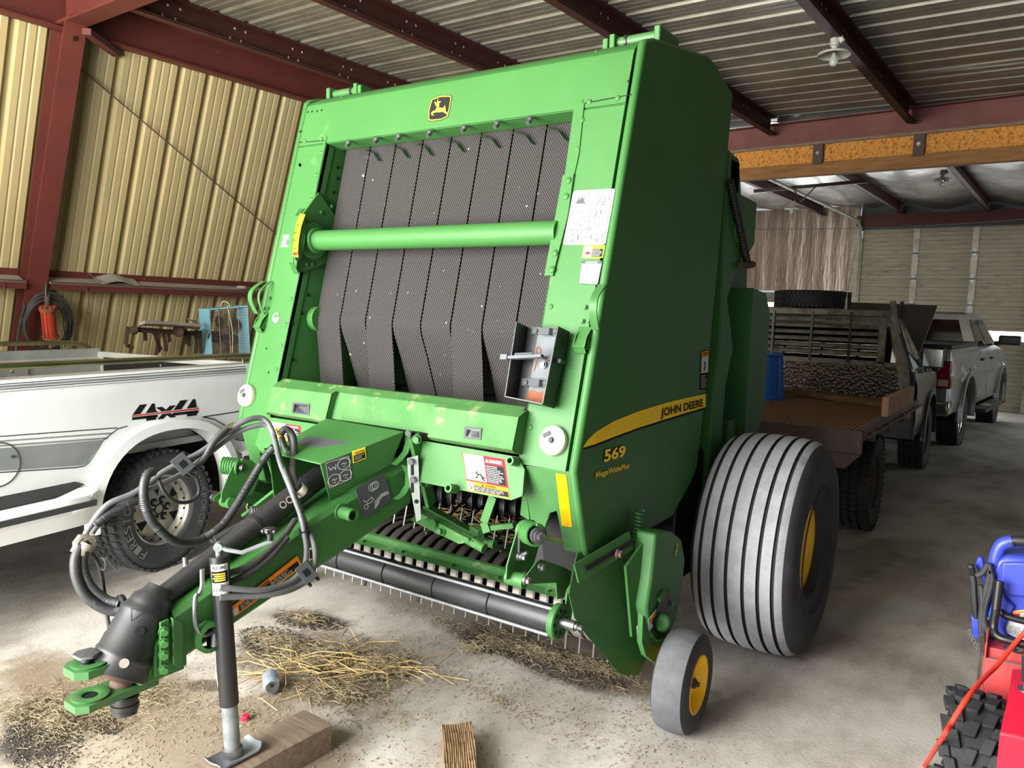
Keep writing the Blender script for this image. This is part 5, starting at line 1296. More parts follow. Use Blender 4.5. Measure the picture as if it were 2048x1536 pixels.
# --- side shield lettering
SU = .936
G = lambda x, y, d=.0016: HU(x, y, SU+d)
X8 = lambda x, y, d=.0016: G(1000+x/2.194, 300+y/2.194, d)
top_ = [(365, 1303), (385, 1272), (420, 1238), (500, 1190), (600, 1150), (720, 1112), (820, 1088), (903, 1071)]
bot_ = [(903, 1128), (820, 1152), (720, 1183), (600, 1221), (480, 1266), (420, 1290), (367, 1306)]
sw = MB(); sw.slab([X8(x, y, .0008) for x, y in top_[:1]+top_[1:]+[(903, 1138)]+[(x+1, y+10) for x, y in bot_[1:]]], V((-.0006, 0, 0)), 0)
sw.face([X8(x, y) for x, y in top_+bot_], 1)
for k in range(1, 6):
    f_ = k/6; pts = [(lerp(a[0], b[0], f_), lerp(a[1], b[1], f_)) for a, b in zip(top_[2:], bot_[::-1][1:])]
    n_ = min(len(pts), 6)
    for a, b in zip(pts, pts[1:]): sw.face([X8(a[0], a[1]-1.3, .0022), X8(b[0], b[1]-1.3, .0022), X8(b[0], b[1]+1.3, .0022), X8(a[0], a[1]+1.3, .0022)], 2)
sw.build('swoosh_decal', ['decal_black', 'decal_yellow', 'wheel_yellow'], bl, label='yellow swoosh decal with black edge')
def side_text(tx, q, m_, nm, bold=.02, back=None):
    d = Decal(*[G(x, y) for x, y in q], lift=.002)
    if back:
        d.text(tx, -.012, -.04, 1.012, 1.05, 1, 1, bold+.045)
    d.text(tx, 0, 0, 1, 1, 0, 3, bold); d.build(nm, [m_, back or m_], bl)
side_text('JOHN DEERE', ((1321, 817.5), (1404.5, 797.5), (1404.5, 817), (1320, 839)), 'decal_black', 'brand_lettering', .02)
side_text('569', ((1207.5, 899), (1250, 889.5), (1249.5, 912.5), (1206.5, 925.5)), 'decal_yellow', 'model_number', .035, 'decal_black')
side_text('MegaWidePlus', ((1191, 943.5), (1257.5, 925), (1257, 939), (1190, 960)), 'decal_yellow', 'model_lettering', .01)
d = Decal(*[G(x, y) for x, y in ((1402, 702), (1417, 699), (1414.5, 778), (1399.5, 780))], lift=.0015).sheet(1, rc=.05); d.rect(.02, .02, .98, .15, 2); d.rect(.04, .16, .96, .57, 0, 2); d.fine(.1, .62, .9, .96, 7, 0, 2, 3); d.line([(.45, .28), (.55, .4), (.4, .52)], .04, 1, 3); d.text('WARNING', .2, .06, .85, .11, 1, 3)
d.build('warning_label', ['decal_white', 'decal_black', 'decal_orange'], bl, label='orange topped warning label on the side shield')
# --- rear part: gate, net wrap box, gas strut
m_ = MB()
m_.slab([V((XC-.80, y, z)) for y, z in ((3.62, .95), (3.66, 2.62), (4.0, 2.60), (4.55, 2.1), (4.6, 1.4), (4.2, .85))], (1.58, 0, 0)); m_.build('rear_gate', 'green', bl, bev=.02)
po = MB().slab([V((XC+.93, y, z)) for y, z in ((3.70, 2.0), (3.73, 1.45), (3.68, 1.25), (3.68, .70), (3.83, .70), (3.85, 1.25), (3.93, 1.45), (3.80, 1.7), (4.02, 1.95), (3.86, 2.36), (3.70, 2.4))], (-.12, 0, 0)); po.build('gate_post', 'green', bl, bev=.008)
bxp = [(XC+.60, 4.17), (XC+.936, 4.19), (XC+.936, 4.42), (XC+.60, 4.5)]
m_ = MB()
y0, y1 = 4.18, 4.52
m_.slab([V((XC+.936, y, z)) for y, z in ((y0, 1.765), (y1-.10, 1.745), (y1, 1.64), (y1, 1.05), (y1-.12, .92), (y0, .90))], (-.55, 0, 0)); m_.build('net_wrap_box', 'green', bl, bev=.006)
MB().bx(XC+.62, XC+.90, 4.02, 4.16, .78, 1.06).build('tool_box', 'green', bl, bev=.008)
m_ = MB().slab([V((XC+.936, y, z)) for y, z in ((3.80, 2.22), (4.16, 2.21), (4.16, 1.99), (4.06, 1.93), (3.85, 1.99))], (-.5, 0, 0)); m_.build('upper_box', 'green', bl, bev=.01)
MB().bx(XC+.5, XC+.93, 3.70, 3.9, 2.1, 2.40).build('gate_hinge', 'black_paint', bl, bev=.04)
a, b = HU(1460, 362, .95), HU(1495, 528, .95); pts = []; n_ = 34
sp2 = [lerp(a, b, i/60) for i in range(61)]
MB().tube(sp2, [.017 if i % 2 else .021 for i in range(61)], 10).build('spring_hose', 'black_plastic', bl)
MB().cyl(HU(1482, 531, .95), HU(1505, 529, .95), .018, n=10).build('hose_end', 'rusty_steel', bl)
for (x0, x1, y_) in ((1418, 1429, 772), (1457, 1461, 760)): MB().slab([V((XC+.80, 3.64, 1.25)), V((XC+.90, 3.64, 1.25)), V((XC+.90, 3.64, 1.33)), V((XC+.80, 3.64, 1.33))], (0, -.004, 0)).build('stripe_decal', 'reflector_yellow', bl); break
# top hardware behind the header
for s_ in (1, -1):
    MB().cyl((XC+s_*.90, 2.90, 2.685), (XC+s_*.70, 2.90, 2.685), .022, n=14).build('gate_cylinder', 'green_worn', bl)
    MB().bx(XC+s_*.72-.012, XC+s_*.72+.012, 2.86, 2.94, 2.62, 2.712).bx(XC+s_*.69-.012, XC+s_*.69+.012, 2.86, 2.94, 2.62, 2.700).build('cylinder_clamp', 'green', bl, bev=.004)
    MB().cyl((XC+s_*.775, 2.90, 2.685), (XC+s_*.765, 2.90, 2.685), .028, n=14).build('clamp_ring', 'black_paint', bl)
    MB().bx(XC+s_*.915-.015, XC+s_*.915+.012, 2.86, 3.05, 2.63, 2.715).build('lift_lug', 'green_worn', bl, bev=.006)
# --- axle, main wheels, chassis
MB().bx(XC-1.3, XC+1.3, 3.78, 3.90, .46, .58).build('axle', 'black_paint', bl, bev=.01)
MB().bx(XC-.75, XC-.6, 2.6, 4.3, .55, .8).bx(XC+.6, XC+.75, 2.6, 4.3, .55, .8).bx(XC-.7, XC+.7, 3.3, 4.2, .6, .9).bx(XC+.72, XC+.9, 3.35, 3.75, .35, .95).build('chassis', 'black_paint', bl, bev=.01)
for s_ in (1, -1):
    c = V((XC+s_*1.20, 3.83, .515)); ax = V((s_, 0, 0)); Rr, h = .525, .232
    t = MB(); pr_ = [(.215, -h*.72, 1), (.24, -h*.9, 1), (.36, -h*1.02, 1), (.45, -h*.99, 1), (Rr*.945, -h*.86, 0)]
    mids = []
    ribs_ = [-.70, -.44, -.16, .16, .44, .70]; crown = lambda q: Rr*(1-.045*abs(q)**2.2)
    pts = []
    for q in ribs_:
        pts += [(crown(q-.035), h*(q-.035), 0), (crown(q)-.012, h*(q-.018), 2), (crown(q)-.012, h*(q+.018), 2), (crown(q+.035), h*(q+.035), 0)]
    pr_ += pts+[(Rr*.945, h*.86, 0), (.45, h*.99, 1), (.36, h*1.02, 1), (.24, h*.9, 1), (.215, h*.72, 1)]
    mids = [max(a[2], b[2]) if not (a[2] == 0 and b[2] == 2 or a[2] == 2 and b[2] == 0) else 2 for a, b in zip(pr_, pr_[1:])]
    t.lathe([(a, b) for a, b, _ in pr_], c, ax, 72, 0, mids); t.lathe([(.30, h*1.0), (.303, h*1.03), (.306, h*1.0)], c, ax, 48, 1)
    t.build('main_tire', ['tire_grey', 'tire_wall', 'groove'], bl, ang=40)
    r_ = MB(); r_.lathe([(.215, -h*.7), (.19, -h*.5), (.19, h*.3), (.20, h*.5), (.218, h*.66), (.226, h*.72), (.226, h*.64), (.2, h*.46)], c, ax, 48)
    r_.lathe([(.195, h*.1), (.13, h*.02), (.08, h*.14), (.0005, h*.14)], c, ax, 40)
    u, v, a_ = basis(ax)
    for k in range(8): r_.hexbolt(c+(u*math.cos(k*math.pi/4)+v*math.sin(k*math.pi/4))*.10+ax*h*.12, ax, .012, .02)
    r_.build('wheel_rim', 'wheel_yellow', bl)
# --- gauge wheels and pickup
def pu(s_):
    p_ = (lambda v: V(v)) if s_ > 0 else mir
    c = p_((-1.048, 2.79, .197)); ax = V((s_, .05, 0)).normalized()
    t = MB(); h = .068
    t.lathe([(.105, -h*.9), (.12, -h), (.165, -h), (.188, -h*.82), (.195, -h*.4), (.196, 0), (.195, h*.4), (.188, h*.82), (.165, h), (.12, h), (.105, h*.9)], c, ax, 48, 0, [1, 1, 1, 0, 0, 0, 0, 1, 1, 1]); t.build('gauge_tire', ['gauge_grey', 'tire_wall'], bl)
    r_ = MB(); r_.lathe([(.106, -h*.8), (.098, -h*.4), (.098, h*.5), (.108, h*.85), (.113, h*.95), (.108, h*.98), (.1, h*.8), (.09, h*.35), (.04, h*.25), (.032, h*.6), (.0005, h*.6)], c, ax, 36); r_.build('gauge_rim', 'wheel_yellow', bl)
    MB().cyl(c, c+ax*.05, .020, n=14).hexbolt(c+ax*.05, ax, .011, .016).build('hub', 'rusty_steel', bl)
    MB().slab([p_(HX(x, y, -1.14)) for x, y in ((1286, 1230), (1284, 1285), (1292, 1312), (1322, 1334), (1350, 1320), (1362, 1290), (1345, 1262), (1320, 1288), (1300, 1272), (1292, 1235))], (-s_*.02, 0, 0)).cyl(p_((-1.14, 2.79, .197)), p_((-1.06, 2.79, .197)), .015, n=10).build('wheel_arm', 'green', bl)
    # drive cover
    cv = [p_(HX(x, y, -1.155)) for x, y in ((1312, 1068), (1328, 1063), (1347, 1064), (1364, 1080), (1371, 1120), (1364, 1180), (1353, 1240), (1337, 1275), (1315, 1282), (1298, 1266), (1294, 1215), (1303, 1160))]
    m_ = MB(); m_.slab(cv, (-s_*.085, 0, 0)); m_.build('drive_cover', 'green', bl, bev=.01)
    m_ = MB(); m_.slab([p_(HX(x, y, -1.152)) for x, y in ((1302, 1240), (1312, 1215), (1325, 1185), (1338, 1180), (1336, 1200), (1330, 1230), (1330, 1262), (1306, 1262))], (s_*.004, 0, 0)); m_.build('cover_recess', 'black_paint', bl)
    MB().cyl(p_(HX(1322, 1245, -1.17)), p_(HX(1324, 1245, -1.13)), .042, .032, 20).build('hub_cap', 'green', bl, bev=.01); MB().hexbolt(p_(HX(1339, 1206, -1.153)), V((s_, 0, 0)), .01, .015).build('bolt', 'zinc', bl); MB().bar(p_(HX(1316, 1200, -1.15)), p_(HX(1328, 1183, -1.15)), .02, .02).build('tensioner', 'green', bl)
    if s_ > 0:
        d = Decal(*[HX(x, y, -1.153) for x, y in ((1351, 1087), (1357, 1087), (1354, 1112), (1347, 1112))], lift=.0015); d.poly([(.3, 0), (.7, 0), (.7, .6), (1, .6), (.5, 1), (0, .6), (.3, .6)], 0); d.poly([(.4, .1), (.6, .1), (.6, .66), (.8, .68), (.5, .9), (.2, .68), (.4, .66)], 1, 2); d.build('arrow_decal', ['decal_yellow', 'green'], bl)
        d = Decal(*[HX(x, y, -1.15) for x, y in ((1296, 1240), (1312, 1218), (1314, 1240), (1297, 1264))], lift=.0015).sheet(0); d.rect(.1, .05, .9, .35, 1); d.line([(.3, .5), (.5, .8), (.7, .5)], .05, 2); d.build('warning_label', ['decal_white', 'decal_orange', 'decal_black'], bl)
    # flared crop divider sheet
    A_ = [HX(x, y, -1.30) for x, y in ((1146, 1098), (1140, 1150), (1137, 1190), (1150, 1215))]
    rows = [[(-1.32, 2.40, .74), (-1.28, 2.60, .73), (-1.24, 2.80, .72), (-1.21, 2.95, .70)], [(-1.325, 2.36, .60), (-1.285, 2.56, .58), (-1.25, 2.78, .55), (-1.21, 2.93, .53)],
            [(-1.32, 2.40, .50), (-1.285, 2.55, .46), (-1.25, 2.72, .42), (-1.21, 2.90, .38)], [(-1.30, 2.46, .42), (-1.27, 2.56, .37), (-1.24, 2.70, .32), (-1.21, 2.86, .28)], [(-1.26, 2.54, .32), (-1.245, 2.58, .285), (-1.225, 2.66, .25), (-1.205, 2.78, .22)], [(-1.235, 2.60, .245), (-1.23, 2.62, .23), (-1.215, 2.66, .215), (-1.20, 2.72, .20)]]
    MB().solid([[p_(q) for q in r] for r in rows], (-s_*.006, .004, 0)).build('crop_divider', 'green_worn', bl, ang=50)
    MB().slab([p_(q) for q in ((-1.22, 2.60, .66), (-1.20, 2.72, .74), (-1.19, 2.80, .70), (-1.19, 2.72, .40), (-1.20, 2.64, .38))], (-s_*.01, 0, 0)).build('deflector', 'green', bl)
    m_ = MB().bar(p_((-1.30, 2.36, .68)), p_((-1.235, 2.66, .745)), .07, .008, up=(s_*.9, 0, .2)); m_.build('slotted_bar', 'green_worn', bl)
    m_ = MB().bar(p_((-1.285, 2.40, .69)), p_((-1.225, 2.66, .745)), .014, .010, up=(s_*.9, 0, .2)); m_.build('slot', 'black_paint', bl)
    MB().hexbolt(p_((-1.235, 2.55, .72)), (s_, 0, 0), .014, .02).build('bolt', 'rusty_steel', bl)
    MB().tube([p_(q) for q in ((-1.19, 2.66, .42), (-1.18, 2.65, .38), (-1.18, 2.68, .33))], .006, 8).build('rod', 'zinc', bl)
    # spring and link in front
    MB().tube(bez([p_((-1.27+.02*math.cos(i*.9), 2.80+.02*math.sin(i*.9), .83-.0022*i)) for i in range(70)], 1), .0045, 5).build('lift_spring', 'green', bl)
    # wind guard arm bracket
    bq = [(1037, 1050), (1052, 1038), (1066, 1040), (1078, 1055), (1076, 1090), (1065, 1128), (1050, 1140), (1010, 1160), (1012, 1130), (1028, 1075)]
    m_ = MB(); br = [p_(HX(x, y, -1.45)) for x, y in bq]; m_.slab(br, (s_*.006, 0, 0))
    m_.build('arm_bracket', 'green', bl, bev=.0015)
    y0, z0 = 2.26, .87
    pa, pb = p_(HX(1050, 1062, -1.445)), p_(HX(1077, 1072, -1.36))
    pts = []; n_ = 96
    dirv = (pb-pa); uu, vv, aa = basis(dirv)
    for i in range(n_+1):
        a = 2*math.pi*i*7/n_; pts.append(pa+dirv*(i/n_)*.86+(uu*math.cos(a)+vv*math.sin(a))*.036)
    MB().tube(pts, .0058, 6).build('torsion_spring', 'green', bl)
    MB().cyl(pa-dirv*.1, pa+dirv*.9, .022, n=12).build('spring_core', 'black_paint', bl)
    m_ = MB().cyl(pa+dirv*.88, pa+dirv*1.0, .028, n=14).hexbolt(pa+dirv*1.0, dirv, .015, .03)
    if s_ > 0: m_.build('bolt', 'zinc', bl)
    else: MB().cyl(pa-dirv*.10, pa-dirv*.14, .02, n=14).build('bolt', 'zinc', bl)
    MB().slab([p_(q) for q in ((-1.55, 2.56, .56), (-1.34, 2.56, .56), (-1.34, 2.46, 1.04), (-1.55, 2.46, 1.04))], (0, .01, 0)).build('notch_shade', 'dark_void', bl)  # dark sheet added for the shade seen through the apron notch
    q0 = p_(HX(1082, 1072, -1.36)); MB().bar(q0, p_(HX(1120, 1082, -1.33)), .05, .008, up=(0, -.3, 1)).build('link_arm', 'green', bl)
    q0 = p_(HX(1036, 1112, -1.443)); MB().cyl(q0, q0+V((s_*.012, 0, 0)), .018, n=14).hexbolt(q0+V((s_*.012, 0, 0)), (s_, 0, 0), .010, .02).tube([q0, p_(HX(1055, 1105, -1.40))], .006, 6).tube([p_(HX(1038, 1070, -1.44)), p_(HX(1037, 1108, -1.44))], .006, 6).build('bolt', 'zinc', bl)
    # lower arm with tube, carrying the roller
    q1, q2 = p_(HX(1015, 1153, -1.47)), p_(HX(1050, 1163, -1.40))
    MB().cyl(q1, q2, .026, n=18).build('pivot_tube', 'green', bl)
    ag = [(1072, 1122), (1080, 1118), (1124, 1133), (1140, 1142), (1138, 1165), (1130, 1180), (1126, 1195), (1112, 1198), (1110, 1165), (1045, 1168), (1043, 1160)]
    m_ = MB().slab([p_(HX(x, y, -1.385)) for x, y in ag], (s_*.006, 0, 0)); m_.build('guard_arm', 'green', bl, bev=.0015)
    for x, y in ((1079, 1134), (1050, 1160)):
        q0 = p_(HX(x, y, -1.378)); MB().hexbolt(q0, (s_, 0, 0), .012, .02).build('bolt', 'zinc', bl)
    MB().slab([p_(HX(x, y, -1.39)) for x, y in ((1132, 1185), (1146, 1200), (1136, 1258), (1126, 1256), (1128, 1225))], (s_*.006, 0, 0)).build('roller_arm', 'green', bl)
    e0 = V((XC+s_*.84, 2.41, .465))
    m_ = MB(); m_.lathe([(.03, -.012), (.064, -.012), (.066, 0), (.066, .012), (.06, .016), (.05, .012), (.022, .012), (.02, .016), (.0005, .016)], e0, (s_, 0, 0), 30)
    for k in range(8):
        an = k*math.pi/4; m_.disc(e0+V((s_*.0125, math.cos(an)*.042, math.sin(an)*.042)), (s_, 0, 0), .0085, 10, 1)
    m_.build('roller_flange', ['green', 'decal_black'], bl)
    MB().cyl(e0, e0+V((s_*.075, 0, 0)), .019, n=14).hexbolt(e0+V((s_*.075, 0, 0)), (s_, 0, 0), .010, .03).build('roller_pin', 'zinc', bl)
both(pu)
# wind guard roller in sections with rods
rl = MB().cyl((XC-.83, 2.41, .465), (XC+.83, 2.41, .465), .052, n=28); roll = rl.build('compressor_roller', 'black_plastic', bl)
for dy, dz in ((-.028, .052), (-.048, -.040), (.05, .03), (.03, -.055)):
    MB().cyl((XC-.83, 2.41+dy, .465+dz), (XC+.83, 2.41+dy, .465+dz), .0065, n=8).build('guard_rod', 'galv_tube', bl)
for u in (-.55, -.275, 0, .275, .55):
    MB().lathe([(.0535, -.003), (.0575, 0), (.0535, .003)], (XC+u, 2.41, .465), (1, 0, 0), 28).build('hoop', 'black_paint', roll)
for u in (-.45, -.1, .2): MB().cyl((XC+u, 2.37, .42), (XC+u, 2.36, .395), .006, n=6).build('bolt', 'black_paint', roll)
# reel bands and tines
rc = V((XC, 2.83, .395)); nb = 29
for i in range(nb):
    u = -.95+1.9*i/(nb-1); bw_ = .0225; pf = []
    rows = []
    for k in range(19):
        a = R(-130)+R(172)*k/18; rr = .155
        rows.append((rc.y-rr*math.cos(a), rc.z+rr*math.sin(a)))
    rows += [(2.76, .522), (2.83, .535), (2.98, .53), (3.15, .50)]
    bd = MB(); cr_ = lambda q: [[V((XC+u-bw_, y+.006, z-.003)), V((XC+u-bw_*.7, y, z)), V((XC+u+bw_*.7, y, z)), V((XC+u+bw_, y+.006, z-.003))] for y, z in q]
    bd.loft(cr_(rows[:18]), 0); bd.loft(cr_(rows[17:]), 1)
    bd.build('stripper_band', ['steel_band', 'feeder_dark'], bl)
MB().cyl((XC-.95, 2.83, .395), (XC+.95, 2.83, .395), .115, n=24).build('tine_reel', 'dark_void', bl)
for i in range(28):
    u = -.95+1.9*(i+.5)/28
    for bar_ in range(4):
        a = R(-90)+bar_*math.pi/2*.98+.15*(i % 2)*0
        if bar_ == 1 and False: continue
        d_ = V((0, -math.cos(a), math.sin(a)))
        if bar_ in (0,): MB().tube([rc+V((u, 0, 0))+d_*.10, rc+V((u, -.01, 0))+d_*.235], .0042, 6).build('tine', 'tine_steel', bl)
        elif bar_ == 2: MB().tube([rc+V((u, 0, 0))+d_*.10, rc+V((u, .05, 0))+d_*.27], .0042, 6).build('tine', 'tine_steel', bl)
# cross channel above the bands, feeder floor, rotor
m_ = MB(); m_.loft([[V((XC+u, y, z)) for y, z in ((2.622, .460), (2.66, .466), (2.675, .466), (2.672, .480), (2.685, .494), (2.705, .497), (2.72, .485), (2.722, .47), (2.74, .466))] for u in (-.93, .86)])
for u in (-.4, -.15, .15, .4, .65): m_.hexbolt((XC+u, 2.645, .464), (0, -.4, 1), .009, .012)
m_.build('cross_channel', 'green_dusty', bl, ang=30)
m_ = MB()
for i in range(26):
    u = -.86+1.72*i/25; m_.slab([V((XC+u-.012, 2.98, .50)), V((XC+u+.012, 2.98, .50)), V((XC+u+.012, 3.2, .49)), V((XC+u-.012, 3.2, .49))], (0, 0, .012))
m_.build('feeder_slats', 'feeder_dark', bl)
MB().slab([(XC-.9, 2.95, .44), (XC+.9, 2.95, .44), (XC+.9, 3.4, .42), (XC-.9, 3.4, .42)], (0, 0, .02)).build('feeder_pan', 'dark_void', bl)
for u in (-.1, .12, .33): MB().cyl((XC+u, 2.76, .54), (XC+u+.0, 3.05, .535), .006, n=6).build('floor_rod', 'green', bl)
m_ = MB().cyl((XC-.68, 3.30, .58), (XC+.68, 3.30, .58), .07, n=24)
rotor = m_.build('feed_rotor', 'black_plastic', bl)
for i in range(20):
    u = -.65+1.3*i/19; MB().lathe([(.072, -.006), (.115, -.003), (.115, .003), (.072, .006)], (XC+u, 3.30, .58), V((1, .12, .1)), 22).build('rotor_disc', 'black_paint', rotor)
for x0, y0, x1, y1 in ((940, 990, 893, 1036), (968, 1010, 923, 1050), (1010, 1060, 990, 1082)):
    MB().cyl(HY(x0, y0, 3.0), HY(x1, y1, 2.8), .007, n=6).build('guide_rod', 'black_paint', bl)
# lift linkage bars and hangers under the shield
Zp = lambda x, y, yy: HY(x, y, yy)
ch = MB()
ch.bar(HY(838, 1022, 2.42), HY(945, 1078, 2.42), .05, .012); ch.slab([HY(x, y, 2.40) for x, y in ((836, 1025), (945, 1083), (918, 1088), (820, 1040))], (0, .01, 0))
ch.cyl(HY(925, 1073, 2.42), HY(968, 1097, 2.42), .019, n=16); ch.cyl(HY(968, 1097, 2.42), HY(969, 1097.5, 2.42), .021, n=16)
ch.cyl(HY(855, 1045, 2.40), HY(862, 1048, 2.36), .02, n=14); ch.hexbolt(HY(886, 1063, 2.40), (0, -1, .2), .012, .03)
ch.build('lift_link', 'green_dusty', bl)
ch = MB().bar(HY(852, 1012, 2.62), HY(950, 1066, 2.62), .045, .012).cyl(HY(955, 1078, 2.58), HY(990, 1089, 2.58), .019, n=16).bar(HY(945, 1062, 2.55), HY(962, 1072, 2.52), .03, .05); ch.build('lift_link', 'green_dusty', bl)
MB().bar(HY(986, 993, 2.36), HY(968, 1045, 2.36), .035, .006, up=(0, -1, 0)).bar(HY(968, 1045, 2.36), HY(974, 1065, 2.36), .035, .006, up=(0, -1, 0)).build('hanger_bar', 'green', bl)
MB().bar(HY(985, 1055, 2.5), HY(1030, 1050, 2.5), .03, .02).build('hanger_bar', 'green', bl)
rn = random.Random(21); m_ = MB()
for i in range(520):
    p = V((XC+rn.uniform(-.3, .75), rn.uniform(2.9, 3.22), 0)); p.z = .53+rn.random()*.05; a = rn.uniform(0, 6.28); l = rn.uniform(.02, .08); d_ = V((math.cos(a), math.sin(a)*.7, rn.uniform(-.1, .35)))*l
    m_.tube([p, p+d_], .0013, 3)
sf = m_.build('hay_residue', 'straw', bl); sf['kind'] = 'stuff'
# ------------------------------------------------------------------ tongue, driveline, jack and hoses
def T(x, y, u): return HU(x, y, u)
# tongue beam (tapered box rising to the baler)
hw0, hw1 = .075, .17
ya, yb = 1.36, 2.34
za1, za0, zb1, zb0 = .632, .455, .985, .795
m_ = MB()
pts = []
for y, w, z0, z1 in ((ya, hw0, za0, za1), (1.75, .105, .585, .775), (2.0, .13, .665, .87), (yb, hw1, zb0, zb1)):
    e = .018
    pts.append([V((XC+x, y, z)) for x, z in ((-w, z0+e), (-w+e, z0), (w-e, z0), (w, z0+e), (w, z1-e), (w-e, z1), (-w+e, z1), (-w, z1-e))])
m_.loft(pts, 0, True); m_.face(pts[0]); m_.face(pts[-1]); beam = m_.build('tongue_beam', 'green', bl, ang=25)
def bu(y): return lerp(hw0, hw1, (y-ya)/(yb-ya))
def TB(x, y, d=.0):       # point on the right face of the beam
    n = V((yb-ya, -(hw1-hw0), 0)).normalized(); return hit(x, y, n, n.dot(V((XC+hw0, ya, 0)))+d)
BN = V((yb-ya, -(hw1-hw0), 0)).normalized()
# driveline shield box over the beam
ft = [(-.22, 2.24, 1.125), (.22, 2.24, 1.12), (.125, 1.90, 1.03), (-.19, 1.92, 1.03)]
m_ = MB()
P_ = [V((XC+u, y, z)) for u, y, z in ft]
m_.slab(P_, (0, 0, -.006))
nbx = (P_[2]-P_[1]).cross(V((XC+.165, 2.26, .97))-P_[1]).normalized()
m_.slab([P_[1], P_[2], hit(661, 1004, nbx, nbx.dot(P_[1])), hit(783, 928, nbx, nbx.dot(P_[1]))], (-.006, 0, 0))
m_.slab([P_[0], P_[3], V((XC-.20, 1.96, .80)), V((XC-.22, 2.26, .87))], (.006, 0, 0))
m_.build('driveline_shield', 'green', bl, bev=.004)
arc = [T(811, 868, .2), T(811, 888, .2), T(806, 904, .195), T(795, 918, .19), T(783, 929, .185)]
MB().solid([arc, [p+V((.03, 0, 0)) for p in arc]], (0, -.004, .002)).build('weld_gusset', 'green', bl)
arc = [T(803, 930, .18), T(812, 948, .19), T(811, 970, .19), T(800, 988, .18), T(786, 998, .17)]
MB().solid([arc, [p+V((.03, 0, 0)) for p in arc]], (0, -.004, .002)).build('weld_gusset', 'green', bl)
MB().bar(T(828, 872, .235), T(852, 965, .235), .06, .02, up=(1, 0, 0)).bar(T(852, 965, .235), T(862, 1010, .235), .05, .02, up=(1, 0, 0)).build('mount_bar', 'green', bl, bev=.003)
for x, y in ((835, 878), (853, 965)): MB().hexbolt(T(x, y, .25), (.4, -1, 0), .014, .025).build('bolt', 'green', bl)
zn = V((.62, -.78, 0)); zc = zn.dot(T(826, 980, .25)); Z_ = lambda x, y, d=0: hit(x, y, zn, zc+d)
pl = MB().slab([Z_(x, y) for x, y in ((814, 917), (836, 911), (842, 1038), (833, 1044), (816, 950))], zn*-.008, 0)
for a, b in ((924, 950), (958, 985)):
    pl.face([Z_(x, y, .001) for x, y in ((821, a), (827, a-1), (828, b), (822, b+1))], 1)
pl.disc(Z_(833, 1003, .001), zn, .009, 12, 1)
pl.build('slotted_plate', ['galv_light', 'decal_black'], bl, label='zinc plated adjustment plate with two slots')
for x, y in ((822, 923), (826, 959), (817, 866)): MB().hexbolt(Z_(x, y, .001), zn, .010, .016).build('bolt', 'zinc', bl)
MB().lathe([(.021, 0), (.024, .004), (.024, .07), (.018, .07), (.018, .03), (.0005, .03)], TB(683, 1024), BN, 20).lathe([(.033, 0), (.033, .006), (.0005, .006)], TB(683, 1024), BN, 20).build('peg_socket', 'green_worn', bl)
# labels on the box and beam
SBx = P_[1]; n_b = (P_[2]-P_[1]).cross(V((XC+.165, 2.26, .97))-P_[1]).normalized()
HBx = lambda x, y: hit(x, y, n_b, n_b.dot(SBx))
d = Decal(HBx(648, 924), HBx(698, 908), HBx(704, 958), HBx(657, 979), lift=.002).sheet(0, rc=.06)
d.line([(.04, .05), (.96, .05), (.96, .95), (.04, .95), (.04, .05)], .008, 1)
for a, b in ((.74, .28), (.27, .73), (.74, .73)): d.circ(a, b, .2, 1, 2, .012); d.line([(a-.1, b), (a-.03, b-.04), (a+.04, b+.03), (a+.11, b-.03)], .012, 1); d.line([(a-.05, b+.09), (a+.05, b+.1)], .01, 1)
d.line([(.12, .2), (.2, .35), (.3, .25), (.38, .38), (.42, .2)], .012, 1)
d.build('instruction_label', ['decal_grey', 'decal_white'], bl, label='dark label with three circled diagrams')
d = Decal(HBx(704, 903), HBx(730, 894), HBx(732, 916), HBx(706, 926), lift=.002).sheet(1); d.rect(.06, .38, .93, .93, 2); d.text('CAUTION', .18, .12, .9, .32, 2); d.fine(.12, .45, .88, .85, 3, 0, 2, 2); d.build('caution_label', ['decal_white', 'decal_yellow', 'decal_black'], bl, label='small yellow CAUTION label')
HTp = lambda x, y: hit(x, y, (P_[1]-P_[0]).cross(P_[3]-P_[0]).normalized(), (P_[1]-P_[0]).cross(P_[3]-P_[0]).normalized().dot(P_[0]))
d = Decal(HTp(616, 872), HTp(713, 888), HTp(680, 903), HTp(592, 888), lift=.0016).sheet(0, rc=.01); d.line([(.01, .02), (.99, .02), (.99, .98), (.01, .98), (.01, .02)], .004, 1); d.line([(.62, .02), (.62, .98)], .004, 1); d.fine(.04, .1, .6, .9, 6, 1, 2, 3); d.fine(.66, .1, .96, .9, 5, 1, 2, 4); d.build('instruction_label', ['decal_grey', 'line_grey'], bl, label='long dark label on the shield top')
d = Decal(HTp(611, 902), HTp(657, 910), HTp(633, 922), HTp(592, 912), lift=.0016).sheet(0); d.rect(.45, .04, .98, .3, 2); d.rect(.45, .32, .98, .95, 3); d.text('DANGER', .6, .08, .93, .26, 0); d.fine(.48, .38, .95, .9, 3, 0, 2, 5); d.poly([(.08, .6), (.2, .3), (.38, .5), (.3, .75)], 3, 2); d.build('danger_label', ['decal_white', 'decal_white', 'decal_red', 'decal_black'], bl, label='white and red label at the front of the shield')
d = Decal(TB(710, 978), TB(767, 946), TB(784, 1000), TB(728, 1038), lift=.002).sheet(0)
d.circ(.62, .22, .12, 1, 2, .012); d.circ(.50, .22, .12, 1, 2, .008); d.circ(.56, .22, .12, 1, 2, .008)
d.line([(.12, .45), (.2, .55), (.4, .5), (.45, .6), (.3, .65), (.2, .6)], .01, 1); d.circ(.16, .68, .07, 1, 2, .01)
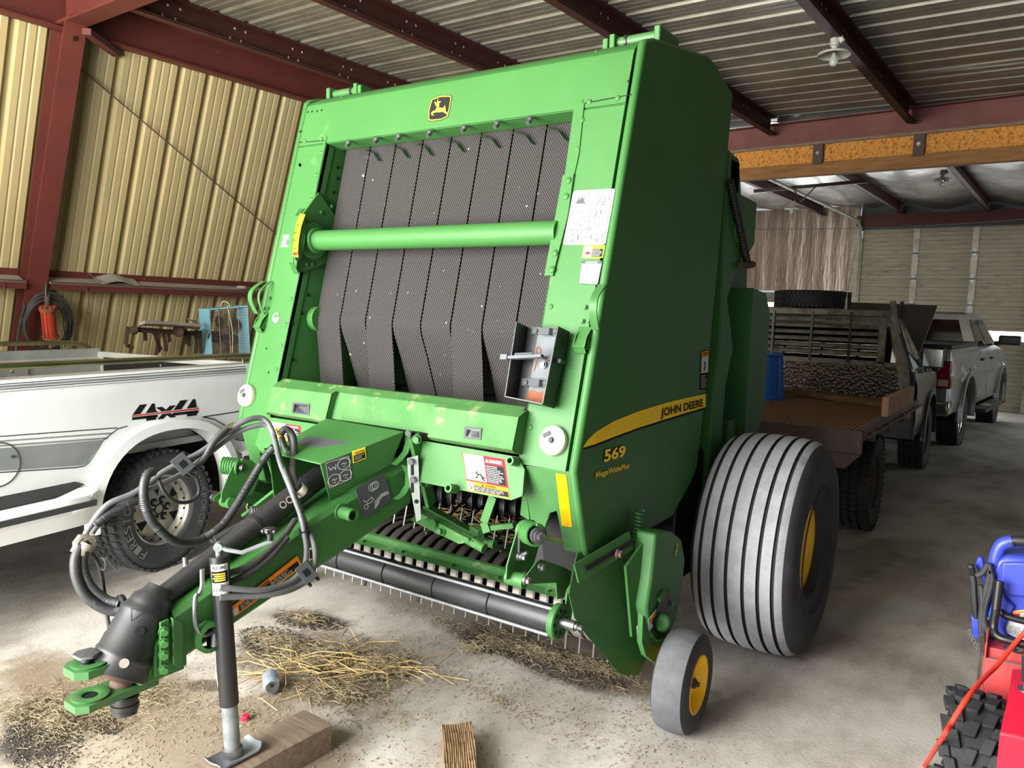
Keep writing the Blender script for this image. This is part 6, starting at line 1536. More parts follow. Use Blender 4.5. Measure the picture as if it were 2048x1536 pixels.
for i in range(4): d.line([(.42, .86-.05*i), (.72, .68-.03*i), (.95, .72-.03*i)], .007, 1)
d.line([(.4, .9), (.58, .8), (.56, .74), (.44, .82), (.4, .9)], .01, 1)
d.build('instruction_label', ['decal_grey', 'decal_white'], bl, label='dark label with white bale diagram')
d = Decal(TB(463, 1213), TB(595, 1112), TB(604, 1133), TB(468, 1234), lift=.002).sheet(1)
d.rect(.08, .32, .97, .88, 2); d.text('WARNING', .34, .06, .54, .28, 2); d.poly([(.28, .28), (.31, .06), (.33, .28)], 2, 2); d.fine(.1, .36, .5, .85, 4, 0, 2, 6); d.fine(.54, .36, .95, .85, 4, 0, 2, 7); d.rect(0, .32, .06, .9, 0)
d.build('warning_label', ['decal_white', 'decal_orange', 'decal_black'], bl, label='long orange WARNING label on the tongue')
d = Decal(TB(613, 1098), TB(628, 1092), TB(636, 1108), TB(618, 1122), lift=.002).sheet(0); d.line([(.2, .9), (.45, .2)], .1, 1); d.line([(.5, .9), (.75, .2)], .1, 1); d.build('stripe_label', ['decal_white', 'decal_black'], bl)
# bolted hitch plates and clevis
hp = MB().slab([T(x, y, .085) for x, y in ((318, 1243), (337, 1236), (337, 1330), (327, 1347), (318, 1347))], (.012, -.004, 0)).slab([T(x, y, .085) for x, y in ((340, 1233), (360, 1240), (363, 1325), (352, 1330), (342, 1326))], (.02, -.004, 0)).build('hitch_plate', 'green', bl, bev=.003)
for y in (1262, 1285, 1309, 1338): MB().hexbolt(T(327, y, .10), (.9, -.4, 0), .0115, .02).build('bolt', 'green', hp)
m_ = MB()
for x in (.055,):
    m_.bx(XC+.03, XC+.078, 1.29, 1.40, .445, .60).bx(XC-.065, XC+.065, 1.25, 1.40, .429, .505)
m_.build('hitch_block', 'green', bl, bev=.006)
def clevis(z, t, y0, y1, w):
    q = []
    for i in range(13): a = math.pi+math.pi*i/12; q.append((w*math.cos(a), y0+w+w*math.sin(a)))
    oc = [(-w, y0+w*.5), (-w*.55, y0), (w*.55, y0), (w, y0+w*.5), (w*.9, y1), (-w*.9, y1)]
    m2 = MB().slab([V((XC+u, y, z)) for u, y in oc], (0, 0, t), 0)
    m2.lathe([(.021, t+.001), (.021, t+.0012), (.0005, t+.0012)], (XC, y0+.06, z), UP, 20, 1); m2.lathe([(.05, t), (.052, t+.006), (.03, t+.008), (.022, t+.004)], (XC, y0+.06, z), UP, 24, 0)
    return m2
clevis(.405, .022, 1.075, 1.32, .056).build('hitch_clevis', ['green_worn', 'decal_black'], bl, bev=.002)
clevis(.505, .024, 1.075, 1.32, .056).build('hitch_clevis', ['green_worn', 'decal_black'], bl, bev=.002)
hn = V((XC, 1.09, .575))
a = HU(140, 1310, 0); b = HU(180, 1305, 0)
MB().slab([V((XC-.05, 1.125, .548)), V((XC-.035, 1.10, .548)), V((XC+.015, 1.10, .548)), V((XC+.03, 1.13, .55)), V((XC+.015, 1.16, .551)), V((XC-.035, 1.16, .551))], (0, 0, .009)).cyl((XC-.01, 1.13, .52), (XC-.01, 1.13, .55), .015, n=14).build('hitch_pin', 'zinc', bl, bev=.003)
# PTO shaft: tube, cone and bell guard, yoke
S0, S1, S2 = T(628, 962, .0), T(500, 1070, .0), T(312, 1204, .0)
S3 = V(T(232, 1328, .0)); 
dS = (S2-S0).normalized()
MB().tube([S0-dS*.2, lerp(S0, S2, .42), lerp(S0, S2, .42), lerp(S0, S2, .44), S2], [.043, .043, .038, .037, .035], 24).build('shaft_guard', 'black_plastic', bl)
MB().tube([lerp(S0, S2, .40), lerp(S0, S2, .425)], .0445, 24).build('shaft_collar', 'black_paint', bl)
for t_ in (.17, .215, .26): 
    q = lerp(S0, S2, t_); sd_ = (CP-q).normalized(); sd_ = (sd_-dS*sd_.dot(dS)).normalized()
    q2 = q+sd_*.0435; MB().disc(q2, sd_, .014, 14, 0).disc(q2+sd_*.0005, sd_, .009, 12, 1).build('drain_hole', ['dusty_grey', 'decal_black'], bl)
B0 = T(301, 1209, .0); B1 = T(231, 1347, .0); dB = (B1-B0).normalized()
Lb = (B1-B0).length
bell = MB(); bell.lathe([(.036, -.06), (.046, -.035), (.062, -.02), (.066, 0), (.070, .012), (.0765, .02), (.0785, .03), (.079, Lb*.33), (.081, Lb*.35), (.081, Lb*.52), (.0835, Lb*.54), (.0845, Lb*.70), (.088, Lb*.72), (.088, Lb*.78), (.086, Lb*.8), (.0945, Lb*.99), (.0925, Lb), (.083, Lb*.8), (.076, Lb*.5), (.070, .05)], B0, dB, 40)
bell_o = bell.build('bell_guard', 'black_plastic', bl, ang=40)
sd_ = (CP-B0).normalized(); sd_ = (sd_-dB*sd_.dot(dB)).normalized(); sx = dB.cross(sd_)
for t_, o_, r_, m2 in ((.36, -.1, .014, 'decal_black'), (.80, -.1, .014, 'dusty_grey')):
    q = B0+dB*Lb*t_; nn_ = (sd_*math.cos(o_)+sx*math.sin(o_)).normalized(); rad = .081 if t_ < .5 else .089
    MB().disc(q+nn_*(rad+.001), nn_, r_, 16).build('access_hole', m2, bell_o)
q = B0+dB*Lb*.17; nn_ = (sd_*math.cos(.35)+sx*math.sin(.35)); tx = nn_.cross(dB)
tri = [q+nn_*.0795+dB*(-.012)+tx*.02, q+nn_*.0795+dB*(-.012)-tx*.02, q+nn_*.0795+dB*.022]
MB().tube(tri, .0012, 4, closed=True).build('embossed_triangle', 'black_paint', bell_o)
ye = B1+dB*-.02
Y0_ = B1+V((.0, -.0, -.01))
MB().lathe([(.04, -.10), (.042, -.03), (.05, -.01), (.05, .012), (.034, .014), (.030, -.03), (.0005, -.03)], T(236, 1352, -.0), dB, 24).build('yoke', 'rusty_steel', bl)
yj = T(248, 1372, .0)
MB().sph(T(243, 1368, 0), .034, 14, 0, (1.1, 1, .9)).build('universal_joint', 'rusty_steel', bl)
dn_ = V((.05, -.05, -1)).normalized()
MB().lathe([(.026, 0), (.040, .01), (.041, .018), (.037, .02), (.037, .034), (.041, .036), (.041, .050), (.036, .054), (.036, .066), (.026, .070), (.0005, .070)], T(250, 1383, .0), dn_, 26).build('coupler', 'black_plastic', bl)
# parking jack
JX = -2.13
def J(x, y): return HX(x, y, JX)
jt, jm, jb = J(439, 1112), J(462, 1404), J(463, 1508)
jt = V((JX, jt.y, jt.z)); base = HZ(466, 1512, .115)
base = V((base.x, base.y, .115)); top = J(438, 1113)
dJ = (base-top).normalized(); LJ = (base-top).length
jk = MB().tube([top, top+dJ*LJ*.735], .0305, 26).tube([top-dJ*.004, top+dJ*.006], .031, 26).build('jack_tube', 'black_paint', bl)
MB().tube([top+dJ*LJ*.72, base], .026, 26).build('jack_leg', 'galv_tube', bl)
ft_ = MB(); fx = HZ(600, 1420, .107)-HZ(375, 1530, .107); fx.z = 0; fx.normalize(); fy = V((-fx.y, fx.x, 0))
rows = []
for a in (-1, -.9, -.75, .75, .9, 1):
    z = .020*max(0, (abs(a)-.75)/.25)
    rows.append([base+fx*a*.085+fy*b*.045*(1-.25*max(0, abs(a)-.9)/.1)+UP*(z+.006*abs(b)**3) for b in (-1, -.9, 0, .9, 1)])
ft_.solid(rows, (0, 0, -.006)); ft_.build('jack_foot', 'galv_tube', bl, ang=50)
MB().lathe([(.032, 0), (.032, .03), (.027, .034)], base, -dJ, 20).build('foot_collar', 'zinc', bl)
MB().cyl(top, top-dJ*.03, .010, n=10).lathe([(.014, -.012), (.014, .012), (.0005, .012)], top-dJ*.032, V((.7, -.7, 0)), 14).build('crank_pivot', 'galv_tube', bl)
ck = [top-dJ*.035, J(452, 1093), J(480, 1092), J(535, 1086), J(543, 1083)]
ck = [top-dJ*.035+V((0, .00, 0)), J(455, 1094)+V((.02, -.02, 0)), J(490, 1092)+V((.05, -.05, 0)), HX(543, 1083, JX+.10)]
MB().tube(ck, .0075, 10).tube([ck[-1], HX(543, 1066, JX+.10)], .0075, 8).build('crank_handle', 'galv_tube', bl)
kn = MB(); kc = HX(540, 1063, JX+.10)
kn.lathe([(.0005, .014), (.018, .012), (.022, .004), (.018, -.004), (.010, -.008), (.009, -.03), (.0005, -.03)], kc, UP, 12)
for k in range(6): kn.sph(kc+V((.022*math.cos(k*1.047), .022*math.sin(k*1.047), .003)), .008, 8)
kn.build('crank_knob', 'black_plastic', bl)
# jack label wrapped on the tube
ld = MB(); uu, vv, aa = basis(dJ); sdj = (CP-top); sdj = (sdj-dJ*sdj.dot(dJ)).normalized(); sxj = dJ.cross(sdj)
def JL(a, b, k=0):       # a -1..1 across, b metres down
    th = a*1.0+.12; return top+dJ*b+(sdj*math.cos(th)+sxj*math.sin(th))*(.0309+.0003*k)
def jrect(a0, b0, a1, b1, m2, k):
    n = 8; ld.loft([[JL(lerp(a0, a1, i/n), b, k) for i in range(n+1)] for b in (b0, b1)], m2)
jrect(-1, .018, .9, .118, 0, 1); jrect(-.95, .040, .85, .078, 1, 2)
for i, b in enumerate((.047, .054, .061, .068)):
    jrect(-.6, b, .7-.2*(i % 2), b+.004, 2, 3)
for i in range(14):
    a = -.55+.095*i; jrect(a, .094, a+.03+.03*(i % 3 == 0), .108, 1, 2)
vs, fs = text_mesh('JOHN DEERE', .02); x0 = min(v[0] for v in vs); x1 = max(v[0] for v in vs)
ld.add([JL(lerp(.75, -.8, 1-(v[0]-x0)/(x1-x0)) if False else lerp(-.8, .75, (v[0]-x0)/(x1-x0)), .034-.011*v[1]/.72, 3) for v in vs], fs, 1)
ld.build('jack_label', ['decal_white', 'decal_black', 'decal_yellow'], bl, label='white, black and yellow label on the jack')
MB().tube([J(427, 1255)+V((-.02, .03, 0)), J(436, 1292)], .035, 16).build('jack_mount', 'black_paint', bl)
MB().lathe([(.05, 0), (.05, .03), (.035, .034), (.035, -.0)], TB(413, 1270), BN, 24).build('mount_tube', 'green', bl)
# zinc hose hook
hk = [(404, 1138), (404, 1172), (398, 1188), (391, 1195), (390, 1240), (396, 1262), (408, 1270), (424, 1265)]
MB().tube(bez([J(x, y) for x, y in hk], 5), .0075, 8).build('hose_hook', 'zinc', bl)
MB().tube([T(370, 1115, -.05), T(374, 1148, -.03)], .009, 8).build('hose_peg', 'zinc', bl)
# hoses: each its own tube, running in the air over the tongue
def hose(pts, r_, m2='hose_rubber', nm='hydraulic_hose', n=7, ribbed=False):
    """pts: (px, py, u) with the sideways offset from the baler centre line"""
    c = bez([HU(x, y, u) for x, y, u in pts], n)
    if ribbed:
        q = [c[0]]; L_ = 0
        out = []
        for a, b in zip(c, c[1:]):
            k = max(1, int((b-a).length/.0035))
            out += [lerp(a, b, i/k) for i in range(k)]
        out.append(c[-1]); c = out; rr = [r_*(1.0 if i % 2 else .86) for i in range(len(c))]
        return MB().tube(c, rr, 10).build(nm, m2, bl, ang=60)
    return MB().tube(c, r_, 12).build(nm, m2, bl)
hose([(165, 1095, -.30), (176, 1060, -.30), (215, 1010, -.28), (270, 985, -.26), (330, 942, -.25), (400, 905, -.22), (450, 868, -.20), (490, 842, -.18), (525, 837, -.16), (545, 862, -.12), (556, 905, -.08), (575, 960, .05), (597, 1010, .09), (612, 1052, .12), (629, 1095, .18), (626, 1140, .21), (600, 1170, .21), (545, 1188, .20), (440, 1195, .14)], .0105, 'hose_grey')
hose([(170, 1100, -.29), (195, 1050, -.29), (260, 998, -.27), (330, 965, -.26), (372, 942, -.25), (420, 905, -.22), (470, 868, -.2), (505, 853, -.17), (535, 852, -.14), (549, 880, -.10), (560, 925, -.02), (582, 980, .07), (601, 1030, .115), (608, 1065, .14), (613, 1100, .17), (607, 1135, .20), (577, 1165, .2), (520, 1180, .19), (440, 1175, .14)], .0095, 'hose_grey')
hose([(163, 1090, -.28), (151, 1120, -.27), (155, 1160, -.26), (178, 1198, -.24), (225, 1222, -.2), (270, 1208, -.16), (320, 1185, -.12), (380, 1140, -.1), (450, 1085, -.09), (520, 1050, -.09), (560, 1030, -.08)], .017, 'hose_rubber')
hose([(190, 1052, -.285), (215, 1030, -.28), (250, 1012, -.27), (275, 1000, -.265)], .016, 'ribbed_sleeve', 'ribbed_hose_sleeve', ribbed=True)
hose([(170, 1100, -.27), (166, 1130, -.265), (180, 1170, -.25), (212, 1198, -.22), (238, 1206, -.19)], .016, 'ribbed_sleeve', 'ribbed_hose_sleeve', ribbed=True)
hose([(308, 942, -.22), (293, 952, -.21), (287, 985, -.2), (295, 1025, -.2), (315, 1055, -.2), (350, 1082, -.2), (395, 1082, -.2), (440, 1055, -.2), (470, 1015, -.2), (500, 965, -.2), (530, 915, -.18), (548, 893, -.16)], .0165, 'ribbed_sleeve', 'ribbed_hose_sleeve', ribbed=True)
hose([(500, 1022, -.12), (530, 1022, -.1), (565, 1017, -.08), (590, 1010, -.06)], .02, 'ribbed_sleeve', 'ribbed_hose_sleeve', ribbed=True)
hose([(430, 1080, -.16), (480, 1052, -.14), (530, 1030, -.12), (585, 1020, -.08)], .015)
hose([(560, 868, -.11), (572, 858, -.10), (586, 875, -.08), (588, 915, -.05), (586, 945, .02), (592, 972, .06)], .014, 'hose_rubber', 'cable_sleeve')
hose([(318, 962, -.23), (330, 985, -.22), (352, 1003, -.22), (380, 1003, -.22), (398, 985, -.22), (392, 955, -.22), (378, 945, -.22)], .0065, 'ribbed_sleeve')
hose([(455, 855, -.19), (430, 880, -.2), (405, 920, -.21), (375, 945, -.22)], .012, 'ribbed_sleeve')
hose([(182, 1105, -.28), (196, 1125, -.27), (205, 1160, -.26), (212, 1215, -.25), (218, 1255, -.24)], .0065, 'hose_rubber', 'electric_cable')
hose([(440, 1150, .1), (480, 1140, .12), (510, 1125, .13), (545, 1095, .13), (570, 1070, .12), (590, 1040, .1)], .011)
hose([(460, 1165, .11), (500, 1145, .13), (540, 1115, .14), (575, 1075, .13)], .011)
for x, y, u, s_ in ((366, 928, -.2, 1), (613, 1145, .215, 1)):
    c = HU(x, y, u); tn = (HU(x+20, y-16, u)-c).normalized(); up_ = CR.cross(_fw)*-1
    vx = (CP-c).normalized(); sx_ = tn.cross(vx).normalized()
    k = MB().obox(c, tn*.028, sx_*.034, vx*.012, 0); k.obox(c+vx*.0125, tn*.012, sx_*.012, vx*.002, 1)
    for q_ in (-.018, .018): k.cyl(c+tn*q_+sx_*.034, c+tn*q_+sx_*.048, .006, n=8, m=1)
    k.build('hose_clamp', ['decal_grey', 'decal_black'], bl, bev=.002)
def band_(x, y, u, dx, dy, r_, m2='zinc', w=.012):
    c = HU(x, y, u); d_ = (HU(x+dx, y+dy, u)-c).normalized(); return MB().cyl(c-d_*w, c+d_*w, r_, n=14).build('hose_band', m2, bl)
band_(462, 857, -.20, 8, -6, .0145, 'brass_chrome', .02); band_(605, 1038, .11, 3, 10, .0125, 'brass_chrome', .025)
band_(243, 1206, -.18, 10, -3, .028, 'black_paint', .006); band_(276, 1003, -.265, 10, -6, .028, 'black_paint', .008); band_(165, 1098, -.285, 6, -10, .03, 'dusty_grey', .02); band_(609, 1062, .135, 2, 10, .019, 'black_paint', .006); band_(430, 1075, -.2, 10, 0, .02, 'black_paint', .01)
tw = MB(); c = HU(205, 1128, -.25)
tw.tube([c+V((.02*math.cos(i*.5), .0, .02*math.sin(i*.5))) for i in range(13)], .003, 5, closed=True).tube(bez([HU(212, 1115, -.25), HU(225, 1130, -.25), HU(232, 1138, -.25)], 5), .004, 6); tw.build('wire_tie', 'zinc', bl)
MB().tube([HU(170, 1090, -.28)+V((.0, .03*math.cos(i*.7), .022*math.sin(i*.7)-.01*math.cos(i))) for i in range(18)], .011, 8).build('rag_wrap', 'dusty_grey', bl)
# quick couplers with yellow sleeves, electric plug
for (x0, y0, x1, y1, u, m2, r_) in ((562, 872, 556, 857, -.12, 'decal_yellow', .010), (570, 898, 562, 872, -.12, 'zinc', .012), (574, 903, 571, 893, -.12, 'zinc', .016), (580, 868, 577, 855, -.115, 'decal_yellow', .009), (586, 890, 579, 868, -.115, 'zinc', .012)):
    MB().cyl(HU(x0, y0, u), HU(x1, y1, u), r_, n=12).build('quick_coupler', m2, bl)
a, b = HU(594, 975, .065), HU(604, 985, .065)
MB().cyl(HU(590, 968, .065), a, .020, n=16).build('electric_plug', 'black_plastic', bl); MB().lathe([(.021, 0), (.025, .006), (.025, .03), (.020, .032), (.0005, .03)], a, b-a, 20).build('plug_cap', 'enamel', bl)
# left arm plates between the tongue and the pickup
MB().slab([V((XC-.25, y, z)) for y, z in ((1.95, 1.03), (2.05, 1.03), (2.35, .95), (2.35, .85), (2.02, .82))], (-.006, 0, 0)).build('side_plate', 'green', bl)
MB().slab([HY(x, y, 2.30) for x, y in ((536, 908), (612, 925), (610, 948), (553, 980))], (0, .006, 0)).build('side_plate', 'green', bl)
MB().bar(HY(560, 975, 2.3), HY(490, 1030, 2.3), .04, .012).build('side_bar', 'green', bl)
tw = MB()
tw.tube(bez([HZ(430, 1310, .35), HZ(432, 1345, .28), HZ(440, 1390, .2), HZ(450, 1435, .16), HZ(459, 1468, .14)], 5), .0018, 4)
tw.tube(bez([HZ(436, 1300, .36), HZ(438, 1350, .27), HZ(446, 1402, .19), HZ(456, 1445, .15), HZ(470, 1462, .14), HZ(482, 1450, .16)], 5), .0018, 4)
tw.build('twine', 'twine', bl)
# ------------------------------------------------------------------ blocks, can, cap, machine on the right, debris
base_top = .107
tb = HZ(470, 1512, base_top)
e1 = HZ(600, 1425, base_top); e2 = HZ(668, 1443, base_top)
axd = (HZ(600, 1420, base_top)-HZ(375, 1530, base_top)); axd.z = 0; axd = axd.normalized(); pd = V((axd.y, -axd.x, 0))
end = (HZ(600, 1420, base_top)+HZ(668, 1443, base_top))/2
m_ = MB(); wd_ = (HZ(600, 1420, base_top)-HZ(668, 1443, base_top)).length/2
cR = end; cL = end-axd*1.05
rows = []
rn = random.Random(4)
for i in range(15):
    c = lerp(cL, cR, i/14); c.z = 0; j = lambda: rn.uniform(-.002, .002)
    rows.append([c-pd*wd_+V((0, 0, .001)), c-pd*(wd_+j())+UP*(base_top-.008+j()), c-pd*(wd_-.010)+UP*(base_top+j()*.5-.001), c+pd*(wd_-.010)+UP*(base_top+j()*.5-.001), c+pd*(wd_+j())+UP*(base_top-.008+j()), c+pd*wd_+V((0, 0, .001))])
m_.loft(rows, 0, True); m_.face(rows[0]); m_.face(rows[-1])
tag(m_.build('timber_block', 'wood_grey', ang=45), 'long weathered timber lying under the foot of the parking jack', 'timber')
a, b, c, d_ = HZ(884, 1447, .085), HZ(943, 1440, .085), HZ(968, 1540, .085), HZ(890, 1548, .085)
ex = (b-a); ex.z = 0; ey = (d_-a); ey.z = 0; ey *= 2.0
m_ = MB(); rows = []
for i in range(11):
    r = []
    for k in range(41):
        s_ = k/40; g = .006*abs(math.sin(s_*44+math.sin(i*.9+s_*7)*1.1))+.004*math.sin(s_*3.1)
        r.append(a+ex*(s_+.02*math.sin(i*.8))+ey*(i/10)+UP*(-g))
    rows.append(r)
m_.loft(rows)
ring = rows[0]+[r[-1] for r in rows[1:]]+rows[-1][::-1][1:]+[r[0] for r in rows[::-1]][1:-1]
bot = [V((p.x, p.y, .002)) for p in ring]; n = len(ring); m_.add(ring+bot, [(i, (i+1) % n, n+(i+1) % n, n+i) for i in range(n)]); m_.face(bot)
tag(m_.build('wood_block', 'wood_light', ang=40), 'short rough block with deep worn grain on the floor in front of the baler', 'block')
# crushed can
t = thing('drink_can', 'dented silver and blue drink can lying on the straw', 'can', HZ(543, 1372, 0))
c1 = HZ(543, 1370, .038); dd = (HZ(538, 1335, .038)-c1); dd.z = 0; dd = dd.normalized(); q0 = c1-dd*.02
cm = MB(); cm.lathe([(.022, -.001), (.027, .0), (.028, .004), (.033, .012), (.033, .04), (.0315, .055), (.033, .075), (.033, .098), (.027, .11), (.024, .108), (.0005, .104)], q0, dd, 28); cm.build('can_body', 'can_silver', t)
lb = MB(); uu, vv, aa = basis(dd)
for k in range(2): lb.lathe([(.0333, .045+.03*k), (.0333, .060+.03*k)], q0, dd, 10, 0, None, (.3, 1.9))
lb.build('can_print', 'can_blue', t)
cl = MB().lathe([(.026, .001), (.024, -.002), (.0005, -.0005)], q0, dd, 24, 0); cl.disc(q0-dd*.0025+UP*.008, -dd, .008, 12, 1); cl.build('can_lid', ['zinc', 'decal_black'], t)
p = HZ(491, 1440, 0)
tag(MB().lathe([(.0135, 0), (.0145, .003), (.0145, .016), (.012, .022), (.0005, .022)], p, V((.12, -.1, 1)), 20).build('bottle_cap', 'red_plastic'), 'small red plastic cap on the floor beside the jack', 'cap')
# ---- red tiller with the blue machine on its deck
tl = thing('garden_tiller', 'red machine with a knobbly tire at the right edge of the view', 'tiller', (.12, 2.9, 0))
c = V((-.085, 2.87, .205)); h = .075; t = MB()
t.lathe([(.08, -h*.8), (.1, -h), (.16, -h), (.185, -h*.9), (.192, -h*.5), (.192, h*.5), (.185, h*.9), (.16, h), (.1, h), (.08, h*.8), (.08, -h*.8)], c, (1, .05, 0), 40)
for k in range(15):
    an = 2*math.pi*k/15
    for s_, o in ((-.62, 0), (0, .5), (.62, 0), (-.92, .5), (.92, .5)):
        a = an+o*2*math.pi/15; d = V((0, math.cos(a), math.sin(a))); e = V((0, -math.sin(a), math.cos(a)))
        t.obox(c+d*(.196 if abs(s_) < .9 else .186)+V((1, 0, 0))*h*s_, d*.011, (e+V((.25*(1 if s_ < 0 else -1), 0, 0))).normalized()*.026, V((h*.22, 0, 0)))
t.build('tire', 'tire_dark', tl, bev=.003)
MB().cyl(c-V((.05, 0, 0)), c+V((.4, .02, 0)), .02, n=10).lathe([(.08, -.05), (.075, .0), (.03, .01), (.0005, .01)], c, (-1, 0, 0), 24).build('wheel_hub', 'red_faded', tl)
fe = [(-.012, 2.66, .02), (-.012, 2.66, .40), (.0, 2.80, .465), (.004, 3.02, .47), (.004, 3.10, .38)]
MB().solid([[V((x, y, z)) for x, y, z in fe], [V((x+.03, y, z+.004)) for x, y, z in fe], [V((x+.5, y, z+.004)) for x, y, z in fe]], (0, .005, -.004)).build('fender', 'red_paint', tl, bev=.006)
q = HZ(2028, 1412, .47); m_ = MB().hexbolt(V((.045, 2.86, .472)), UP, .010, .016).lathe([(.026, .0), (.026, .003), (.0005, .003)], (.045, 2.86, .471), UP, 24); m_.build('bolt', 'zinc', tl)
MB().slab([(.03, 2.90, .475), (.06, 2.90, .475), (.05, 3.02, .52), (.025, 3.02, .52)], (0, 0, .003)).build('slotted_strap', 'zinc', tl)
fr = MB(); fr.slab([(-.075, 3.10, .46), (.6, 3.10, .46), (.6, 3.45, .46), (-.075, 3.45, .46)], (0, 0, .035)); fr.slab([(-.075, 3.06, .30), (.6, 3.06, .30), (.6, 3.06, .47), (-.075, 3.06, .47)], (0, .006, 0)); fr.slab([(-.08, 3.06, .30), (-.08, 3.45, .30), (-.08, 3.45, .56), (-.08, 3.08, .52)], (.006, 0, 0)); fr.build('deck', 'red_faded', tl, bev=.004)
MB().lathe([(.03, 0), (.03, .003), (.0005, .003)], (.0, 3.13, .496), UP, 20).hexbolt((.0, 3.13, .497), UP, .010, .014).build('bolt', 'zinc', tl)
hb_ = MB().tube(bez([(-.06, 3.14, .62), (-.062, 3.14, .56), (-.05, 3.12, .535), (0, 3.11, .53), (.2, 3.11, .53), (.6, 3.11, .53)], 5), .014, 12).tube(bez([(-.05, 3.20, .60), (.0, 3.19, .585), (.3, 3.19, .575), (.6, 3.19, .575)], 5), .012, 12).tube([(-.06, 3.14, .62), (-.058, 3.15, .72)], .015, 12); hb_.build('handle_bar', 'black_paint', tl)
MB().obox((.06, 3.12, .505), V((.02, 0, 0)), V((0, .015, 0)), V((0, 0, .01))).build('clip', 'black_plastic', tl)
ch_ = MB()
for i in range(7):
    p = lerp(V((-.135, 3.20, .50)), V((-.085, 3.12, .44)), i/6); ch_.tube([p+V((.006*math.cos(k), .0, .008*math.sin(k))) for k in range(6)], .0025, 5, closed=True)
ch_.build('chain', 'zinc', tl)
MB().slab([(-.09, 3.08, .30), (-.10, 3.2, .34), (-.095, 3.22, .50), (-.085, 3.1, .46)], (.006, 0, 0)).build('lever', 'rusty_steel', tl)
bm = thing('pressure_washer', 'blue plastic machine with carry handle and cable on the red deck', 'machine', (.18, 3.3, .5))
by0 = 3.22
sil = [(1962, 1185), (1975, 1140), (1990, 1120), (1990, 1150), (2100, 1160), (2100, 1310), (1978, 1300), (1975, 1275), (1960, 1240)]
body = [HY(x, y, by0) for x, y in ((1972, 1160), (1990, 1118), (2012, 1112), (2090, 1118), (2110, 1150), (2120, 1320), (1985, 1316), (1972, 1290), (1974, 1250), (1966, 1230))]
MB().slab(body, (0, .26, 0)).build('body_shell', 'blue_plastic', bm, bev=.02, seg=3)
pn = [HY(x, y, by0-.003) for x, y in ((2003, 1122), (2090, 1122), (2096, 1195), (2018, 1190), (2002, 1165))]
MB().slab(pn, (0, -.018, 0)).build('front_panel', 'blue_plastic', bm, bev=.008)
pn = [HY(x, y, by0-.003) for x, y in ((1976, 1225), (1998, 1165), (2012, 1195), (2030, 1210), (2010, 1255), (2030, 1300), (1992, 1306), (1984, 1262))]
MB().slab(pn, (0, -.02, 0)).build('side_panel', 'blue_plastic', bm, bev=.007)
hd_ = bez([HY(1985, 1150, by0+.02), HY(1992, 1112, by0+.02), HY(2003, 1090, by0+.02), HY(2022, 1083, by0+.02), HY(2045, 1082, by0+.02), HY(2110, 1088, by0+.02)], 5)
MB().tube(hd_[:17], .022, 14).build('carry_handle', 'blue_plastic', bm); MB().tube(hd_[15:], .019, 14).build('handle_grip', 'black_plastic', bm)
for x, y in ((2000, 1176), (1977, 1237), (2019, 1089)): MB().cyl(HY(x, y, by0-.03), HY(x, y, by0-.018), .006, n=10).build('screw', 'black_plastic', bm)
d = Decal(HY(2022, 1222, by0-.004), HY(2090, 1214, by0-.004), HY(2092, 1300, by0-.004), HY(2006, 1262, by0-.004), lift=.004).sheet(0)
d.rect(.02, .02, .98, .10, 1); d.rect(.04, .12, .3, .26, 2); d.fine(.34, .14, .95, .4, 6, 3, 2, 2); d.fine(.1, .62, .9, .95, 6, 3, 2, 5); d.build('rating_label', ['decal_white', 'decal_orange', 'decal_red', 'decal_grey'], bm)
MB().slab([HY(x, y, by0+.04) for x, y in ((1950, 1130), (1956, 1114), (1966, 1116), (1970, 1150), (1978, 1172), (1972, 1178), (1960, 1150))], (0, .03, 0)).slab([HY(x, y, by0+.02) for x, y in ((1942, 1230), (1962, 1240), (1962, 1278), (1946, 1276))], (0, .03, 0)).build('cable_hook', 'blue_plastic', bm, bev=.005)
MB().slab([HY(x, y, by0-.01) for x, y in ((1934, 1134), (1938, 1129), (1948, 1131), (1953, 1165), (1957, 1239), (1946, 1238), (1941, 1200), (1939, 1165))], (0, .03, 0)).build('spray_handle', 'black_plastic', bm, bev=.006)
MB().slab([HY(x, y, by0-.012) for x, y in ((1937, 1136), (1946, 1137), (1947, 1152), (1939, 1152))], (0, .004, 0)).build('spray_tip', 'decal_black', bm)
for pl in (((1953, 1152), (1966, 1145), (1976, 1130), (1980, 1138), (1976, 1165), (1968, 1195), (1962, 1235), (1964, 1278)), ((1978, 1140), (1984, 1155), (1978, 1185), (1970, 1215), (1965, 1260), (1966, 1285)), ((1960, 1170), (1964, 1185), (1968, 1240), (1978, 1268), (1988, 1275))):
    MB().tube(bez([HY(x, y, by0-.02) for x, y in pl], 5), .010, 10).build('power_cable', 'hose_rubber', bm)
cpts = [HZ(1836, 1545, .008), HZ(1850, 1530, .012), HY(1885, 1475, 2.63), HY(1902, 1447, 2.64), HY(1935, 1395, 2.70), HY(1968, 1356, 2.86), HY(1995, 1330, 2.98), HY(2040, 1275, 3.10), HY(2100, 1215, 3.12)]
tag(MB().tube(bez(cpts, 8), .0075, 10).build('extension_cord', 'orange_cord'), 'orange extension cord draped over the red machine and its tire', 'cord')
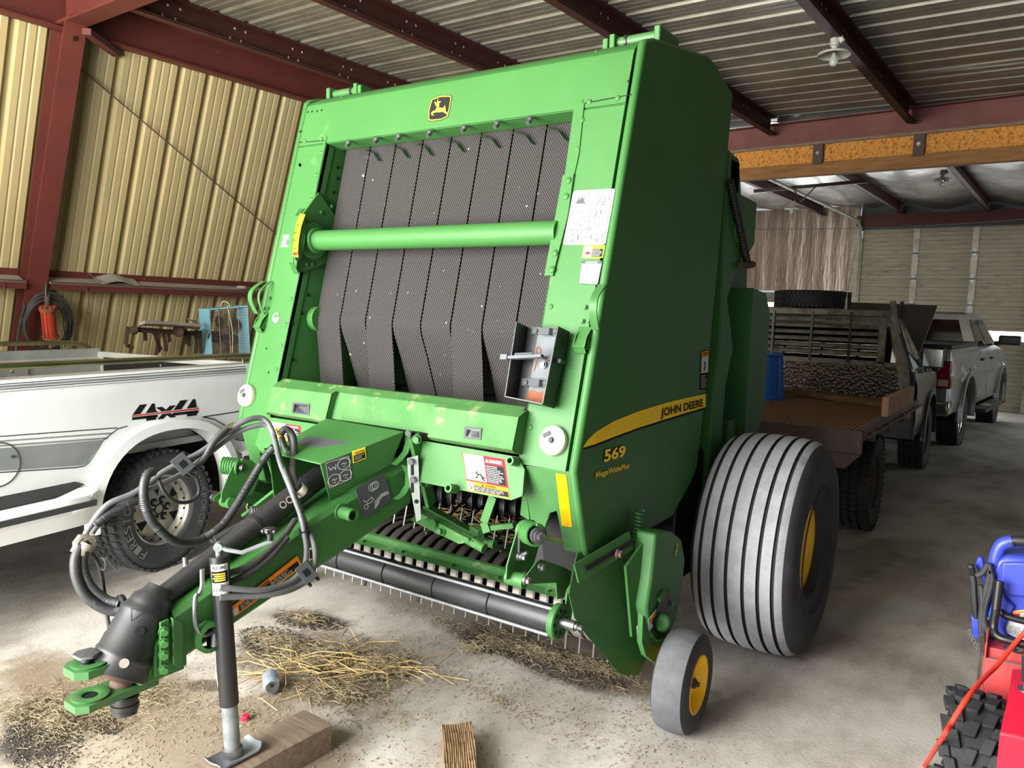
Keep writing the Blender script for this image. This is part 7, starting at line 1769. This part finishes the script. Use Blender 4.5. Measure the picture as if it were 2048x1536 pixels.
# ---- straw, chaff and crumbs (uncountable)
def scatter(name, label, cat, m2, clumps, n, lmin, lmax, r_, seed, zmax=.02, curl=.0, flat=.15):
    rn = random.Random(seed); mb = MB()
    for i in range(n):
        px, py, rx, ry, rot, wgt = clumps[rn.choices(range(len(clumps)), [c_[5] for c_ in clumps])[0]]
        c = HZ(px, py, 0); a = rn.uniform(0, 6.283); q = abs(rn.gauss(0, .5)); ca, sa = math.cos(R(rot)), math.sin(R(rot))
        x, y = q*math.cos(a)*rx, q*math.sin(a)*ry
        p = V((c.x+x*ca-y*sa, c.y+x*sa+y*ca, .002+rn.random()*zmax*math.exp(-q*q*2)))
        l = rn.uniform(lmin, lmax); b = rn.uniform(0, 6.283); d = V((math.cos(b), math.sin(b), rn.uniform(-flat, flat)))*l
        e = p+d; e.z = max(e.z, .002)
        if curl:
            mdl = (p+e)/2+V((-d.y, d.x, 0))*rn.uniform(-curl, curl); mdl.z += rn.random()*.012
            mb.tube([p, mdl, e], r_*rn.uniform(.6, 1.3), 3, caps=False)
        else: mb.tube([p, e], r_*rn.uniform(.6, 1.3), 3, caps=False)
    return tag(mb.build(name, m2), label, cat, kind='stuff')
main = [(650, 1320, .42, .30, 20, 3), (560, 1290, .3, .15, 0, 2), (760, 1340, .3, .2, 0, 2), (700, 1400, .35, .16, 0, 1.5), (610, 1240, .2, .1, 0, 1), (620, 1330, .6, .4, 0, 2)]
scatter('straw_pile', 'loose pile of broken straw on the floor beneath the baler tongue', 'straw', 'straw_grey', main, 3800, .015, .07, .0011, 1, .03, .25)
scatter('straw_stems', 'long bright straw stems fanned over the pile beside the can', 'straw', 'straw', [(700, 1330, .26, .14, 15, 2), (640, 1360, .22, .12, 0, 1), (560, 1350, .12, .08, 0, .7), (790, 1345, .12, .05, 0, 1)], 120, .10, .32, .0017, 2, .045, .3, .06)
pt = [(1080, 1305, .40, .12, -8, 3), (1000, 1290, .15, .10, 0, 1), (1190, 1335, .22, .08, -8, 1.5), (950, 1300, .1, .1, 0, .5)]
scatter('straw_litter', 'straw litter scattered on the floor under the hanging pickup tines', 'straw', 'straw_grey', pt, 2600, .01, .06, .0010, 3, .02, .2)
lf = [(120, 1440, .45, .16, -15, 2), (40, 1430, .3, .12, 0, 1), (300, 1395, .4, .16, 0, 1.5), (200, 1420, .35, .12, 0, 1)]
scatter('straw_litter', 'straw litter on the floor around the hitch at the lower left', 'straw', 'straw_grey', lf, 1800, .01, .06, .0010, 4, .012, .2)
scatter('straw_dust', 'fine chaff and bits dusted across the open floor', 'chaff', 'straw_grey', [(500, 1430, 1.2, .5, 10, 2), (1000, 1400, 1.3, .3, -8, 2), (900, 1250, 1.0, .2, 0, 1), (200, 1400, .6, .4, 0, 1), (1300, 1420, .6, .3, 0, .5)], 3600, .004, .018, .0010, 5, .002)
def crumbs(name, label, clumps, n, seed, m2='chaff_dark'):
    rn = random.Random(seed); mb = MB()
    for i in range(n):
        px, py, rx, ry, rot, wgt = clumps[rn.choices(range(len(clumps)), [c_[5] for c_ in clumps])[0]]
        c = HZ(px, py, 0); a = rn.uniform(0, 6.283); q = math.sqrt(rn.random()); ca, sa = math.cos(R(rot)), math.sin(R(rot))
        x, y = q*math.cos(a)*rx, q*math.sin(a)*ry; s_ = rn.uniform(.002, .006)
        p = V((c.x+x*ca-y*sa, c.y+x*sa+y*ca, .0015)); b = rn.uniform(0, 6.28)
        mb.add([p+V((s_*math.cos(b), s_*math.sin(b), 0)), p+V((s_*math.cos(b+2.1), s_*math.sin(b+2.1), 0)), p+V((s_*math.cos(b+4.2), s_*math.sin(b+4.2), 0)), p+UP*s_*.9], [(0, 1, 2), (0, 1, 3), (1, 2, 3), (2, 0, 3)])
    return tag(mb.build(name, m2), label, 'chaff', kind='stuff')
crumbs('dark_chaff', 'dark rotted chaff in the straw pile beneath the tongue', [(560, 1285, .26, .13, 0, 1), (700, 1330, .3, .14, 20, 1), (620, 1245, .2, .09, 20, .6)], 2200, 6)
crumbs('dark_chaff', 'dark rotted chaff under the hanging pickup tines', [(1060, 1315, .42, .09, -8, 1), (1180, 1345, .2, .05, -8, .6), (985, 1295, .12, .08, 0, .4)], 2000, 7)
crumbs('dark_chaff', 'dark rotted chaff by the hitch at the lower left corner', [(90, 1470, .30, .12, -20, 1), (190, 1440, .16, .06, 0, .5)], 1500, 8)
crumbs('grain_bits', 'pale crumbs spread over the floor in the foreground', [(560, 1420, 1.0, .4, 10, 1), (150, 1480, .5, .2, 0, .8), (1050, 1380, .9, .2, -8, .7)], 2200, 9, 'straw_grey')
# ------------------------------------------------------------------ light
w = bpy.data.worlds.new('sky'); sc.world = w; w.use_nodes = True
bg = w.node_tree.nodes['Background']; bg.inputs[0].default_value = (.80, .90, 1.0, 1); bg.inputs[1].default_value = .45
def area(name, p, target, sx_, sy_, power, colr=(1, 1, 1), spread=180):
    l = bpy.data.lights.new(name, 'AREA'); l.shape = 'RECTANGLE'; l.size = sx_; l.size_y = sy_; l.energy = power; l.color = colr; l.spread = R(spread)
    o = bpy.data.objects.new(name, l); col.objects.link(o); o.location = p
    o.rotation_euler = (V(target)-V(p)).to_track_quat('-Z', 'Y').to_euler(); return o
area('open_doorway_daylight', B(-3.25, L0-.1, 1.8), B(-3.1, 6, 1.5), 4.0, 3.4, 1030, (1.0, .985, .96))
area('roof_fill_light', B(-4.6, L0-.6, .05), B(-4.1, 4.2, 4.6), 3.2, 2.0, 360, (1.0, .88, .60), 75)  # added warm fill aimed up at the left roof, no source in view
area('right_opening_daylight', B(5.6, 15.0, 1.8), B(0, 15.0, .4), 3.0, 2.8, 50, (.92, .97, 1.0), 100)
area('door_window_daylight', B(-2.25, L2-.15, 1.42), B(-2.2, 10, 0), 1.8, .2, 25, (.95, .98, 1.0))
area('end_window_daylight', B(-5.2, L2-.1, 1.63), B(-4.6, 10, .8), 2.2, .7, 40, (.9, .97, 1.0))
sc.view_settings.view_transform = 'Standard'; sc.view_settings.look = 'None'; sc.view_settings.gamma = 1.0; sc.view_settings.exposure = 0.35
sc.view_settings.use_curve_mapping = False
sc.cycles.max_bounces = 6; sc.cycles.diffuse_bounces = 4; sc.cycles.glossy_bounces = 4
sc.cycles.use_denoising = True; sc.cycles.sample_clamp_indirect = 6.0
